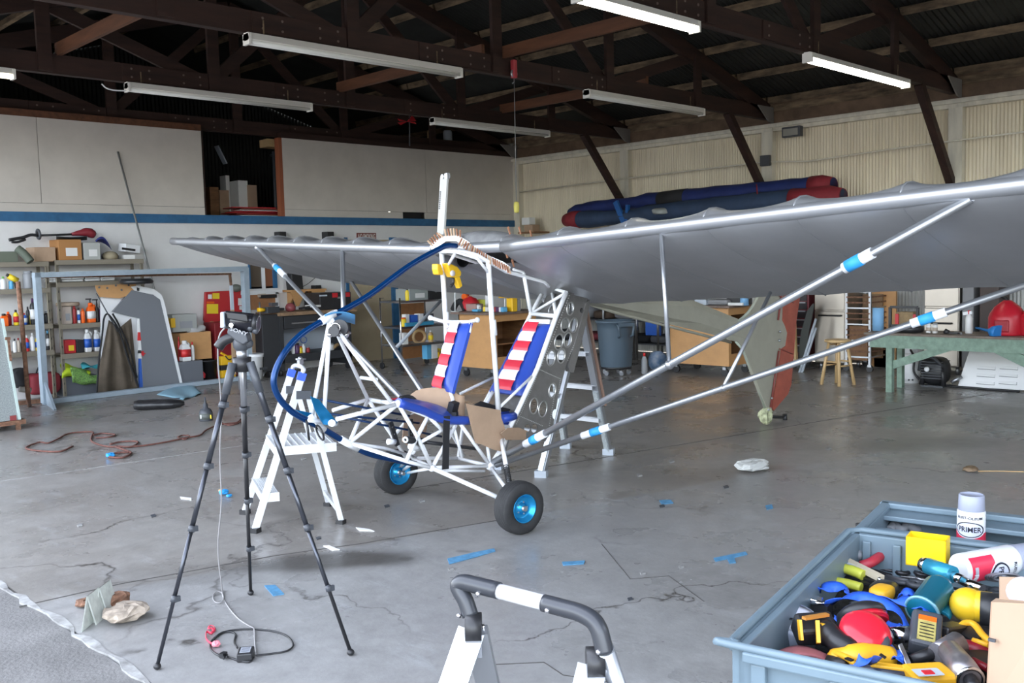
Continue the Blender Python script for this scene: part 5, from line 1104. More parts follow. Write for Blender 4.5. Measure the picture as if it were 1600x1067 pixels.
t = thing('wall_shelf', 'small wooden wall shelf on two brackets above the bench', 'shelf', aY(476, 452, YB-.15)); z1 = aY(476, 452, YB-.2).z; x0, x1 = xat(449, YB-.2, 1.7), xat(504, YB-.2, 1.7)
B().bb(x0, x1, YB-.28, YB-.001, z1-.03, z1).build('board', ply, t)
for px in (459, 491): x = xat(px, YB-.2, 1.6); B().prism([(x, YB-.26, z1-.03), (x, YB, z1-.03), (x, YB, z1-.30)], V(.04, 0, 0)).prism([(x-.12, YB-.27, z1-.03), (x+.14, YB-.27, z1-.03), (x+.02, YB-.27, z1-.26), (x-.03, YB-.27, z1-.26)], V(0, .02, 0)).build('bracket', ply, t)
B().box(aY(460, 441, YB-.14), (.2, .18, .30), rotm(0, 0, -.06)).build('speaker', black, label='black speaker standing on the small wooden wall shelf', cat='speaker', bevel=.01)
B().box(aY(494, 449, YB-.14), (.12, .12, .07)).build('radio', black, label='small black box on the right of the wooden wall shelf', cat='box', bevel=.005)
B().tube(smooth_path([aY(468, 450, YB-.05), aY(480, 444, YB-.03), aY(490, 436, YB-.02), aY(497, 430, YB-.02)], 4), .005, 5).build('cable', black, label='thin black cable rising from the wooden wall shelf', cat='cable')
t = thing('bench_vise', 'dark bench vise at the left end of the black bench', 'vise', aY(424, 486, YK)); p = aY(423, 484, YK+.05); B().box(p, (.25, .12, .09), rotm(.3)).cyl(p-V(.2, 0, 0), p+V(.22, 0, 0), .02).build('body', dgrey, t); B().cyl(p+V(-.18, 0, -.1), p+V(-.18, 0, .12), .012).build('handle', steel, t); B().box(p+V(.03, -.03, .08), (.1, .1, .05)).build('jaw', dgrey, t)
B().cyl(aY(403, 484, YK), aY(413, 484, YK), .03).build('yellow_tool', yelp, label='yellow cylinder tool left of the bench vise', cat='tool')
B().lathe([(.04, 0), (.075, .02), (.08, .07), (.06, .11), (.03, .13)], V(xat(453, YK+.2, 1.2), YK+.2, zk), seg=16).build('red_jar', mat('dull red glass', (.30, .07, .08), .25), label='round dull red jar on the bench', cat='jar')
B().box(aY(489, 478, YK+.1), (.14, .2, .03), rotm(.2)).build('papers', paper, label='white papers on the bench beside the black toolbox', cat='paper'); B().beam(aY(468, 482, YK+.1), aY(485, 479, YK+.1), .05, .03).build('black_tool', black, label='long black tool lying on the bench', cat='tool')
# door
t = bpy.data.objects.new('door_1', None); COL.objects.link(t); t.location = ((door_l+door_r)/2, YB, 0); ORG['door_1'] = Vector(t.location); t['kind'] = 'structure'
B().bb(door_l, door_r, YB-.01, YB+.04, .0, 2.06).build('door_leaf', mat('tan door paint', (.40, .33, .22), .6, noise=.06), t)
B().bb(door_r, door_r+.13, YB-.05, YB+.02, 0, 2.10).bb(door_l-.06, door_l, YB-.02, YB+.02, 0, 2.10).build('door_frame', stripeb, t)
B().box(aY(578, 466, YB-.02), (.09, .01, .01)).box(aY(596, 466, YB-.02), (.09, .01, .01)).build('door_marks', dgrey, t, kind='stuff')
# signs and boxes on the wall
t = thing('no_smoking_sign', 'dark red no smoking sign on the white wall above the wing', 'sign', aY(572, 370, YB-.01)); x0, x1 = xat(557, YB, 2.1), xat(587, YB, 2.1); z0, z1 = aY(572, 378, YB).z, aY(572, 364, YB).z
B().bb(x0, x1, YB-.015, YB-.002, z0, z1).build('plate', mat('sign red brown', (.20, .05, .04), .5), t); txt('NO SMOKING', .13, mat('sign lettering', (.72, .66, .6), .5), t, ((x0+x1)/2, YB-.017, z0+(z1-z0)*.55), (1, 0, 0), (0, 0, 1), sx=.72*(x1-x0)/.66, bold=.003)
for px, l in ((439.5, 'black wall speaker left of the no smoking sign, further left of two'), (514, 'black wall speaker just left of the no smoking sign')):
    x0, x1 = xat(px-6, YB-.1, 2.1), xat(px+5, YB-.1, 2.1); B().bb(x0, x1, YB-.16, YB-.001, aY(px, 374, YB-.1).z, aY(px, 362, YB-.1).z).build('wall_speaker', black, label=l, cat='speaker', bevel=.008)
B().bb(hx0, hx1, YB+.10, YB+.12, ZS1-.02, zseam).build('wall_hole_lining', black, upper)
# chrome wire rack beside the door
def wire_rack(px0, px1, Y, d, ztop, levels, lab, name='wire_rack', X=None, solid=chrome):
    x0, x1 = xat(px0, Y, 1), xat(px1, Y, 1); t = thing(name, lab, 'shelving', ((x0+x1)/2, Y+d/2, 0))
    for x in (x0, x1):
        for y in (Y, Y+d): B().cyl((x, y, .1), (x, y, ztop), .013, seg=8).build('post', solid, t); B().cyl((x-.015, y, .05), (x+.015, y, .05), .05, seg=14).build('caster', black, t)
    for z in levels:
        b = B().bb(x0, x1, Y-.006, Y+.006, z-.03, z).bb(x0, x1, Y+d-.006, Y+d+.006, z-.03, z).bb(x0-.006, x0+.006, Y, Y+d, z-.03, z).bb(x1-.006, x1+.006, Y, Y+d, z-.03, z)
        for k in range(9): yy = Y+d*(k+.5)/9; b.bb(x0, x1, yy-.003, yy+.003, z-.008, z)
        b.build('wire_shelf', solid, t)
    return t
YR = 11.55; zr = [aY(655, 469, YR).z, aY(655, 509, YR).z, aY(655, 537, YR).z]
wire_rack(625, 695, YR, .5, zr[0]+.05, zr, 'chrome wire rack right of the tan door')
bottle(636.5, 450, 7, YR+.1, zr[0], 'yellow', 'black', 'yellow and black drill standing on top of the wire rack', 'drill', 'round')
pbox(640, 669, 451, YR+.05, zr[0], .35, mat('frosted grey tub', (.30, .33, .32), .35), 'frosted grey tub on top of the wire rack', 'tub', label='white'); pbox(670, 697, 452, YR+.05, zr[0], .35, black, 'black bin on top of the wire rack beside the frosted tub', 'bin')
bottle(630, 496, 10, YR+.1, zr[1], 'yellow', 'orange', 'round yellow tape roll on the middle rack shelf', 'jar', 'jar'); pbox(634, 640, 491, YR+.1, zr[1], .1, paper, 'small white carton on the middle rack shelf', 'box')
pbox(643, 653, 492, YR+.1, zr[1], .15, cm('blue'), 'bright blue box on the middle rack shelf', 'box'); pbox(655, 662, 490, YR+.1, zr[1], .12, paper, 'white box on the middle rack shelf right of the blue one', 'box'); pbox(663, 678, 490, YR+.12, zr[1], .2, dgrey, 'dark grey box on the middle rack shelf', 'box', label='grey')
pbox(634, 678, 503, YR+.02, zr[1], .05, cm('cyanb'), 'low blue tray edge on the middle rack shelf', 'tray'); bottle(673, 516, 8, YR+.1, zr[2], 'tan', 'white', 'amber bottle with white cap on the lower rack shelf', label='yellow'); pbox(630, 638, 520, YR+.1, zr[2], .1, paper, 'upright white carton on the lower rack shelf', 'box')
pbox(667, 674, 537, YR+.1, .12, .12, cm('sky'), 'pale blue box at the bottom of the wire rack', 'box', pyb=548); pbox(675, 684, 537, YR+.1, .12, .12, paper, 'white box at the bottom right of the wire rack', 'box', pyb=548)
B().bb(xat(626, 12.6, 1), xat(664, 12.6, 1), 12.6, 12.63, .05, aY(640, 474, 12.6).z).build('brown_panel', mat('orange brown panel', (.33, .15, .06), .5, noise=.2), label='orange brown wooden panel standing behind the wire rack', cat='board')
B().torus(aY(655, 526, YR+.2), .10, .025, (.3, 1, 0), 18, 8).build('hose_coil', cm('tan'), label='coiled tan hose hanging on the wire rack', cat='hose')
q = fz(668, 557); b = B().tube(smooth_path([fz(663, 560, .03), fz(672, 550, .10), fz(684, 546, .12), fz(694, 548, .10), fz(700, 543, .1)], 4), .022, 8); b.build('yellow_hose_tool', cm('yellow'), label='orange yellow tool with a bent handle on the floor by the rack', cat='tool'); B().box(fz(688, 553, .06), (.2, .16, .10)).build('tool_case', yelp, label='small yellow and black case on the floor by the rack', cat='case', bevel=.01)
# ================================================================ right and centre background
def caster(x, y, t, r=.05, m=black):
    B().cyl((x-.016, y, r), (x+.016, y, r), r, seg=16).build('caster_wheel', m, t); B().bb(x-.022, x+.022, y-.025, y+.025, r*1.5, r*2.2).build('caster_fork', steel, t)
# plywood bench cabinets
def bench_cab(L1, L2, L3, ytop, lab, topov=.08):
    """L1,L2 = floor points below the ends of the plain side (runs along Y), L3 = end of the open side (runs along X)"""
    x0 = (L1.x+L2.x)/2; y1, y0 = L1.y, L2.y; x1 = L3.x; zt = aX(ytop[0], ytop[1], x0).z
    t = thing('bench_cabinet', lab, 'cabinet', ((x0+x1)/2, (y0+y1)/2, 0)); zb = .14
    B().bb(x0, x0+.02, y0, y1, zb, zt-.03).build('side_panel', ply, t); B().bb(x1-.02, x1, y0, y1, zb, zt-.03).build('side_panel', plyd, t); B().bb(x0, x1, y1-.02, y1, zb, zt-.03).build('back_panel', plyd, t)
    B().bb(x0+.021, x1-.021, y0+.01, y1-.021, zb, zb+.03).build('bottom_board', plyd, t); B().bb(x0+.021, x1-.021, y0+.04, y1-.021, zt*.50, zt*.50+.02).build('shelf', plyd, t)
    for x in (x0+.03, x1-.03): B().bb(x-.03, x+.03, y0-.02, y0, zb, zt-.03).build('stile', ply, t)
    B().bb(x0+.06, x1-.06, y0-.02, y0, zt-.13, zt-.03).build('rail', ply, t); B().bb(x0+.06, x1-.06, y0-.02, y0, zb, zb+.16).build('lower_panel', ply, t)
    B().bb(x0-topov, x1+topov, y0-topov, y1+topov, zt-.03, zt).build('bench_top', mat('worn dark bench top', (.20, .14, .11), .5, noise=.4, scale=9), t)
    for x in (x0+.06, x1-.06):
        for y in (y0+.08, y1-.08): caster(x, y, t, .055)
    return x0, x1, y0, y1, zt
L1, L2 = fz(719, 588), fz(772, 592); L1.x = L2.x = (L1.x+L2.x)/2; 
x0, x1, y0, y1, zt = bench_cab(V(L1.x, yat(719, L1.x, 0), 0), V(L1.x, yat(772, L1.x, 0), 0), V(xat(840, yat(772, L1.x, 0), 0), 0, 0), (745, 488), 'plywood bench cabinet on casters behind the seats, topped with clutter')
Yc = lambda f: y0+(y1-y0)*f
def on1(px, pyt, w, kind, a, c, l, X=x0+.25, cat='bottle', sh='round', label=None): return bottle(px, pyt, w, 0, zt, a, c, l, cat, sh, label, X=X)
t = thing('gas_can', 'red fuel can standing on the plywood cabinet behind the seats', 'fuel can', (x0+.5, yat(735, x0+.5, zt), zt)); yy = yat(735, x0+.5, zt+.1); h = aX(735, 463, x0+.5).z-zt
B().lathe([(.13, 0), (.135, .03), (.135, h*.55), (.09, h*.85), (.03, h*.95), (.03, h)], (x0+.5, yy, zt), seg=16).build('can_body', redp, t); B().cyl((x0+.5, yy, zt+h), (x0+.5, yy, zt+h+.07), .014).build('spout', cm('beige'), t); B().torus((x0+.5, yy+.05, zt+h*.86), .05, .012, (1, 0, 0), 14, 6).build('handle', redp, t)
def slab(px0, px1, pyt, X, d, m, l, cat='box', z=None, **k): return pbox(px0, px1, pyt, 0, zt if z is None else z, d, m, l, cat, X=X, **k)
slab(728, 743, 475, x0+.2, .15, mat('grey red packet', (.4, .25, .22), .6), 'red and grey packet in front of the red fuel can', 'packet'); slab(736, 746, 483, x0+.08, .12, cm('sky'), 'crumpled pale blue cloth bundle on the cabinet', 'cloth', bev=.02)
on1(748, 475, 7, 0, 'white', 'grey', 'white tin on the plywood cabinet', sh='jar', cat='tin'); slab(743, 759, 468, x0+.6, .04, mat('olive yellow board', (.42, .45, .05), .6), 'olive yellow sign board standing behind the clutter', 'board')
lump_ = lambda px, py, r, m, l, X, c: B().ball(aX(px, py, X), r, nu=12).build(c.replace(' ', '_'), m, label=l, cat=c)
rs = random.Random(9)
for i, (px, py, c_) in enumerate(((753, 484, 'beige'), (757, 482, 'black'), (760, 485, 'yellow'), (763, 483, 'white'), (780, 484, 'purple'), (784, 481, 'white'), (787, 484, 'sky'), (776, 485, 'dred'))):
    p = aX(px, py, x0+.2); p.z = max(p.z, zt+.035); B().box((p.x, p.y, zt+.035), (.07, .08, .07), rotm(rs.uniform(0, 1.5))).build('small_part', cm(c_), label=['beige bit', 'black bit', 'yellow bit', 'white bit', 'purple packet', 'white packet', 'pale blue packet', 'dark red bit'][i]+' among the small clutter on the plywood cabinet', cat='small part', bevel=.008)
t = thing('dewalt' if 0 else 'tape_dispenser', 'yellow upright tool with an arm on the plywood cabinet', 'tool', aX(795, 487, x0+.3)); p = aX(796, 481, x0+.3); B().bb(p.x, p.x+.1, p.y-.06, p.y+.06, zt, zt+.19).build('base', yelp, t, bevel=.01); B().bb(p.x, p.x+.08, p.y-.06, p.y+.22, zt+.19, zt+.24).build('arm', yelp, t, bevel=.01)
on1(809, 465, 9, 0, 'grey', 'grey', 'clear cylinder jar on the cabinet near the rear frame', X=x0+.5, sh='jar', cat='jar')
B().cyl((x0, yat(711, x0, zt), zt), aX(711, 455, x0), .009).lathe([(.06, 0), (.06, .01)], (x0, yat(711, x0, zt), zt)).build('rod_stand', white, label='thin white rod standing at the left end of the cabinet', cat='rod')
B().cyl((x0+.4, yat(789, x0+.4, zt), zt), aX(789, 462, x0+.4), .010).build('rod_stand', white, label='thin white rod standing beside the yellow tool', cat='rod')
B().bb(x0+.5, x0+.54, yat(760, x0+.5, zt)-.03, yat(760, x0+.5, zt)+.02, zt, aX(760, 459, x0+.5).z).build('white_post', white, label='short white post behind the small clutter', cat='post')
b = B(); b.tube(smooth_path([aX(708, 484, x0+.4), aX(713, 474, x0+.4), aX(720, 471, x0+.4), aX(724, 478, x0+.4), aX(727, 485, x0+.4)], 4), .045, 8); b.build('black_bag', denim, label='black hump shaped bag on the left of the cabinet', cat='bag')
b = B(); b.prism([aX(x, y, x0+.45) for x, y in ((722, 462), (726, 456), (730, 462), (727, 474), (724, 476))], (.03, 0, 0)); b.build('orange_holder', cm('orange'), label='orange pointed holder standing behind the black bag', cat='holder')
# cabinet two
L1, L2, L3 = fz(1053, 583), fz(1137, 588), fz(1172, 583); xx = (L1.x+L2.x)/2
x0b, x1b, y0b, y1b, ztb = bench_cab(V(xx, yat(1046, xx, 0), 0), V(xx, yat(1137, xx, 0), 0), V(xat(1176, yat(1137, xx, 0), 0), 0, 0), (1110, 477), 'plywood bench cabinet on casters behind the tail boom')
zt2_ = ztb
pbox(1103, 1136, 468, 0, ztb, .25, mat('grey rolled cloth', (.28, .28, .29), .7), 'long grey roll lying on the second cabinet', 'roll', X=x0b+.05, bev=.04); pbox(1085, 1103, 468, 0, ztb, .25, lgrey, 'pale grey tool case on the second cabinet', 'case', X=x0b+.02)
pbox(1135, 1160, 461, 0, ztb, .25, black, 'black bin of small parts on the second cabinet', 'bin', X=x0b+.15); pbox(1137, 1160, 473, 0, ztb, .1, paper, 'white papers in front of the black bin', 'paper', X=x0b+.02)
def towel(p, r, h, lab):
    t = thing('towel_roll', lab, 'towel roll', p); B().lathe([(r*.25, .002), (r, 0), (r, h), (r*.3, h), (r*.3, h*.9)], p, seg=24).build('paper_roll', mat('blue shop towel', (.22, .45, .72), .8), t)
    B().lathe([(r*.3, 0), (r*.3, h+.002), (r*.24, h+.002), (r*.24, 0)], p, seg=16).build('core', card, t)
yy = yat(1163, x0b+.1, ztb+.1); towel(V(x0b+.1, yy, ztb), .055, aX(1163, 459, x0b+.1).z-ztb, 'blue towel roll standing on the second plywood cabinet')
# grey trash can on a dolly
q = fz(963, 585); d = dep(q); r = 29*d/FPX; t = thing('trash_can', 'round blue grey plastic trash can on a wheeled dolly', 'trash can', q); z0 = .11; zt3 = aP(963, 500, q, (cF.x, cF.y, 0)).z
gm = mat('blue grey bin plastic', (.085, .12, .155), .42)
B().lathe([(r*.80, z0), (r*.84, z0+.02), (r*.97, zt3-.13), (r*.98, zt3-.12), (r*.99, zt3-.035), (r*1.07, zt3-.03), (r*1.08, zt3), (r*1.0, zt3), (r*.97, zt3-.05), (r*.8, z0+.04), (.001, z0+.04)], (q.x, q.y, 0), seg=36).build('can_body', gm, t)
s_ = Vector((-cF.x, -cF.y, 0)).normalized(); u_ = Vector((s_.y, -s_.x, 0))
for sg in (1, -1):
    dirh = (s_*.9-u_*.35*1).normalized()*sg; a = Vector((-dirh.y, dirh.x, 0)); c = V(q.x, q.y, 0)+dirh*(r*1.02)
    B().tube([c-a*.12+V(0, 0, zt3-.04), c-a*.12+dirh*.05+V(0, 0, zt3-.06), c-a*.10+dirh*.05+V(0, 0, zt3-.2), c-a*.09+V(0, 0, zt3-.22)], .018, 8).tube([c+a*.12+V(0, 0, zt3-.04), c+a*.12+dirh*.05+V(0, 0, zt3-.06), c+a*.10+dirh*.05+V(0, 0, zt3-.2), c+a*.09+V(0, 0, zt3-.22)], .018, 8).beam(c-a*.12+dirh*.05+V(0, 0, zt3-.05), c+a*.12+dirh*.05+V(0, 0, zt3-.05), .04, .05).build('handle', gm, t)
B().lathe([(.001, .09), (r*.82, .09), (r*.82, .125), (.001, .125)], (q.x, q.y, 0), seg=30).build('dolly', black, t)
for k in range(5): a = k*1.2566+.5; caster(q.x+math.cos(a)*r*.68, q.y+math.sin(a)*r*.68, t, .032, mgrey)
# bottle, bag, litter
q = fz(1007, 584); bottle(1007, 551, 9.5, q.y, 0, 'grey', 'red', 'grey oil bottle with a red cap on the floor beside the trash can')
lump('shop_bag', 1029, 1043, 548, 578, fz(1040, 580).y+.1, .2, mat('blue white packaging', (.45, .50, .58), .6, noise=.6, scale=9, c2=(.08, .2, .4)), 'crumpled blue and white package leaning on the plywood cabinet', 'package', amp=.02)
# dark storage racks along the right wall behind
XRk = 12.35
rk = thing('storage_rack', 'long dark storage rack along the right wall behind the trash can', 'shelving', (XRk+.4, yat(950, XRk, .5), 0))
ya, yb = yat(1048, XRk, .5), yat(850, XRk, .5)
for y in [ya+(yb-ya)*k/4 for k in range(5)]:
    for x in (XRk, XRk+.7): B().cyl((x, y, 0), (x, y, 1.55), .02, seg=8).build('post', steel, rk)
for z in (.25, .62, .98, 1.34): 
    b = B().bb(XRk, XRk+.7, ya, yb, z-.02, z); b.build('shelf_deck', dgrey, rk)
rs = random.Random(4); lv = (.25, .62, .98, 1.34); k = 0
nmz = ['black', 'charcoal', 'dark brown', 'dark grey', 'dark red', 'navy', 'grey']
cz = [(.02, .02, .022), (.05, .05, .055), (.07, .045, .03), (.09, .09, .1), (.16, .02, .03), (.02, .03, .12), (.2, .2, .21)]
for si, z in enumerate(lv):
    y = ya+.08; j = 0
    while y < yb-.5:
        w = rs.uniform(.35, .62); hgt = rs.uniform(.12, .28); c = rs.randrange(7); j += 1
        b = B().ball((XRk+.32, y+w/2, z+hgt/2), (.28, w*.5, hgt/2), nu=14, nv=8, p=.45); b.build('fabric_bundle', mat('bundle '+nmz[c], cz[c], .85), label='%s bundle on the %s deck of the dark rack, %s from right' % (nmz[c], ['bottom', 'second', 'third', 'top'][si], ['first', 'second', 'third', 'fourth', 'fifth', 'sixth', 'seventh', 'eighth', 'ninth', 'tenth', 'eleventh'][j-1]), cat='bundle', group='bundles on the dark storage rack'); y += w+.02
pbox(1008, 1030, 524, 0, lv[1]+.0, .05, cm('blue'), 'bright blue box at the front of the dark rack', 'box', X=XRk-.06); 
yp = yat(991, XRk-.2, .5)
for px in (990, 995): B().cyl((XRk-.15, yat(px, XRk-.15, .5), 0), (XRk-.15, yat(px, XRk-.15, .5), 1.42), .018, seg=8).build('chrome_pole', chrome, label='chrome pole right of the trash can, %s of two' % ('left' if px == 990 else 'right'), cat='pole')
B().cyl((XRk-.25, yat(1028, XRk-.25, .5), 0), (XRk-.25, yat(1028, XRk-.25, .5), 1.35), .02, seg=8).build('chrome_pole', chrome, label='chrome pole left of the second plywood cabinet', cat='pole')
# red tool chest with drawers
XT = 12.7
t = thing('roller_tool_chest', 'dark red roller tool chest with silver drawer edges behind the rudder', 'tool chest', (XT, yat(1245, XT, .7), 0)); ya_, yb_ = yat(1264, XT, .7), yat(1215, XT, .7); zc1 = 1.22
B().bb(XT, XT+.5, ya_, yb_, .1, zc1).build('chest_body', mat('dark red chest enamel', (.13, .008, .015), .35), t, bevel=.01)
for k in range(8):
    z = .2+k*.125; d_ = B().bb(XT-.012, XT, ya_+.03, yb_-.03, z, z+.11).build('drawer', mat('black drawer front', (.02, .015, .018), .35), t); B().bb(XT-.02, XT-.012, ya_+.05, yb_-.05, z+.09, z+.108).build('drawer_pull', steel, d_)
for y in (ya_+.08, yb_-.08): caster(XT+.1, y, t, .05)
B().prism([aX(x, y, 12.3) for x, y in ((1246, 575), (1252, 520), (1262, 485), (1271, 474), (1272, 478), (1264, 520), (1258, 575))], (.03, 0, 0)).build('curved_panel', mat('dark green grey panel', (.05, .055, .05), .5), label='dark curved panel leaning left of the stainless cabinet', cat='panel')
for i, (a, c) in enumerate((((1275, 498), (1249, 583)), ((1275, 512), (1253, 583)))):
    B().tube([aX(*a, 12.2), aX(*c, 12.0)], .018, 6).build('pale_rod', lgrey, label='pale rod leaning beside the stainless cabinet, %s of two' % ('upper' if i == 0 else 'lower'), cat='rod')
B().beam(aX(1240, 470, 12.35), aX(1244, 568, 12.2), .03, .05).build('wood_strip', pine, label='narrow wooden strip leaning just right of the rudder', cat='wood strip')
# stainless cabinets and bakery rack
ss = mat('stainless steel', (.42, .38, .33), .3, .85, noise=.1, scale=1.5, bump=.25, bscale=3)  # warm tint puts the tan reflections into the steel colour
def stainless(px0, px1, ytop, ybot, X, lab, zb=None, handle=(0, 0, 0), d=.6):
    ya, yb = yat(px1, X, .7), yat(px0, X, .7); z1 = aX(px0, ytop, X).z; z0 = aX(px0, ybot, X).z if zb is None else zb
    t = thing('stainless_cabinet', lab, 'cabinet', (X+d/2, (ya+yb)/2, max(0, z0-.1)))
    B().bb(X, X+d, ya, yb, z0, z1).build('cabinet_body', ss, t, bevel=.015); zs = z0+(z1-z0)*.70
    for (a, c) in ((z0+.02, zs-.01), (zs+.01, z1-.02)): B().bb(X-.02, X-.002, ya+.01, yb-.01, a, c).build('door_panel', ss, t, bevel=.006)
    hy, hz = yat(handle[0], X-.05, .9), aX(handle[0], handle[1], X-.05).z; w = .16
    B().tube([(X-.02, hy-w, hz), (X-.06, hy-w, hz), (X-.06, hy+w, hz), (X-.02, hy+w, hz)], .012, 8).build('handle', black, t)
    for y in (ya+.05, yb-.05): B().cyl((X+.1, y, max(0, z0-.1)), (X+.1, y, z0), .025).build('foot', steel, t)
    for y in (ya+.05, yb-.05): B().cyl((X+d-.1, y, max(0, z0-.1)), (X+d-.1, y, z0), .025).build('foot', steel, t)
    return ya, yb, z0, z1
XC = fz(1280, 578).x+.1
ya, yb, z0, z1 = stainless(1273, 1321, 450, 566, XC, 'tall stainless steel cabinet behind the wooden stool', handle=(1296, 493))
t = thing('pan_rack', 'open pan rack with many runners beside the stainless cabinet', 'rack', (XC+.4, yat(1341, XC, .5), 0)); yc, yd = yat(1361, XC+.05, .7), ya-.01; zr0 = z0+.0
for y in (yc, yd):
    for x in (XC+.02, XC+.6): B().bb(x-.015, x+.015, y-.015, y+.015, .1, z1+.02).build('upright', steel, t); caster(x, y, t, .045)
for k in range(13): z = .2+k*(z1-.25)/12; B().bb(XC+.0, XC+.02, yc, yd, z-.01, z+.01).bb(XC+.6, XC+.62, yc, yd, z-.01, z+.01).bb(XC, XC+.62, yc-.004, yc+.004, z-.01, z+.01).build('runner', rust if k % 3 else steel, t)
B().bb(XC+.45, XC+.47, yc+.02, yd-.02, .15, z1-.1).build('back_board', mat('brown stained board', (.28, .17, .09), .6, noise=.3), t); B().bb(XC+.05, XC+.07, yc+.05, yd-.02, .15, .62).build('front_board', plyd, t)
XD = 12.75; stainless(1444, 1499, 440, 560, XD, 'stainless steel cabinet standing behind the green workbench', handle=(1466, 505), zb=.1, d=.5)
B().bb(XD+.02, XD+.45, yat(1520, XD, .7), yat(1502, XD, .7), .1, 1.42).build('grey_locker', mat('grey locker', (.24, .24, .25), .6), label='dull grey locker right of the rear stainless cabinet', cat='locker', bevel=.01)
B().bb(XD, XD+.4, yat(1560, XD, .7), yat(1530, XD, .7), 0, 1.18).build('dark_locker', mat('dark brown locker', (.07, .05, .045), .6), label='dark brown cupboard behind the spray bottle', cat='cupboard', bevel=.01)
B().bb(13.0, 13.04, yat(1400, 13, .9), yat(1362, 13, .9), .02, aX(1380, 455, 13.0).z).build('wood_door', ply, label='tan wooden board leaning on the wall behind the blue towel roll', cat='board')
B().bb(13.0, 13.05, yat(1382, 12.9, .9), yat(1361, 12.9, .9), .02, .48).build('grey_board', lgrey, label='low grey board standing behind the green bench legs', cat='board')
B().tube([aX(1520, 442, XR-.1), aX(1600, 440, XR-.1)], .02, 8).build('wall_pipe', cream, label='horizontal pipe low on the corrugated wall above the gas cans', cat='pipe')
# wooden stool
q = fz(1309, 601); t = thing('wooden_stool', 'round topped pale wooden stool in front of the stainless cabinet', 'stool', q); sc = dep(q)/FPX; r = 20*sc; zs = aP(1312, 530, q, (cF.x, cF.y, 0)).z
B().lathe([(r*.9, zs-.035), (r, zs-.03), (r, zs-.005), (r*.93, zs)], (q.x, q.y, 0), seg=28).build('seat', pine, t)
fs4 = []
for k in range(4):
    a = k*PI/2+.55; f = V(q.x+math.cos(a)*r*1.22, q.y+math.sin(a)*r*1.22, 0); tp = V(q.x+math.cos(a)*r*.66, q.y+math.sin(a)*r*.66, zs-.03); fs4.append((f, tp)); B().cyl(f, tp, .022, .018, 10).build('leg', pine, t)
for k in range(4):
    for h in (.30+.06*(k % 2), .62+.06*(k % 2)): 
        hh = h*.85; a, b_ = fs4[k], fs4[(k+1) % 4]; B().cyl(a[0].lerp(a[1], hh/zs), b_[0].lerp(b_[1], hh/zs), .011).build('rung', pine, t)
# green workbench
XW = fz(1386, 612).x; zb_ = aX(1400, 524, XW).z; yL = yat(1345, XW+.3, zb_)
t = thing('green_workbench', 'long grey green wooden workbench at the right edge', 'workbench', (XW+.4, yat(1500, XW, 0), 0)); yE = yat(1600, XW, .7)-1.2; zb_ = aX(1500, 524, XW).z
top = B().bb(XW-.04, XW+.58, yE, yat(1352, XW, zb_), zb_-.025, zb_).build('bench_top', mat('scuffed bench board', (.19, .15, .12), .6, noise=.4, scale=6), t)
B().bb(XW-.02, XW+.02, yE, yat(1360, XW, zb_)-.0, zb_-.17, zb_-.025).build('front_apron', greenp, t); B().bb(XW+.52, XW+.55, yE, yat(1360, XW, zb_), zb_-.17, zb_-.025).build('back_apron', greenp, t)
yl1 = yat(1390, XW, .4)
B().bb(XW-.02, XW+.05, yl1-.035, yl1+.035, .0, zb_-.03).build('leg', greenp, t); B().bb(XW+.42, XW+.50, yat(1407, XW+.45, .4)-.03, yat(1407, XW+.45, .4)+.03, 0, zb_-.03).build('leg', greenp, t)
B().beam(aX(1392, 571, XW+.03), aX(1512, 533, XW+.03), .04, .09).build('brace', greenp, t); B().beam(aX(1540, 535, XW+.03), aX(1612, 570, XW+.03), .04, .11).build('brace', greenp, t)
yl2 = aX(1612, 570, XW).y
for x in (XW, XW+.48): B().bb(x-.04, x+.05, yl2-.08, yl2+.02, 0, zb_-.03).build('leg', greenp, t)
# things on the green bench
yy = yat(1372, XW+.3, zb_+.1); towel(V(XW+.3, yy, zb_), .065, aX(1372, 481, XW+.3).z-zb_, 'blue towel roll standing on the left end of the green bench')
t = thing('radiant_heater', 'black framed heater box with tan and red front on the green bench', 'heater', aX(1412, 520, XW+.35)); Xh = XW+.35
ya, yb = yat(1434, Xh, 1), yat(1391, Xh, 1); z1 = aX(1412, 480, Xh).z
b = B()
for (a, c) in (((ya, zb_), (ya, z1)), ((yb, zb_), (yb, z1)), ((ya, z1), (yb, z1)), ((ya, zb_+.06), (yb, zb_+.06))): b.beam((Xh, a[0], a[1]), (Xh, c[0], c[1]), .03, .03)
b.build('wire_frame', black, t); B().bb(Xh+.02, Xh+.2, ya+.06, yb-.06, zb_+.02, z1-.06).build('back_box', mat('tan stained board', (.35, .24, .12), .7, noise=.5, scale=12), t); 
for (f0, f1) in ((.05, .17), (.70, .82)): B().bb(Xh+.0, Xh+.02, ya+(yb-ya)*f0, ya+(yb-ya)*f1, zb_+.08, z1-.08).build('red_strip', redp, t)
B().lathe([(.13, 0), (.15, .02), (.15, .07), (.10, .09)], (XW+.2, yat(1422, XW+.2, zb_), zb_), seg=20).build('black_pan', black, label='black round pan in front of the heater on the green bench', cat='pan')
for px, l in ((1451, 'left'), (1461, 'right')): bottle(px, 505, 8, 0, zb_, 'white', 'grey' if px > 1455 else 'white', 'small white tin on the green bench, %s of the pair' % l, 'tin', 'jar', 'beige', X=XW+.2)
bottle(1514, 485, 11, 0, zb_, 'white', 'red', 'white spray bottle with red collar on the green bench', 'bottle', 'round', None, X=XW+.3); B().beam(aX(1505, 490, XW+.3), aX(1519, 488, XW+.3), .03, .035).build('spray_head', white, bpy.data.objects[[o.name for o in bpy.data.objects if o.get('label', '').startswith('white spray bottle with red collar')][0]])
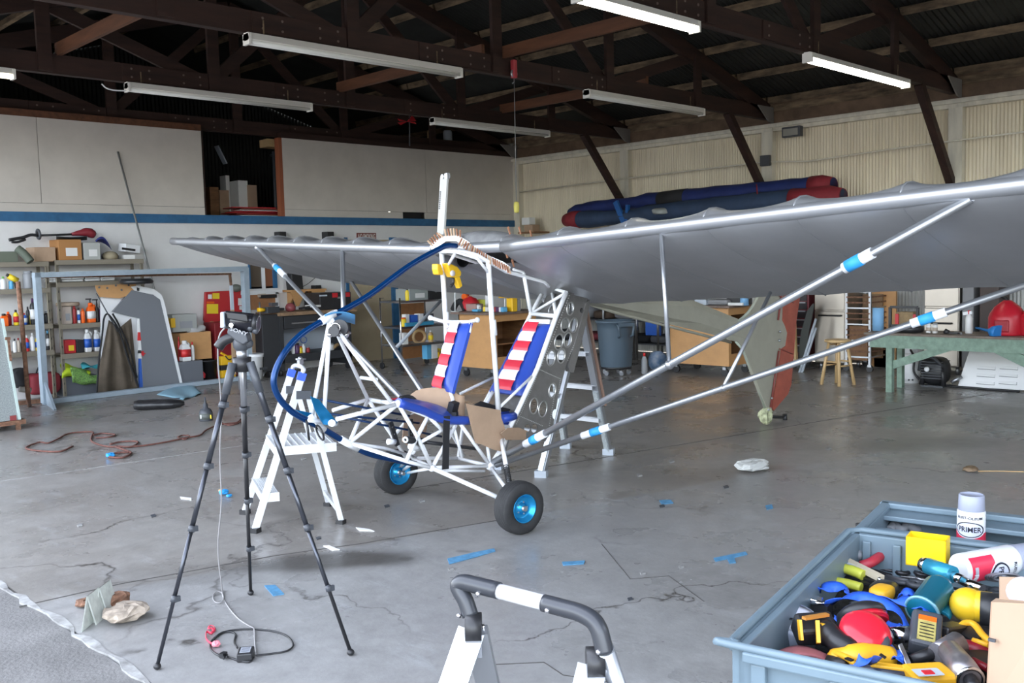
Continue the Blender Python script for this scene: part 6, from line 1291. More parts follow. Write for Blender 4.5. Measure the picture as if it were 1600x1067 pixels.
b = B().beam(aX(1478, 519, XW+.15), aX(1497, 521, XW+.15), .03, .02).cyl(aX(1476, 517, XW+.15), aX(1482, 520, XW+.15), .03); b.build('spray_gun', black, label='black air gun lying on the green bench', cat='tool'); B().beam(aX(1492, 519, XW+.25), aX(1502, 521, XW+.15), .02, .02).build('wrench', steel, label='silver wrench lying beside the black air gun', cat='wrench')
def gascan(px, w, ytop, X, lab):
    y = yat(px, X, zb_+.2); d = dep((X, y, zb_)); r = w/2*d/FPX; h = aX(px, ytop, X).z-zb_
    t = thing('fuel_can', lab, 'fuel can', (X, y, zb_)); b = B(); n = 8
    pr = [(r*.98, 0), (r, h*.05), (r, h*.50), (r*.92, h*.62), (r*.70, h*.8), (r*.40, h*.93), (r*.2, h)]
    b.lathe(pr, (X, y, zb_), seg=20); b.build('can_body', mat('bright red plastic', (.50, .015, .03), .35), t)
    B().bb(X-r*1.02, X-r*.86, y-r*.40, y+r*.40, zb_+h*.10, zb_+h*.46).build('front_recess', mat('darker red plastic', (.33, .01, .02), .4), t, bevel=.02)
    B().tube([(X, y-r*.1, zb_+h*.9), (X+.02, y+.02, zb_+h*1.05), (X+.05, y+.1, zb_+h*1.12)], .02, 8).build('spout', black, t)
gascan(1574, 54, 469, XW+.3, 'large red fuel can on the green bench'); gascan(1622, 52, 473, XW+.32, 'second red fuel can cut by the right edge of the photo')
t = thing('funnel', 'blue funnel lying on the green bench beside the red fuel can', 'funnel', aX(1550, 520, XW+.2)); B().lathe([(.012, 0), (.016, .18), (.07, .26), (.085, .34)], aX(1525, 512, XW+.25), aX(1560, 520, XW+.1)-aX(1525, 512, XW+.25), 16).build('cone', mat('bright blue plastic', (.02, .20, .55), .4), t)
# propane tank
q = fz(1418, 599); q.x += .1; t = thing('propane_tank', 'white propane tank under the green bench', 'gas tank', q); d = dep(q); r = 19*d/FPX; h = aP(1418, 540, q, (cF.x, cF.y, 0)).z
B().lathe([(r*.62, .0), (r*.62, .06), (r*.9, .09), (r, .16), (r, h*.62), (r*.93, h*.72), (r*.7, h*.80), (r*.3, h*.84)], q, seg=28).build('tank_body', white, t); B().lathe([(r*.55, h*.8), (r*.58, h*1.0), (r*.52, h*1.0), (r*.5, h*.8)], q, seg=20).build('collar', white, t); B().cyl(q+V(0, 0, h*.82), q+V(0, 0, h*.97), .025).build('valve', steel, t)
for px in (1411, 1420, 1426): 
    c = aP(px, 593.5, q-V(r*.66*.7, r*.66*.7, 0), (cF.x, cF.y, 0)); B().ball(c, .012, nu=6, nv=4).build('foot_hole', dgrey, t)
B().tube(smooth_path([q+V(-.05, 0, h*.95), q+V(-r, -.1, h*.7), q+V(-r-.03, -.12, h*.3), q+V(-r*1.1, -.3, .03), q+V(-r*1.3, -.9, .012), q+V(-r*1.2, -1.3, .012)], 6), .014, 8).build('gas_hose', black, label='black hose hanging from the propane tank to the floor', cat='hose')
# black engine lump and white cowling
q = fz(1462, 605); c = q+V(.1, .04, .19); t = thing('small_engine', 'black small engine on the floor under the green bench', 'engine', q+V(.1, .04, 0))
b = B().ball(c, (.15, .16, .17), nu=14, nv=10, p=.7); b.build('engine_block', black, t)
for k in range(7): B().box(c+V(-.02, 0, -.08+k*.032), (.28, .24, .010)).build('cooling_fin', dgrey, t)
for a in (-.14, .12): B().cyl(c+V(-.12, a, -.17), c+V(-.08, a*.7, .10), .03).build('cylinder_barrel', black, t)
B().tube(smooth_path([c+V(-.14, -.12, .08), c+V(-.18, -.03, .17), c+V(-.14, .1, .16), c+V(-.1, .16, 0)], 5), .018, 8).build('cover_hose', dgrey, t); B().lathe([(.001, .0), (.028, .0), (.032, -.02)], c+V(-.19, .03, .03), (-1, -.4, .2), 12).build('white_cap', white, t); B().tube([c+V(-.05, -.2, -.13), c+V(0, -.3, -.05)], .022, 8).build('metal_spout', steel, t)
B().box((c.x, c.y, .01), (.24, .26, .02)).build('base_plate', dgrey, t)
XH = fz(1500, 606).x+.03; t = thing('engine_cowling', 'white louvred engine cowling standing on the floor under the green bench', 'cowling', (XH, yat(1560, XH, 0), 0))
outl = [(1497, 604), (1500, 590), (1508, 560), (1516, 537), (1600, 532), (1640, 540), (1640, 612)]
def HW(x, y, o=0): p = aX(x, y, XH); return V(XH+.18*p.z+o, p.y, max(p.z, .002))
b = B().prism([HW(*p) for p in outl], V(.03, 0, 0)); b.build('cowl_shell', white, t, bevel=.008); B().prism([HW(1497, 604), HW(1500, 590), HW(1508, 560), HW(1516, 537), HW(1516, 537)+V(.45, .0, 0), HW(1497, 604)+V(.45, .05, 0)], V(0, .01, 0)).build('cowl_side', white, t)
for (cx_) in (1540, 1575):
    for k, yy in enumerate((574, 585.5, 597)): B().beam(HW(cx_-14, yy, -.022), HW(cx_+14, yy+2, -.022), .02, .028).build('louvre', white, t); B().beam(HW(cx_-14, yy+2.2, -.02), HW(cx_+14, yy+4.2, -.02), .012, .006).build('louvre_slot', dgrey, t)
for x in (1523, 1555, 1585): B().ball(HW(x, 604+(x-1523)*.06, -.002), .012, nu=6, nv=4).build('screw', dgrey, t)
# fabric rolls on wall brackets
XB_ = 12.95
def roll(nm, pts, r, m, lab, caps, capm):
    t = thing(nm, lab, 'fabric roll', aX(*pts[len(pts)//2], XB_)); P = smooth_path([aX(x, y, XB_+.0) for x, y in pts], 6); n = len(P)
    R_ = [r*(.75+.25*math.sin(PI*min(1, (i+2)/n*3))) if i < n/3 else r for i in range(n)]; R_[0] *= .75; R_[-1] *= .72
    b = B().tube(P, [q*(1+.05*math.sin(i*2.3)) for i, q in enumerate(R_)], 16, flat=.82); b.build('rolled_cloth', m, t)
    for (i0, i1, mm) in caps: 
        j0, j1 = int(i0*(n-1)), int(i1*(n-1)); B().tube(P[j0:j1+1], [R_[k]*1.035*(1+.05*math.sin(k*2.3)) for k in range(j0, j1+1)], 16, flat=.82).build('cloth_band', mm, t)
    return t
navy = mat('navy cloth', (.012, .025, .13), .75, noise=.25, scale=4); slateb = mat('slate blue cloth', (.03, .055, .11), .75, noise=.25, scale=4); redc = mat('dull red cloth', (.26, .02, .03), .75, noise=.2, scale=5)
XB_ = 13.05
roll('cloth_roll', [(893, 334), (960, 321), (1075, 309), (1200, 298), (1303, 288)], .175, navy, 'upper long navy cloth roll with a red end on the wall bracket', [(0, .03, redc), (.42, .50, denim), (.93, 1, redc)], redc)
XB_ = 12.84
roll('cloth_roll', [(885, 344), (960, 340), (1075, 328), (1200, 315), (1318, 306)], .185, slateb, 'lower long slate blue cloth roll with red ends on the wall bracket', [(0, .10, redc), (.85, 1, redc)], redc)
XB_ = 12.95
br = thing('wall_bracket', 'blue painted bracket arm holding the cloth rolls below the knee brace', 'bracket', aX(972, 345, XB_)); B().beam(aX(962, 315, XB_-.22), aX(976, 350, XB_-.22), .05, .09).build('bracket_arm', mat('bright blue paint', (.01, .10, .33), .5), br); B().beam(aX(981, 320, XB_-.2), aX(979, 350, XB_-.2), .05, .06).build('bracket_arm', MATS['bright blue paint'], br)
B().bb(XB_-.25, XR-.02, aX(976, 352, XB_-.2).y-.05, aX(976, 352, XB_-.2).y+.05, aX(976, 352, XB_-.2).z-.05, aX(976, 352, XB_-.2).z).build('bracket_base', MATS['bright blue paint'], br)
br = thing('wall_bracket', 'plain bracket arm under the right part of the cloth rolls', 'bracket', aX(1186, 330, XB_)); zz = aX(1186, 330, XB_).z; yy = aX(1186, 330, XB_).y; B().bb(XB_-.25, XR-.02, yy-.04, yy+.04, zz-.06, zz).build('bracket_base', beaml, br)
b = B().tube([aX(1182, 288, XB_-.17), aX(1184, 310, XB_-.24), aX(1187, 326, XB_-.2)], .01, 6); b.build('rope_tie', redc, label='dark red cord tied around the cloth rolls', cat='cord')
for (px0, px1, y0, y1, X, m, l) in ((866, 878, 354-2, 368, 12.8, paper, 'white carton on a pile by the wall corner'), (822, 835, 336, 350, 13.0, paper, 'small white carton tilted beside the wall corner'), (826, 838, 340, 356, 12.7, card, 'brown carton below the tilted white one by the corner'), (878, 892, 350, 366, 12.5, plyd, 'dark brown carton near the red cloth end')):
    pass
Xq = 12.95; zq = aX(826, 362, Xq).z; B().bb(Xq-.05, XR-.06, aX(838, 362, Xq).y, aX(812, 362, Xq).y, zq-.03, zq).build('corner_ledge', plyd, label='small plank ledge near the wall corner holding two cartons', cat='shelf'); pbox(819, 832, 351, 0, zq, .2, card, 'brown carton on the corner ledge', 'box', X=Xq); z9 = aX(825, 351, Xq).z; pbox(815, 827, 340, 0, z9+.001, .16, paper, 'small white carton on top of the brown corner carton', 'box', X=Xq+.02)
lump('plastic_wrap', 1030, 1055, 332, 343, 8.6, .3, mat('clear wrap', (.4, .42, .4), .25), 'crumpled clear plastic wrap lying on the lower cloth roll', 'wrap')
o = bpy.data.objects['plastic_wrap']; p = aX(1042, 334, XB_-.1); o.location = (p.x-.1, p.y, p.z-.03)
# ================================================================ things on the floor
t = thing('leather_case', 'black leather case lying on the floor in front of the grey frame', 'case', fz(247, 638))
b = B(); ca, cb = fz(210, 633, .06), fz(288, 630, .05); P = [ca.lerp(cb, k/12) for k in range(13)]; b.tube(P, [.08, .095, .10, .10, .105, .105, .10, .10, .095, .09, .08, .065, .035], 14, flat=.62)
le = mat('creased black leather', (.022, .022, .024), .38, noise=.5, scale=15, bump=.6, bscale=18); b.build('case_body', le, t); B().tube([p+V(0, 0, .062) for p in P[1:-1]], .006, 5).build('seam', dgrey, t); B().box(ca.lerp(cb, .45)+V(0, -.07, .03), (.12, .03, .02), rotm(-.5)).build('buckle_flap', le, t)
q = [fz(x, y) for x, y in ((245, 618), (297, 599), (315, 616), (286, 626))]
b = B(); b.grid(lambda u, v: (q[0].lerp(q[1], u)).lerp(q[3].lerp(q[2], u), v)+V(0, 0, .01+.03*math.sin(PI*u)**2*(1-v)**.5*math.sin(PI*min(1, v+.35))+.01*math.sin(9*u)), 12, 8, thick=(0, 0, .004)); b.build('blue_sheet', mat('pale blue foam sheet', (.27, .46, .56), .7), label='crumpled pale blue sheet on the floor behind the leather case', cat='sheet')
p = fz(322, 657); s = dep(p)/FPX; t = thing('oil_bottle', 'small black bottle with a long nozzle on the floor', 'bottle', p); B().lathe([(10*s, 0), (10.3*s, .01), (10.3*s, 13*s), (8*s, 18*s), (4*s, 20*s), (3.5*s, 26*s), (1.6*s, 28*s), (1*s, 37*s)], p, seg=18).build('bottle_body', dgrey, t); B().lathe([(10.5*s, 3*s), (10.5*s, 12*s)], p, seg=18).build('label_band', mat('dark label', (.10, .11, .10), .5), t)
for k, (px, c) in enumerate(((314, 'white'), (329.5, 'yellow'))): pp_ = aP(px, 651, p-V(9*s*.7, 9*s*.7, 0), (cF.x, cF.y, 0)); B().box(pp_, (.012, .012, .04), rotm(-.78)).build('label_patch', cm(c), t)
ropem = mat('brown red rope', (.16, .065, .05), .85, noise=.5, scale=60)
def rope(pts, r, lab, m=ropem, nm='rope', cat='rope', z=None):
    P = smooth_path([fz(x, y, r) if len(q_) < 1 else 0 for x, y, *q_ in pts], 5); o = B().tube(P, r*.72, 6).build(nm, m, label=lab, cat=cat); return o
rope([(114, 697), (95, 705), (70, 705), (45, 702), (42, 698), (62, 691), (75, 692), (90, 686), (105, 678), (125, 675), (145, 675), (143, 682), (144, 690), (165, 697), (195, 698), (225, 696), (262, 690), (290, 684), (312, 680), (322, 672), (340, 664), (352, 662), (370, 660), (376, 655)], .012, 'long brown red rope snaking over the floor at left')
rope([(145, 680), (160, 677), (180, 679), (170, 683), (150, 684)], .011, 'small rope loop beside the long brown rope')
rope([(172, 694), (190, 690), (215, 690), (205, 698), (180, 697), (195, 703), (205, 708), (190, 715), (168, 713), (180, 708), (205, 706)], .013, 'tangled knot of brown red rope in the middle of the long rope')
rope([(278, 683), (285, 680), (296, 681), (290, 686), (280, 685)], .010, 'tiny rope loop near the tripod leg')
rope([(345, 660), (356, 664), (370, 662), (380, 655)], .012, 'frayed rope end behind the centre tripod leg')
def flat(poly, lab, m, cat='tape', nm='floor_tape', h=.004):
    b = B().prism([fz(x, y, .003) for x, y in poly], (0, 0, h)); return b.build(nm, m, label=lab, cat=cat)
tp = mat('faded blue tape', (.09, .28, .48), .6, noise=.3, scale=30)
flat([(413, 915), (430, 914), (444, 928), (427, 931)], 'blue tape square on the floor in front of the centre tripod leg', tp)
flat([(699, 873), (742, 863), (772, 857), (774, 861), (740, 871), (702, 881)], 'long blue tape strip on the floor below the wheel', tp)
flat([(878, 878), (914, 876), (912, 881), (880, 883)], 'short blue tape strip right of the long strip', tp)
flat([(1115, 872), (1165, 862), (1168, 866), (1147, 871), (1150, 879), (1140, 880), (1136, 873), (1118, 877)], 'blue tape T mark on the floor left of the tote', tp)
flat([(1030, 782), (1048, 781), (1052, 786), (1034, 788)], 'tiny blue tape mark on the floor left of the white scrap', tp); flat([(1196, 790), (1206, 788), (1208, 794), (1198, 796)], 'tiny blue tape mark far right of the wheel', tp)
flat([(505, 853), (514, 852), (531, 859), (520, 860)], 'pale tape scrap on the dark oil stain', paper, 'scrap', 'tape_scrap'); flat([(281, 776), (299, 778), (299, 781), (283, 779)], 'thin white paper strip on the floor left of the cable', paper, 'scrap', 'paper_strip')
flat([(556, 824), (578, 827), (585, 830), (562, 829)], 'thin white strip right of the stepladder foot', paper, 'scrap', 'paper_strip')
def crumple(px, py, r, m, lab, cat, sq=.5, nm=None, seed=1):
    p = fz(px, py); rs = random.Random(seed); b = B().ball(p+V(0, 0, r*sq), (r, r*.8, r*sq), nu=14, nv=8, p=.8); b.v = [v+V(rs.uniform(-1, 1), rs.uniform(-1, 1), rs.uniform(-.4, .4))*r*.14 for v in b.v]; z0 = min(v.z for v in b.v); b.v = [v-V(0, 0, z0-.002) for v in b.v]
    for i in range(len(b.sm)): b.sm[i] = False
    return b.build(nm or cat.replace(' ', '_'), m, label=lab, cat=cat)
crumple(350, 773, .035, tapeb, 'crumpled ball of blue tape beside the hanging cable', 'tape ball', seed=2); crumple(358, 777, .02, tapeb, 'smaller blue tape scrap beside the crumpled ball', 'tape scrap', seed=3); crumple(346, 769, .022, cm('tan'), 'orange tan wrapper beside the blue tape ball', 'wrapper', seed=4)
crumple(173, 715, .04, tapeb, 'blue tape ball at the end of the brown rope', 'tape ball', seed=5); crumple(1176, 735, .13, mat('white crumpled plastic', (.55, .56, .54), .5), 'white crumpled plastic scrap on the floor under the right wing', 'scrap', .28, 'plastic_scrap', 6)
crumple(1192, 734, .05, mat('white crumpled plastic', (.55, .56, .54), .5), 'small end of the white scrap on the floor', 'scrap', .3, 'plastic_scrap', 8)
crumple(1516, 737, .06, mat('brown lid', (.22, .15, .09), .6), 'brown flat puck on the floor far right', 'puck', .3, 'puck', 9); B().tube(smooth_path([fz(1528, 736, .005), fz(1560, 736, .005), fz(1610, 737, .005)], 4), .004, 5).build('twig', pine, label='thin pale stick beside the brown puck', cat='stick')
for i, (x, y) in enumerate(((493, 840), (423, 763), (860, 772), (1030, 790), (700, 888), (470, 716), (600, 790), (995, 742), (1045, 720), (1130, 760), (1290, 700), (120, 820), (235, 805), (260, 948), (655, 782), (980, 935), (1060, 885), (1000, 895))):
    flat([(x, y), (x+7, y-2), (x+9, y+1), (x+2, y+3)], 'tiny debris flake on the floor, '+['on the oil stain', 'beside the stepladder', 'beyond the near wheel', 'far from the wheel', 'near the tape strip', 'under the nose', 'left of the far wheel', 'beyond the wing strut', 'under the strut tape', 'under the right wing', 'near the tail wheel', 'at far left', 'left of the tripod leg', 'inside the tripod', 'by the far wheel', 'in front of the tote', 'left of the tote', 'between stool and tote'][i], chalk if i % 3 else dgrey, 'debris', 'debris_flake', .006)
# folded white cards and rag at left
t = thing('folded_panels', 'two folded white honeycomb boards standing on the floor at lower left', 'board', fz(165, 975))
for (a, c, d_, e, h) in (((132, 949), (150, 942), (160, 975), (139, 982), 0), ((148, 945), (158, 930), (172, 965), (158, 968), 0)):
    g0, g1 = fz(e[0], e[1]), fz(d_[0], d_[1]); hh = .15
    for sg in (-1, 1):
        off = V(.04, .02, 0)*sg; B().prism([g0+off, g1+off, g1+V(-.01, .01, hh), g0+V(-.01, .01, hh)] if 0 else [g0+off, g0+V(.11, .11, 0)*.75+off, g0+V(.11, .11, 0)*.75+V(0, 0, hh), g0+V(0, 0, hh)], (.008, .004, 0)).build('board', mat('pale green white card', (.72, .76, .70), .7, noise=.2, scale=25), t)
crumple(196, 970, .10, mat('dirty beige rag', (.42, .35, .28), .9, noise=.5, scale=15), 'dirty beige rag on the floor beside the folded boards', 'rag', .35, seed=11); crumple(180, 950, .07, rust, 'rusty brown scrap behind the folded boards', 'scrap', .5, 'rusty_scrap', 12); crumple(135, 946, .05, rust, 'small rusty clod left of the folded boards', 'scrap', .3, 'rusty_scrap', 13)
# ================================================================ tripod with camcorder
fe = [fz(246, 1046), fz(392, 930), fz(548, 1024)]; cen = (fe[0]+fe[1]+fe[2])/3
cen = Vector((cen.x, cen.y, 0)); vn = (cF.x, cF.y, 0)
hub = aP(378, 562, cen, vn); tr = thing('tripod', 'black and silver camera tripod standing on the concrete', 'tripod', cen)
tsil = mat('dark silver leg tube', (.08, .085, .10), .3, .8)
segs = [[(348, 651), (324, 735), (299.5, 830), (272, 935)], [(385, 639), (386, 710), (390, 782), (391, 857)], [(421, 648), (449, 731), (480, 822), (513, 921)]]
for k in range(3):
    f = fe[k]; out = (f-cen).normalized(); top = hub+out*.045-V(0, 0, .02); ft = f+V(0, 0, .015)
    lg = B().tube([top, ft], .008, 10).build('leg', black if k else tsil, tr)
    def on_leg(px, py):
        kx = cR*FPX-cF*(px-800); ky = cU*FPX+cF*(py-533.5)
        if k == 1: a_, b_ = (top-CAM).dot(ky), (ft-CAM).dot(ky)
        else: a_, b_ = (top-CAM).dot(kx), (ft-CAM).dot(kx)
        return top.lerp(ft, max(.02, min(.98, a_/(a_-b_))))
    J_ = [on_leg(*p) for p in segs[k]]; prev = top
    for j, p in enumerate(J_):
        d = (ft-top).normalized(); rr = [.0135, .012, .0105, .009][j]
        B().tube([prev, p], rr, 10).build('leg_section', (tsil if k != 1 or j < 1 else black), lg); prev = p
        cl = B(); cl.tube([p-d*.013, p+d*.013], rr+.004, 10); cl.box(p+cR*.013, (.024, .013, .022)); cl.build('leg_lock', dgrey, lg)
    B().tube([top+V(0, 0, .01), top.lerp(ft, .10)], .018, 10).build('hip_grip', dgrey, lg); B().ball(f+V(0, 0, .014), (.016, .016, .014), nu=10, nv=6).build('rubber_foot', black, lg)
B().cyl(hub-V(0, 0, .05), hub+V(0, 0, .01), .036, .04, 14).build('hub', black, tr); B().cyl(hub-V(0, 0, .20), hub+V(0, 0, .05), .013, seg=10).build('centre_column', steel, tr); B().tube([hub+V(0, 0, .0), hub+V(0, 0, .045)], .022, 14).build('column_collar', steel, tr)
hd = hub+V(0, 0, .07); B().ball(hd, (.035, .035, .04), nu=14).ball(hd+V(0, 0, .0)+cR*.03, .022).build('ball_head', dgrey, tr)
vd = Vector((cF.x, cF.y, 0)).normalized(); rt = Vector((cR.x, cR.y, 0)).normalized()
def HP(px, py, o=0): return aP(px, py, cen+vd*o, vn)
B().tube(smooth_path([HP(386, 530), HP(374, 526), HP(360, 528), HP(348, 534), HP(341, 543)], 4), [.03]*5+[.026]*4+[.02]*4+[.016]*4 if 0 else .022, 10).build('pan_handle', black, tr)
B().prism([HP(360, 511, -.02), HP(388, 521, -.02), HP(391, 533, -.02), HP(383, 538, -.02), HP(372, 532, -.02), HP(358, 520, -.02)], vd*.07).build('head_plate', dgrey, tr, bevel=.006); B().cyl(HP(361, 508, -.05), HP(361, 508, -.02), .009).build('clamp_bolt', chrome, tr)
txt('SONY', .022, mat('grey lettering', (.45, .45, .47), .5), tr, HP(373, 518, -.057), rt*.94+V(0, 0, -.34), V(0, 0, .94)+rt*.34, sx=1.3) 
cc = thing('camcorder', 'black camcorder mounted on the tripod head', 'camcorder', HP(375, 515))
B().cyl(HP(352, 499), HP(396, 505), .038, .042, 20).build('body', mat('glossy black plastic', (.015, .015, .02), .18), cc); B().cyl(HP(394, 505), HP(404, 506), .040, .038, 20).build('lens_barrel', black, cc); B().torus(HP(403, 506), .034, .004, HP(404, 506)-HP(394, 505), 22, 6).build('lens_ring', chrome, cc)
B().prism([HP(347, 487, -.02), HP(353, 487, -.02), HP(354, 511, -.02), HP(347, 512, -.02)], vd*.06).build('battery', lgrey, cc, bevel=.005); B().prism([HP(355, 487, -.03), HP(388, 491, -.03), HP(390, 503, -.03), HP(358, 498, -.03)], vd*.05).build('top_cover', black, cc, bevel=.005)
B().tube(smooth_path([HP(350, 488), HP(346, 497), HP(347, 509)], 4), .004, 6).build('hand_strap', chrome, cc); B().ball(HP(391, 513, -.03), .012).ball(HP(399, 517, -.02), .014).build('focus_knobs', dgrey, cc, kind='stuff')
# camera cable
cabm = mat('pale grey cable', (.30, .29, .29), .5)
g0_ = fz(348, 930, .004)
def CP(px, py): return aP(px, py, g0_.lerp(cen, (930-py)/420 if py < 930 else 0), vn)
P = smooth_path([CP(352, 512), CP(345, 520), CP(341, 535), CP(341, 570), CP(344, 605), CP(346, 650), CP(344, 690), CP(344, 730), CP(346, 770), CP(345, 800), CP(341, 845), CP(342, 880), CP(346, 910), g0_, fz(356, 947, .004), fz(372, 966, .004), fz(388, 977, .004), fz(397, 983, .006), fz(398, 1000, .006), fz(400, 1022, .006)], 5)
B().tube(P, .0035, 6).build('camera_cable', cabm, label='pale grey cable hanging from the camcorder to the floor', cat='cable')
B().tube([fz(341+8.5*math.cos(a), 933+8.5*math.sin(a)*1.05, .006) for a in [2*PI*k/18 for k in range(18)]], .003, 6, True).build('cable_loop', cabm, label='small loop of thin grey cable on the floor inside the tripod', cat='cable')
t = thing('power_adapter', 'black power adapter brick with looped cable on the floor', 'adapter', fz(383, 1024)); a0, a1, a2 = fz(372, 1030), fz(397, 1028), fz(368, 1015); 
ex = (a1-a0).normalized(); ey = Vector((-ex.y, ex.x, 0)); R_ = Matrix((ex, ey, Vector((0, 0, 1)))).transposed(); c = fz(384, 1022, .018)
B().box(c, (.062, .085, .036), R_).build('brick', black, t, bevel=.005); B().box(c+V(0, 0, .019), (.042, .055, .001), R_).build('rating_label', mat('grey blue label', (.35, .37, .42), .5), t)
for i in range(4): B().box(c+V(0, 0, .0198)+ey*(-.018+i*.012), (.034, .003, .0006), R_).build('label_print', dgrey, t)
B().tube(smooth_path([fz(371, 1012, .02), fz(366, 1003, .005), fz(368, 991, .005), fz(358, 987, .005), fz(343, 991, .005), fz(331, 1001, .005), fz(329, 1013, .005), fz(340, 1023, .005), fz(352, 1025, .005), fz(370, 1031, .005), fz(388, 1034, .005), fz(396, 1027, .01)], 5), .0045, 6).build('cord', black, t)
B().tube(smooth_path([fz(333, 1000, .008), fz(345, 989, .008), fz(368, 984, .006), fz(398, 983, .005), fz(430, 987, .005), fz(450, 995, .005), fz(458, 1008, .005), fz(448, 1017, .005), fz(425, 1021, .005), fz(400, 1024, .01)], 5), .004, 6).build('cord', black, t)
p = fz(349, 1023, .012); B().box(p, (.028, .02, .02), rotm(.4)).tube([p+V(.0, -.01, 0), p+V(-.02, -.04, 0)], .004, 5).tube([p+V(.012, -.01, 0), p+V(-.008, -.04, 0)], .004, 5).build('plug', black, t)
b = B(); rp_ = smooth_path([fz(334, 985, .01), fz(331, 981, .012), fz(326, 982, .012), fz(327, 978, .012), fz(333, 978, .012), fz(336, 983, .010), fz(330, 989, .01), fz(323, 987, .01), fz(322, 997, .01), fz(328, 1004, .01), fz(338, 1008, .012)], 4)
b.tube(rp_, .006, 6, flat=.4); b.build('red_ribbon', mat('red ribbon', (.65, .04, .08), .5), label='curled red ribbon tag beside the adapter cable', cat='ribbon'); crumple(338, 1011, .018, mat('pink ribbon end', (.75, .25, .30), .6), 'pink knotted end of the red ribbon', 'ribbon', .7, seed=21)
# ================================================================ white stepladder
F1, F2, Rr, Rl = fz(383, 803), fz(399, 832), fz(533, 818), fz(513, 790)
n2 = Vector((-(Rr-F2).y, (Rr-F2).x, 0)); T2 = aP(473, 582, F2, n2); n1 = Vector((-(Rl-F1).y, (Rl-F1).x, 0)); T1 = aP(457, 577, F1, n1)
t = thing('stepladder', 'white aluminium stepladder with blue handle ends and a wide platform', 'stepladder', (F1+Rr)/2)
la = mat('white ladder enamel', (.72, .74, .76), .35, .2); lb = mat('blue ladder plastic', (.05, .12, .55), .4)
wd = (F2-F1).normalized(); up1 = (T1-F1).normalized(); up2 = (T2-F2).normalized()
for F_0, T_0 in ((F1, T1), (F2, T2)): 
    r_ = B().beam(F_0+V(0, 0, .02), T_0, .018, .042, up=wd.cross(T_0-F_0)).build('front_rail', la, t); B().box(F_0+V(0, 0, .015), (.05, .055, .03), rotm(.4)).build('foot', black, r_); B().beam(T_0-(T_0-F_0).normalized()*.05, T_0, .026, .050, up=wd.cross(T_0-F_0)).build('blue_sleeve', lb, r_)
    c = F_0.lerp(T_0, .86); B().beam(c, c+(Rr-F2).normalized()*.09-V(0, 0, .005), .035, .05).build('hinge_plate', dgrey, r_)
tm = (T1+T2)/2+up1*.03; B().tube(smooth_path([T1, T1+up1*.02, T1.lerp(T2, .25)+up1*.032, T1.lerp(T2, .75)+up2*.032, T2+up2*.02, T2], 4), .014, 8).build('top_handle', la, t)
def lad(F_0, T_0, k): return F_0.lerp(T_0, k)
for Rk, F_0, T_0 in ((Rr, F2, T2), (Rl, F1, T1)):
    h = lad(F_0, T_0, .86)+(Rr-F2).normalized()*.07; r_ = B().beam(Rk+V(0, 0, .02), h, .018, .032, up=wd.cross(h-Rk)).build('rear_leg', la, t); B().box(Rk+V(0, 0, .012), (.045, .05, .026), rotm(.4)).build('foot', black, r_)
hr = lad(F2, T2, .86)+(Rr-F2).normalized()*.07; hl = lad(F1, T1, .86)+(Rr-F2).normalized()*.07
B().beam(Rr.lerp(hr, .12), Rl.lerp(hl, .12), .02, .03).build('rear_brace', la, t)
def step(z, name, ext, k0=None):
    a = F1.lerp(T1, z/T1.z); c = F2.lerp(T2, z/T2.z); dd = (Rr-F2).normalized(); q = [a-dd*.03, c-dd*.03, c+dd*ext, a+dd*ext]; b = B().prism([p-V(0, 0, .012) for p in q], (0, 0, .024)).beam(q[0]-V(0, 0, .02), q[1]-V(0, 0, .02), .006, .055).beam(q[1]-V(0, 0, .02), q[2]-V(0, 0, .02), .006, .055); s_o = b.build(name, la, t)
    g = B()
    for k in range(9): u = (k+.5)/9; g.beam(q[0].lerp(q[3], u)+V(0, 0, .003), q[1].lerp(q[2], u)+V(0, 0, .003), .006, .004)
    g.build('tread_ribs', la, s_o, kind='stuff')
zpl = aP(455, 690, (F1+F2)/2+(Rr-F2).normalized()*.1, n2*0+Vector(vn)).z; step(zpl, 'platform', .34); step(zpl*.45, 'lower_step', .075)
p = (T1+T2)/2+up1*.06; t2 = thing('spring_clamp', 'small metal clamp gripping the top of the white stepladder', 'clamp', p); B().box(p, (.03, .03, .03)).ball(p+V(0, 0, .02), .016, nu=8, nv=6).cyl(p+V(-.03, 0, .02), p+V(.04, 0, .015), .006).build('clamp_body', steel, t2)
# ================================================================ aluminium folding ladder behind the bulkhead
A1, A2, B1 = fz(951, 710), fz(884, 700), fz(846, 745); wv = A2-A1; wv = Vector((wv.x, wv.y, 0)); B2 = B1+wv
ap1 = aP(907, 482, (A1+B1)/2, Vector((-(A1-B1).y, (A1-B1).x, 0)).normalized()); ap2 = ap1+wv*.8; ap1.z = ap2.z = min(ap1.z, 1.22)
t = thing('folding_ladder', 'aluminium folding ladder standing behind the rear seat of the aircraft', 'ladder', (A1+B1)/2)
for G, ap in ((A1, ap1), (A2, ap2), (B1, ap1), (B2, ap2)):
    B().beam(G+V(0, 0, .02), ap, .03, .065, up=wv).build('rail', alu, t); B().beam(G+V(.0, 0, .02)+(G-ap).normalized()*-.0, G.lerp(ap, .45), .05, .045, up=wv).build('rail_sleeve', galv, t); B().box(G+V(0, 0, .025), (.07, .09, .05), rotm(.5)).build('foot', lgrey, t)
B().beam(A1.lerp(ap1, .35)+V(.03, -.02, 0), ap1+V(.03, -.02, 0), .012, .06, up=wv).build('warning_strip', mat('brown ladder label', (.32, .2, .15), .6), t)
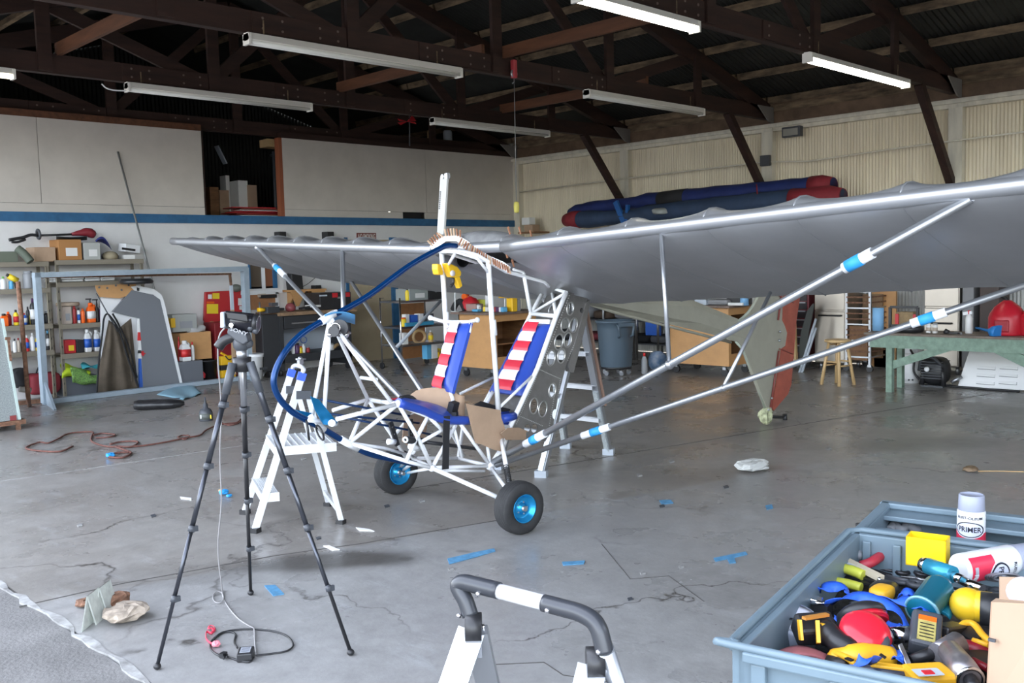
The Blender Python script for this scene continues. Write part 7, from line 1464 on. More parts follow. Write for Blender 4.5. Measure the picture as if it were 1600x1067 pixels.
for (g, h, a_, c_) in ((A1, A2, ap1, ap2), (B1, B2, ap1, ap2)):
    for z in (.30, .58, .86):
        k = z/ap1.z; p, q = g.lerp(a_, k), h.lerp(c_, k); b = B().beam(p, q, .09, .03); s_o = b.build('rung', alu, t)
        for o in (-.03, 0, .03): B().beam(p+V(o*.7, o*.7, .017), q+V(o*.7, o*.7, .017), .008, .004).build('rung_rib', alu, s_o)
B().ball(ap1, .06, nu=12).build('hinge', dgrey, t); B().ball(ap2, .06, nu=12).build('hinge', dgrey, t)
# ================================================================ near ladder handle at the bottom edge
t = thing('near_stepladder', 'aluminium stepladder with black handle grips cut by the bottom edge', 'stepladder', (aD(830, 1060, 2.0).x, aD(830, 1060, 2.0).y, 0)); gg = mat('worn black grip', (.035, .038, .045), .32)
def dd_(px): return 2.12-(px-710)/250*.22
def NP(x, y, o=0): return aD(x, y, dd_(x)+o)
pl_ = smooth_path([NP(735, 962), NP(727, 938), NP(718, 922), NP(716, 914), NP(724, 910), NP(740, 913), NP(780, 923)], 6)
B().tube(pl_, .0185, 14).build('handle_grip', gg, t); B().tube([NP(770, 921), NP(855, 943)], .0165, 14).build('handle_tube', mat('white lacquered tube', (.78, .78, .8), .25, .3), t)
B().tube(smooth_path([NP(850, 942), NP(880, 950), NP(905, 957), NP(925, 968), NP(935, 982), NP(940, 998), NP(945, 1020)], 6), .0185, 14).build('handle_grip', gg, t)
b = B()
for x, y in ((747, 928), (855, 954), (935, 1019), (717, 962)): b.ball(NP(x, y, -.02), .006, nu=8, nv=6)
b.build('screws', chrome, t, kind='stuff')
def ext(p, q):  # extend the line p->q down to the floor
    d = q-p; return p+d*(p.z/-d.z)
l0, l1 = NP(737, 985), NP(709, 1067, -.06); r0_, r1_ = NP(744, 985), NP(762, 1067, .10)
sil = mat('silver ladder rail', (.48, .50, .53), .32, .75)
B().beam(l0, ext(l0, l1), .030, .060, up=(r0_-l0).cross(l1-l0) if 0 else rt).build('front_rail', sil, t); B().beam(r0_, ext(r0_, r1_), .028, .05, up=rt).build('rear_rail', sil, t)
l0, l1 = NP(925, 1045), NP(912, 1100, -.06); r0_, r1_ = NP(946, 1015), NP(966, 1075, .06)
B().beam(l0, ext(l0, l1), .030, .060, up=rt).build('front_rail', sil, t); B().tube([r0_, ext(r0_, r1_)], .019, 12).build('rear_rail', sil, t)
for x, y in ((740, 980), (930, 1035)):
    c = NP(x, y); B().cyl(c-rt*.018, c+rt*.018, .032, seg=20).build('hinge_disc', black, t); B().cyl(c+rt*.018, c+rt*.024, .006).build('hinge_bolt', chrome, t); B().beam(c+V(0, 0, .02), c-V(0, 0, .06), .045, .035, up=rt).build('hinge_cap', mgrey, t)
# ================================================================ tool tote at lower right
ZR = .82; Ac = fz(1140, 1006, ZR); e1 = (fz(1330, 826, ZR)-Ac).normalized(); e1.z = 0; e1.normalize(); e2 = Vector((e1.y, -e1.x, 0)); LB, WB, ZB = .955, 1.0, .52
def BP(a, b_, z): return Vector((Ac.x, Ac.y, 0))+e1*a+e2*b_+V(0, 0, z)
tt_ = thing('tool_tote', 'large blue grey plastic tote full of tools at the lower right', 'tote', BP(.48, .5, ZB))
def wallp(p, q, th, nm='wall'):
    d = (q-p).normalized(); n = Vector((-d.y, d.x, 0)); b = B(); b.prism([p+V(0, 0, ZB-p.z), q+V(0, 0, ZB-q.z), q, p], n*th); return b.build(nm, binm, tt_)
R4 = Matrix((e1, e2, Vector((0, 0, 1)))).transposed()
def bbox(a0, a1, b0, b1, z0, z1, nm, m, par, bev=0, **k): return B().box(BP((a0+a1)/2, (b0+b1)/2, (z0+z1)/2), (a1-a0, b1-b0, z1-z0), R4).build(nm, m, par, bevel=bev, **k)
bbox(0.012, .03, .0, WB, ZB, ZR-.004, 'front_wall', binm, tt_, .003); bbox(LB-.03, LB-.012, 0, WB, ZB, ZR-.004, 'back_wall', binm, tt_, .003); bbox(.012, LB-.012, .012, .03, ZB, ZR-.004, 'side_wall', binm, tt_, .003); bbox(.012, LB-.012, WB-.03, WB-.012, ZB, ZR-.004, 'side_wall', binm, tt_, .003); bbox(.02, LB-.02, .02, WB-.02, ZB, ZB+.012, 'tote_floor', binm, tt_)
rim_ = smooth_path([BP(LB/2, -.002, ZR), BP(.05, -.002, ZR), BP(.014, .010, ZR), BP(-.002, .05, ZR), BP(-.002, WB-.05, ZR), BP(.02, WB, ZR)], 8)
b = B(); b.tube(rim_+[BP(LB-.03, WB, ZR), BP(LB, WB-.03, ZR), BP(LB, .03, ZR), BP(LB-.03, -.002, ZR)], .009, 8, True); b.build('rim', binm, tt_)
bbox(-.014, .012, .03, WB-.02, ZR-.028, ZR-.006, 'rim_skirt', binm, tt_, .004); bbox(.03, LB-.02, -.014, .012, ZR-.028, ZR-.006, 'rim_skirt', binm, tt_, .004)
for k in range(7): bbox(-.006, .012, .045+k*.155, .075+k*.155, ZB, ZR-.03, 'wall_rib', binm, tt_, .003)
for k in range(5): bbox(.05+k*.2, .07+k*.2, -.006, .012, ZB, ZR-.03, 'wall_rib', binm, tt_, .003)
for bb_ in (.04, .12, .30, .55, .8): bbox(LB-.042, LB-.03, bb_, bb_+.022, ZB, ZR-.02, 'inner_rib', binm, tt_, .003)
bbox(LB-.06, LB-.03, .16, .34, ZR-.13, ZR-.118, 'inner_ledge', mat('white strip', (.7, .72, .75), .5), tt_, .002)
# support table under the tote
tb_ = thing('low_table', 'low grey table carrying the tool totes below the frame', 'table', BP(.6, .5, 0)); bbox(-.03, 1.4, -.02, WB+.02, ZB-.03, ZB-.001, 'table_top', mgrey, tb_)
for a in (.02, 1.34):
    for c in (.03, WB-.03): bbox(a-.02, a+.02, c-.02, c+.02, 0, ZB-.03, 'leg', mgrey, tb_)
# second tote behind
t3 = thing('second_tote', 'empty looking blue grey tote standing right behind the full one', 'tote', BP(1.15, .5, ZB)); L0, L1_ = LB+.02, LB+.36
for (a0, a1, c0, c1) in ((L0, L0+.012, .02, WB), (L1_-.012, L1_, .02, WB), (L0, L1_, .02, .032), (L0, L1_, WB-.012, WB)): bbox(a0, a1, c0, c1, ZB, ZR-.01, 'wall', binm, t3, .002)
bbox(L0, L1_, .02, WB, ZB, ZB+.01, 'tote_floor', binm, t3); bbox(L1_-.10, L1_+.012, .03, WB, ZR-.035, ZR-.02, 'step_ledge', binm, t3, .003); bbox(L1_-.02, L1_+.016, .0, WB, ZR-.018, ZR, 'rim', binm, t3, .004); bbox(L0+.12, L0+.14, .03, WB, ZB, ZR-.03, 'divider', binm, t3, .002); bbox(L0-.004, L1_, .004, .03, ZR-.018, ZR, 'rim', binm, t3, .004)
bbox(L0+.02, L0+.11, .03, WB-.02, ZR-.09, ZR-.08, 'inner_tray', binm, t3, .002)
pz = ZR-.075; crumple(0, 0, .01, binm, 'x', 'x') if 0 else None
b = B(); b.tube(smooth_path([fz(1390, 828, pz), fz(1398, 820, pz+.01), fz(1408, 828, pz), fz(1418, 821, pz+.01), fz(1432, 828, pz), fz(1442, 822, pz)], 5), .013, 8); b.build('cord_bundle', mat('dusty grey cord', (.32, .33, .35), .8), label='dusty grey cord bunched behind the yellow box', cat='cord')
bb0 = B().beam(fz(1338, 822, pz+.005), fz(1378, 829, pz+.005), .012, .02); bb0.build('black_strip', black, label='short black strip lying in the second tote', cat='strip')
# ---- tools
ZT = .725
dark = mat('dark steel tool', (.05, .05, .055), .35, .7)
b = B(); b.grid(lambda u, v: BP(.03+(LB-.06)*u, .03+(WB-.06)*v, ZT-.05+.055*u*u+.015*math.sin(11*u+3*v)+.015*math.sin(9*v-4*u)), 16, 16); b.build('shaded_tools_bed', mat('dark jumble', (.03, .03, .033), .6, .3, noise=.8, scale=45, bump=1), label='dark bed of small tools, cords and painted shade filling the bottom of the tote', cat='tools', kind='stuff')  # dark colour also paints in the shade at the tote bottom
rs = random.Random(12); nms = ['short', 'long', 'thick', 'thin', 'bent', 'shiny', 'black', 'greasy']
spots = [((1350, 885), (1410, 893)), ((1380, 872), (1412, 880)), ((1370, 895), (1440, 903)), ((1390, 908), (1430, 912)), ((1400, 885), (1440, 895)), ((1540, 905), (1575, 915)), ((1385, 900), (1450, 915)), ((1500, 905), (1560, 925)), ((1500, 985), (1540, 1000)), ((1395, 1010), (1440, 1035)), ((1460, 960), (1500, 985)), ((1535, 890), (1565, 900)), ((1350, 872), (1375, 880)), ((1470, 1040), (1500, 1062)), ((1330, 945), (1380, 938)), ((1440, 1045), (1480, 1065))]
for i, (p, q) in enumerate(spots):
    z = ZT-.015+rs.uniform(0, .02); a, c = fz(*p, z), fz(*q, z+.006); r = rs.uniform(.006, .012); tool = thing('wrench', '%s dark steel wrench in the tote, %s' % (nms[i % 8], ['near the green snips', 'left of the yellow box', 'crossing below the pliers', 'by the yellow tape', 'under the yellow box', 'beside the lying can', 'above the blue strap', 'beyond the orange grinder', 'under the yellow clamp', 'left of the angle grinder', 'right of the battery', 'under the lying can', 'behind the pale file', 'below the angle grinder', 'above the ear muffs', 'at the very bottom'][i]), 'wrench', a)
    B().tube([a, c], r, 8, flat=.6).build('shaft', [dark, dark, steel, dgrey][i % 4], tool); B().torus(c, r*1.6, r*.7, (0, 0, 1), 12, 6).build('ring_end', [dark, dark, steel, dgrey][i % 4], tool)
# yellow box
pw_ = BP(LB-.115, 0, ZT); g = [aP(1415, 882, pw_, e1), aP(1478, 888, pw_, e1)]; g[1].z = g[0].z; ZY = g[0].z; exb = (g[1]-g[0]); wbx = exb.length; exb.normalize(); eyb = Vector((-exb.y, exb.x, 0)); eyb = eyb if eyb.dot(cF) > 0 else -eyb; hb_ = aP(1415, 838, g[0], vn).z-ZY; Rb = Matrix((exb, eyb, Vector((0, 0, 1)))).transposed()
yb_ = thing('yellow_box', 'open topped bright yellow plastic box in the tote', 'box', g[0]); dpt = .06
yb2 = mat('bright yellow plastic', (.88, .60, .01), .35)
for (cx0, cy0, sx_, sy_) in ((wbx/2, .0015, wbx, .003), (wbx/2, dpt, wbx, .003), (.0015, dpt/2, .003, dpt), (wbx-.0015, dpt/2, .003, dpt)): B().box(g[0]+exb*cx0+eyb*cy0+V(0, 0, hb_/2), (sx_, sy_, hb_), Rb).build('side', yb2, yb_)
B().box(g[0]+exb*wbx/2+eyb*dpt/2+V(0, 0, .002), (wbx, dpt, .003), Rb).build('bottom', yb2, yb_)
# spray cans
capm_ = mat('grey primer cap', (.29, .31, .39), .4); labw = mat('can label white', (.66, .67, .70), .35); labr = mat('can label red', (.62, .03, .07), .35); labk = mat('can label black', (.02, .02, .03), .35)
def spray(base, axis, L, r, lab, facing, roll=0):
    t = thing('spray_can', lab, 'spray can', base); ax = Vector(axis).normalized(); fcx = (Vector(facing)-ax*Vector(facing).dot(ax)).normalized()
    ex = ax.cross(-fcx) if 0 else fcx.cross(ax)*-1; ex = ax.cross(fcx)
    b = B().lathe([(r*.90, 0), (r*.97, .004), (r, .010), (r, L*.70), (r*.93, L*.735)], base, ax, 28); b.build('can_body', labw, t); B().lathe([(r*.93, L*.70), (r*.95, L*.715), (r*.90, L*.985), (r*.86, L), (r*.80, L), (r*.78, L*.985), (.001, L*.985)], base, ax, 28).build('cap', capm_, t)
    def band(z0, z1, m, a0=-1.7, a1=1.7, nm='label_band', dz=.0006, fn=None):
        q = B(); q.grid(lambda u, v: (lambda a: base+fcx*(math.cos(a)*(r+dz))+ex*(math.sin(a)*(r+dz))+ax*((z0+(z1-z0)*v) if not fn else fn(u, v)))(a0+(a1-a0)*u), 24, 4); return q.build(nm, m, t)
    band(.012, L*.36, labr); band(.02, L*.13, mat('can label grey', (.35, .36, .4), .4), -1.0, .9, dz=.0011)
    def oval(k, m, dz):
        q = B(); n = 28; c_ = L*.42; pts_ = []
        for j in range(n): a = 2*PI*j/n; th = math.cos(a)*1.08*k; pts_.append(base+fcx*(math.cos(th)*(r+dz))+ex*(math.sin(th)*(r+dz))+ax*(c_+math.sin(a)*L*.135*k))
        rows = []
        for s in (1, .66, .33, .02):
            rows.append([(lambda th, zz: base+fcx*(math.cos(th)*(r+dz))+ex*(math.sin(th)*(r+dz))+ax*zz)(math.cos(2*PI*j/n)*1.08*k*s, c_+math.sin(2*PI*j/n)*L*.135*k*s) for j in range(n)])
        vs_ = [p for rw in rows for p in rw]; fs_ = [(i*n+j, i*n+(j+1) % n, (i+1)*n+(j+1) % n, (i+1)*n+j) for i in range(3) for j in range(n)]; q.add(vs_, fs_, True); q.build('label_oval', m, t)
    oval(1.12, labw, .0013); oval(1.0, labk, .0017); oval(.88, mat('can oval lilac', (.58, .60, .72), .4), .0021)
    txt('PRIMER', r*.56, labk, t, base+fcx*(r+.0024)+ax*L*.42, ex, ax, bend=r+.0024, extr=.0003, sx=.95, bold=.0004); txt('RUST-OLEUM', r*.28, labk, t, base+fcx*(r+.001)+ax*L*.62, ex, ax, bend=r+.001, extr=.0003, sx=1.15, bold=.0003); txt('FILLER', r*.48, labw, t, base+fcx*(r+.0013)+ax*L*.10, ex, ax, bend=r+.0013, extr=.0003, sx=.85, bold=.0006)
    return t
sp_b = fz(1517, 856, .735); rcan = 20.5*dep(sp_b)/FPX; ztop = aP(1519, 772, sp_b, vn).z; tocam = Vector((-sp_b.x, -sp_b.y, 0)).normalized(); sp_b.z = .728
spray(sp_b, (0, 0, 1), (ztop-.728), rcan, 'upright grey capped primer spray can standing behind the yellow box', tocam+e2*-.12)
la_, lb_ = fz(1497, 889, .79), fz(1612, 868, .80); spray(la_, lb_-la_, (lb_-la_).length*1.0, rcan, 'primer spray can lying on its side across the tools', -Vector((0, 0, 1))*.15-cF*.7+V(0, 0, -.5))
def rod(p, z, q, z2, r, m, seg=10, flat=1, rr=None): return B().tube([fz(*p, z), fz(*q, z2)], rr or r, seg, flat=flat)
# pliers, snips, file
t = thing('red_pliers', 'pliers with worn red handles against the far tote wall', 'pliers', fz(1350, 872, ZT)); B().tube(smooth_path([fz(1345, 884, ZT+.02), fz(1362, 878, ZT+.03), fz(1380, 866, ZT+.035), fz(1394, 861, ZT+.035)], 4), .014, 8).build('handle', mat('worn red grip', (.42, .03, .05), .5), t); B().tube(smooth_path([fz(1326, 866, ZT+.03), fz(1330, 858, ZT+.035), fz(1335, 853, ZT+.035)], 4), .016, 8).build('handle', mat('worn red grip', (.42, .03, .05), .5), t); B().ball(fz(1340, 866, ZT+.03), (.022, .02, .018)).build('pivot', mgrey, t)
t = thing('tin_snips', 'tin snips with yellow green handles in the tote', 'snips', fz(1310, 895, ZT)); yg = mat('yellow green grip', (.50, .52, .06), .45)
B().tube(smooth_path([fz(1288, 881, ZT+.03), fz(1305, 885, ZT+.035), fz(1330, 891, ZT+.035), fz(1349, 899, ZT+.03)], 4), [.011]*4+[.013]*4+[.014]*5, 10).build('handle', yg, t); B().tube(smooth_path([fz(1283, 901, ZT+.02), fz(1300, 907, ZT+.022), fz(1325, 912, ZT+.022), fz(1346, 918, ZT+.02)], 4), .012, 10).build('handle', yg, t); B().torus(fz(1287, 897, ZT+.025), .010, .004, (.3, .3, 1), 14, 6).build('ring', yg, t)
B().prism([fz(1349, 897, ZT+.025), fz(1385, 902, ZT+.03), fz(1402, 912, ZT+.03), fz(1375, 912, ZT+.025), fz(1349, 905, ZT+.02)], (0, 0, .006)).build('blade', dark, t); B().prism([fz(1300, 895, ZT+.01), fz(1350, 905, ZT+.015), fz(1360, 914, ZT+.015), fz(1320, 907, ZT+.01)], (0, 0, .006)).build('blade', dark, t); B().ball(fz(1374, 905, ZT+.036), .006).build('bolt', chrome, t)
t = thing('putty_knife', 'beige handled file with a grey side lying above the snips', 'file', fz(1335, 885, ZT)); B().beam(fz(1306, 868, ZT+.045), fz(1378, 904, ZT+.035), .016, .016).build('shaft', mat('pale beige plastic', (.55, .48, .36), .5), t); B().beam(fz(1305, 874, ZT+.04), fz(1346, 893, ZT+.035), .018, .014).build('grey_face', lgrey, t)
# blue webbing straps
strap = mat('bright blue webbing', (.03, .13, .72), .55, noise=.15, scale=80)
def web(pts, w, lab, parent=None):
    P = smooth_path([fz(x, y, z) for x, y, z in pts], 6); b = B(); n = len(P)
    def f(u, v):
        i = int(round(u*(n-1))); t_ = (P[min(i+1, n-1)]-P[max(i-1, 0)]).normalized(); s = t_.cross(V(.3*math.sin(u*5), .2, 1)).normalized(); s = (s*.6+V(0, 0, .8*math.cos(u*7))).normalized() if 1 else s; return P[i]+s*(w*(v-.5))
    b.grid(f, n-1, 2, thick=(0, 0, .0015)); return b.build('webbing_strap', strap, label=lab, cat='strap')
z0 = ZT+.045
web([(1275, 925, z0), (1285, 920, z0+.01), (1305, 917, z0+.012), (1322, 923, z0+.01), (1326, 930, z0)], .028, 'blue webbing loop at the left above the tape tin')
web([(1288, 945, z0), (1310, 938, z0+.01), (1340, 932, z0+.015), (1365, 938, z0+.015), (1395, 950, z0+.01), (1412, 968, z0), (1420, 985, z0-.01)], .028, 'long blue webbing strap arching over the ear muffs')
web([(1370, 937, z0), (1400, 938, z0+.012), (1425, 942, z0+.012), (1445, 952, z0+.01), (1450, 965, z0)], .028, 'blue webbing strap crossing toward the teal cylinder')
web([(1402, 935, z0), (1412, 928, z0+.01), (1424, 930, z0+.01), (1432, 940, z0)], .030, 'short blue webbing end left of the teal cylinder'); web([(1372, 975, z0-.01), (1385, 985, z0), (1400, 975, z0), (1418, 985, z0-.01)], .026, 'blue webbing between the ear muffs and the battery')
web([(1398, 1012, z0-.01), (1400, 1025, z0), (1408, 1035, z0)], .026, 'short blue webbing below the battery'); web([(1332, 960, z0), (1313, 960, z0), (1308, 972, z0-.01)], .02, 'narrow blue webbing at the left of the ear muffs')
t = thing('ratchet_buckle', 'shiny metal ratchet buckle at the end of the blue webbing', 'buckle', fz(1277, 940, z0)); B().box(fz(1275, 938, z0), (.035, .03, .014), rotm(.4, .2)).build('frame', chrome, t, bevel=.003); B().cyl(fz(1268, 941, z0+.01), fz(1288, 943, z0+.01), .005).build('spindle', chrome, t); B().box(fz(1285, 950, z0-.01), (.04, .035, .025), rotm(.2)).build('lever', black, t)
# tape measure / yellow knob
t = thing('tape_measure', 'yellow and black tape measure in the middle of the tote', 'tape measure', fz(1380, 925, ZT+.02)); B().ball(fz(1381, 922, ZT+.02), (.042, .032, .022), p=.7, nu=16).build('case', black, t); B().ball(fz(1378, 926, ZT+.03), (.036, .026, .018), p=.6, nu=16).build('yellow_shell', mat('tool yellow', (.80, .42, .02), .45), t)
ty = MATS['tool yellow']
# teal air tool
teal = mat('teal tool paint', (.01, .16, .24), .3, .35)
t = thing('air_tool', 'teal pneumatic tool with a big cylinder and chrome spindle', 'air tool', fz(1460, 935, ZT)); c0, c1 = fz(1441, 955, ZT+.045), fz(1468, 918, ZT+.075); dt = (c1-c0).normalized(); rt_ = .036
B().lathe([(.001, -.004), (rt_*.95, -.004), (rt_*1.08, .0), (rt_*1.08, .008), (rt_, .012), (rt_, (c1-c0).length*.95), (rt_*.8, (c1-c0).length*1.1)], c0, dt, 26).build('cylinder', teal, t); B().torus(c0, rt_*1.05, .004, dt, 26, 6).build('cylinder_lip', mat('pale teal rim', (.2, .42, .5), .3, .3), t)
B().tube([fz(1450, 884, ZT+.085), fz(1489, 898, ZT+.085)], .021, 18).build('head', mat('light teal paint', (.03, .25, .38), .3, .3), t); B().tube([fz(1443, 881, ZT+.085), fz(1452, 885, ZT+.085)], .019, 16).build('inlet_collar', chrome, t); B().tube([fz(1489, 899, ZT+.083), fz(1503, 906, ZT+.08)], .012, 14).build('spindle', chrome, t); B().tube([fz(1505, 907, ZT+.08), fz(1535, 921, ZT+.075)], .012, 14).build('socket', chrome, t)
t = thing('air_fitting', 'small teal air fitting with a ribbed nozzle', 'fitting', fz(1480, 955, ZT+.02)); B().tube([fz(1472, 966, ZT+.03), fz(1484, 945, ZT+.035)], .016, 12).build('fitting_body', teal, t); P = [fz(1482, 947, ZT+.035).lerp(fz(1488, 930, ZT+.04), k/8) for k in range(9)]; B().tube(P, [.010, .008]*4+[.010], 12).build('ribbed_nozzle', steel, t); B().tube([fz(1468, 966, ZT+.03), fz(1476, 972, ZT+.03)], .013, 12).build('port', dark, t)
# ear muffs
t = thing('ear_muffs', 'red and black ear muffs lying among the tools', 'ear muffs', fz(1350, 985, ZT+.02)); 
cA, cB = fz(1347, 965, ZT+.045), fz(1349, 998, ZT+.045); axA = V(.15, .4, .9)
B().lathe([(.02, -.015), (.05, -.012), (.058, 0), (.056, .012), (.045, .020), (.02, .016), (.001, .012)], cA, (.45, .55, .65), 24, cap=False).build('ear_cushion', black, t); B().lathe([(.056, -.016), (.057, -.006), (.054, -.022)], cA, (.45, .55, .65), 24).build('red_cup', mat('bright red cup', (.70, .02, .04), .22), t)
B().lathe([(.060, -.004), (.062, .006), (.054, .016), (.02, .018)], cB, (-.55, -.35, .75), 24).build('ear_cushion', black, t); B().lathe([(.056, .008), (.055, .022), (.046, .036), (.028, .044), (.001, .047)], cB+V(0, 0, .002), (-.35, -.45, .85), 24).build('red_cup', mat('bright red cup', (.70, .02, .04), .22), t); B().tube(smooth_path([fz(1372, 985, ZT+.07), fz(1382, 995, ZT+.06), fz(1383, 1010, ZT+.05), fz(1370, 1022, ZT+.04)], 4), .009, 8).build('headband', dgrey, t)
# tape tin
c = fz(1243, 980, ZT+.02); t = thing('tape_tin', 'translucent grey round container with a pale lid in the left corner', 'container', c-V(0, 0, .05)); B().lathe([(.050, -.06), (.054, .02), (.050, .026), (.001, .026)], c, (-.25, -.3, .9), 30).build('container_body', mat('translucent grey plastic', (.42, .47, .58), .35), t); B().lathe([(.046, .028), (.030, .029)], c, (-.25, -.3, .9), 30).build('paper_ring', mat('pale lilac paper', (.66, .68, .76), .6), t)
for k, (x, y, w) in enumerate(((1237, 967, .012), (1243, 972, .008), (1235, 967, .006))): B().box(fz(x, y, ZT+.055), (w, .008, .002), rotm(.3)).build('print', dgrey, t)
# power tool with battery (left)
def battery(c, R, par, lab=False):
    B().box(c, (.075, .052, .034), R).build('battery_body', black, par, bevel=.006); B().box(c+R @ V(0, 0, .018), (.055, .034, .004), R).build('battery_face', ty if not lab else mat('label olive yellow', (.45, .38, .12), .5, noise=.3, scale=60), par, bevel=.002)
t = thing('power_drill', 'black and yellow cordless drill with its battery up at the left of the tote', 'drill', fz(1280, 990, ZT)); R1_ = rotm(-.55, .9, .1)
c = fz(1272, 982, ZT+.06); B().box(c, (.085, .055, .052), rotm(-.68, .55, 0)).build('battery', black, t, bevel=.008); B().box(fz(1268, 988, ZT+.045), (.028, .034, .03), rotm(-.68, .5, 0)).build('release_tab', ty, t, bevel=.004); B().beam(fz(1249, 968, ZT+.09), fz(1252, 1000, ZT+.05), .006, .018).build('yellow_edge', ty, t); B().beam(fz(1277, 970, ZT+.09), fz(1279, 1005, ZT+.05), .008, .014).build('yellow_edge', ty, t); B().beam(fz(1256, 966, ZT+.095), fz(1293, 960, ZT+.09), .012, .006).build('amber_stripe', mat('amber stripe', (.4, .17, .03), .5), t)
B().box(fz(1291, 975, ZT+.08), (.024, .008, .005), rotm(-.6)).box(fz(1288, 969, ZT+.08), (.014, .007, .005), rotm(-.6)).build('tab_marks', ty, t, kind='stuff')
B().tube(smooth_path([fz(1285, 985, ZT+.06), fz(1300, 995, ZT+.055), fz(1318, 1010, ZT+.045), fz(1338, 1018, ZT+.03)], 4), [.027]*4+[.024]*4+[.026]*5, 14).build('grip', black, t)
# yellow drill body at bottom with blue strap
t = thing('cordless_tool', 'yellow cordless tool body with black vents at the bottom of the tote', 'drill', fz(1340, 1035, ZT)); B().tube(smooth_path([fz(1305, 1030, ZT+.03), fz(1330, 1027, ZT+.045), fz(1360, 1024, ZT+.045), fz(1392, 1028, ZT+.035)], 4), [.022]*4+[.026]*4+[.024]*5, 14).build('yellow_housing', ty, t)
b = B(); b.tube([fz(1298, 1040, ZT+.02), fz(1330, 1044, ZT+.03)], .024, 14); b.build('black_collar', black, t); B().tube(smooth_path([fz(1297, 1024, ZT+.035), fz(1310, 1022, ZT+.05), fz(1330, 1032, ZT+.055), fz(1338, 1045, ZT+.04)], 4), .007, 8).build('yellow_rib', ty, t); B().beam(fz(1322, 1028, ZT+.07), fz(1332, 1032, ZT+.07), .010, .003).beam(fz(1375, 1022, ZT+.07), fz(1384, 1028, ZT+.065), .008, .003).build('vent_marks', black, t, kind='stuff')
web([(1330, 1052, ZT+.05), (1338, 1035, ZT+.075), (1352, 1030, ZT+.08), (1372, 1034, ZT+.06)], .026, 'blue webbing wrapped around the yellow tool body')
t = thing('long_yellow_tool', 'long yellow power tool with a black barrel along the near tote wall', 'power tool', fz(1420, 1055, ZT)); B().tube([fz(1345, 1050, ZT+.035), fz(1428, 1060, ZT+.035)], .019, 14).build('black_barrel', mat('satin dark blue grey', (.035, .04, .06), .3), t); B().beam(fz(1360, 1040, ZT+.05), fz(1440, 1050, ZT+.05), .020, .014).build('yellow_rail', ty, t, bevel=.003); B().box(fz(1452, 1058, ZT+.045), (.085, .07, .035), rotm(-.72, 0, 0)).build('gear_housing', ty, t, bevel=.008); B().box(fz(1450, 1050, ZT+.072), (.05, .03, .002), rotm(-.72)).build('grey_badge', lgrey, t); B().box(fz(1450, 1050, ZT+.074), (.02, .016, .002), rotm(-.72)).build('red_badge', redp, t); B().beam(fz(1470, 1055, ZT+.04), fz(1500, 1075, ZT+.03), .03, .03).build('yellow_tail', ty, t, bevel=.006)
# red pad
b = B(); b.grid(lambda u, v: fz(1203+90*u, 1022-14*math.sin(PI*u)+22*v*(.4+.6*math.sin(PI*u)), ZT+.03+.018*math.sin(PI*v)*math.sin(PI*u)), 14, 8, thick=(0, 0, -.012)); b.build('red_pad', mat('dusty red leather', (.36, .12, .13), .6, noise=.2, scale=25), label='dusty red leather pad in the near left corner of the tote', cat='pad')
# battery with label
t = thing('battery_pack', 'black battery pack with a yellow printed label facing up', 'battery', fz(1450, 990, ZT+.02)); Rq = rotm(-1.25, .5, .15); c = fz(1446, 990, ZT+.055); B().box(c, (.062, .095, .045), Rq).build('pack', dgrey, t, bevel=.008); B().box(c+Rq @ V(0, -.006, .0235), (.036, .064, .002), Rq).build('label', mat('label olive yellow', (.45, .38, .12), .5, noise=.3, scale=60), t); B().box(c+Rq @ V(.0, .022, .025), (.036, .012, .002), Rq).build('orange_band', cm('orange'), t)
for k in range(5): B().box(c+Rq @ V(0, -.03+k*.009, .0252), (.028, .002, .001), Rq).build('print_line', black, t)
B().beam(fz(1468, 990, ZT+.05), fz(1500, 985, ZT+.03), .04, .035).build('pack_foot', black, t, bevel=.005); B().box(fz(1472, 1005, ZT+.045), (.018, .012, .02), rotm(.3)).box(fz(1481, 1002, ZT+.045), (.016, .012, .02), rotm(.3)).build('yellow_tabs', ty, t, kind='stuff')
# chrome socket, angle grinder
B().lathe([(.001, .002), (.012, .002), (.018, 0), (.018, .045), (.014, .045), (.014, .03), (.001, .03)], fz(1392, 993, ZT+.045), fz(1418, 991, ZT+.045)-fz(1392, 993, ZT+.045), 20).build('socket', chrome, label='large chrome socket right of the ear muffs', cat='socket')
t = thing('angle_grinder', 'silver right angle air grinder lying at the bottom right of the tote', 'grinder', fz(1490, 1035, ZT)); alg = mat('worn cast aluminium', (.42, .40, .42), .35, .8, noise=.3, scale=20)
B().tube([fz(1423, 1031, ZT+.03), fz(1465, 1018, ZT+.045)], [.010, .015], 14).build('black_neck', black, t); B().tube([fz(1463, 1020, ZT+.05), fz(1497, 1006, ZT+.055)], [.020, .026], 18).build('angle_head', alg, t); B().tube([fz(1484, 1018, ZT+.06), fz(1505, 1045, ZT+.06), fz(1516, 1062, ZT+.055)], [.024, .027, .027], 20).build('barrel', alg, t); B().torus(fz(1516, 1062, ZT+.055), .024, .004, fz(1516, 1062, ZT+.055)-fz(1505, 1045, ZT+.06), 20, 6).build('end_ring', chrome, t); B().tube([fz(1516, 1062, ZT+.055), fz(1526, 1080, ZT+.05)], .014, 14).build('hose_nipple', dark, t)
t = thing('scraper', 'thin grey scraper blade standing among the tools', 'scraper', fz(1414, 1030, ZT)); B().prism([fz(1404, 1008, ZT+.06), fz(1409, 1006, ZT+.06), fz(1423, 1037, ZT+.03), fz(1417, 1040, ZT+.03)], (.003, 0, .003)).build('blade', steel, t)
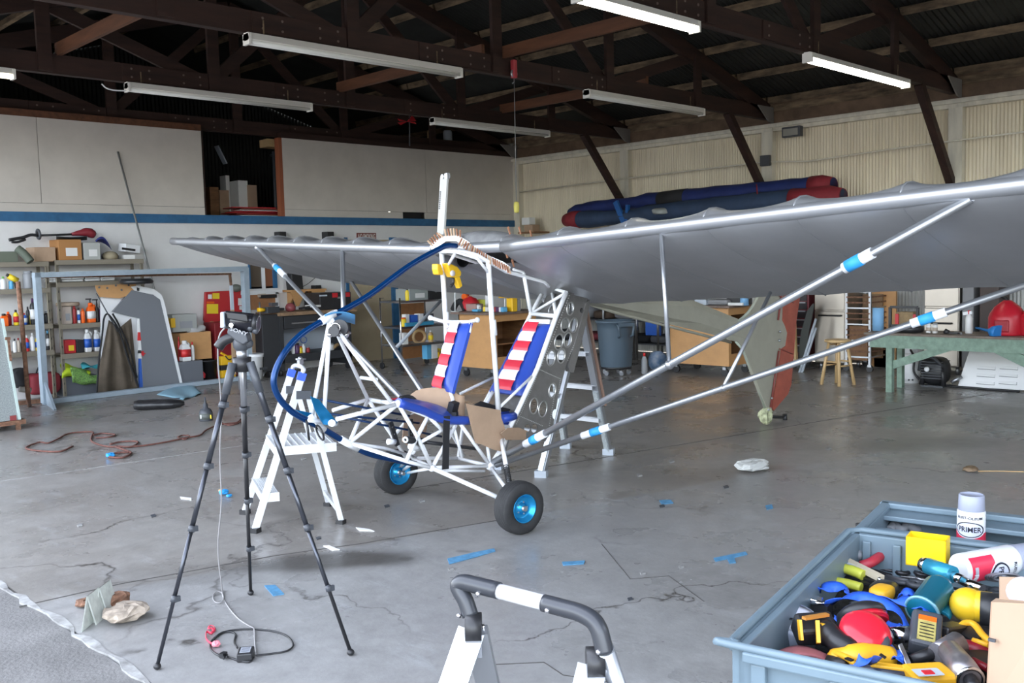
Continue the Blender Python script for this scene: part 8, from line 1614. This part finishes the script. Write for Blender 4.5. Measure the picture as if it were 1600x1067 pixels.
# yellow grinder and clamp at right
t = thing('orbital_sander', 'yellow round headed power tool with a black grip beside the cardboard box', 'power tool', fz(1520, 945, ZT)); B().ball(fz(1512, 945, ZT+.055), (.040, .040, .040), nu=18, nv=12).build('yellow_head', mat('golden tool yellow', (.72, .45, .02), .35), t); B().tube([fz(1518, 946, ZT+.055), fz(1550, 950, ZT+.055)], .036, 18).build('yellow_body', MATS['golden tool yellow'], t); B().tube([fz(1532, 950, ZT+.053), fz(1562, 954, ZT+.053)], .0385, 18).build('black_grip', black, t)
t = thing('yellow_clamp', 'yellow and black trigger clamp under the round headed tool', 'clamp', fz(1520, 990, ZT)); B().tube(smooth_path([fz(1497, 984, ZT+.04), fz(1508, 974, ZT+.05), fz(1522, 976, ZT+.05), fz(1535, 992, ZT+.045), fz(1548, 1004, ZT+.04)], 4), .008, 8).build('yellow_frame', ty, t); B().prism([fz(1500, 985, ZT+.035), fz(1520, 980, ZT+.04), fz(1538, 1000, ZT+.035), fz(1520, 1008, ZT+.03), fz(1500, 996, ZT+.03)], (0, 0, .02)).build('black_body', black, t); B().tube([fz(1520, 1000, ZT+.05), fz(1545, 1008, ZT+.05)], .006, 8).build('trigger', ty, t)
t = thing('red_black_tool', 'dark red and black tool beside the angle grinder', 'tool', fz(1530, 1030, ZT)); B().tube([fz(1500, 1012, ZT+.03), fz(1550, 1020, ZT+.03)], .02, 12).build('red_handle', mat('deep red plastic', (.25, .01, .02), .4), t); B().box(fz(1535, 1040, ZT+.02), (.07, .08, .04), rotm(-.7)).build('black_body', black, t, bevel=.006); B().tube([fz(1520, 1032, ZT+.045), fz(1545, 1045, ZT+.045)], .008, 8).build('red_bar', MATS['deep red plastic'], t)
b = B()
for k in range(4): b.torus(fz(1560+k*4, 902, .775+k*.004), .03, .003, (.5, .3, .8), 20, 5)
b.build('hose_coil', mat('black grey hose', (.15, .15, .17), .4), label='coiled thin hose between the lying can and the cardboard box', cat='hose', kind='stuff')
# cardboard box at right
t = thing('cardboard_box', 'pale open cardboard box standing in the tote at the right edge', 'cardboard box', fz(1580, 1040, .70)); g0c, g1c = fz(1545, 1060, .77), fz(1551, 945, .84)
cx = fz(1549, 1000, .80); zt9 = .93
def K(px, py, dpx): return aD(px, py, dpx)
f_ = [K(1550, 940, 1.75), K(1640, 952, 1.62), K(1640, 1110, 1.62), K(1541, 1110, 1.72)]
B().prism(f_, cF*.005).build('front_panel', cardl, t); B().prism([K(1550, 940, 1.75), K(1541, 1110, 1.72), K(1541, 1100, 2.05), K(1562, 945, 2.1)], cR*.004).build('left_panel', cardl, t)
B().prism([K(1562, 901, 2.08), K(1640, 903, 2.0), K(1640, 940, 2.0), K(1562, 938, 2.08)], cF*.004).build('back_flap', cardl, t); B().prism([K(1550, 940, 1.75), K(1557, 935, 1.78), K(1600, 939, 1.72), K(1640, 944, 1.62), K(1640, 952, 1.62)], cF*.004).build('edge', card, t)
B().ball(K(1598, 925, 1.9), (.035, .03, .03), nu=10).build('wadded_paper', mat('pinkish tissue', (.68, .58, .60), .8), label='wadded pinkish paper inside the cardboard box', cat='paper'); B().box(K(1550, 1000, 1.72), (.006, .012, .005)).build('staple', dgrey, t)
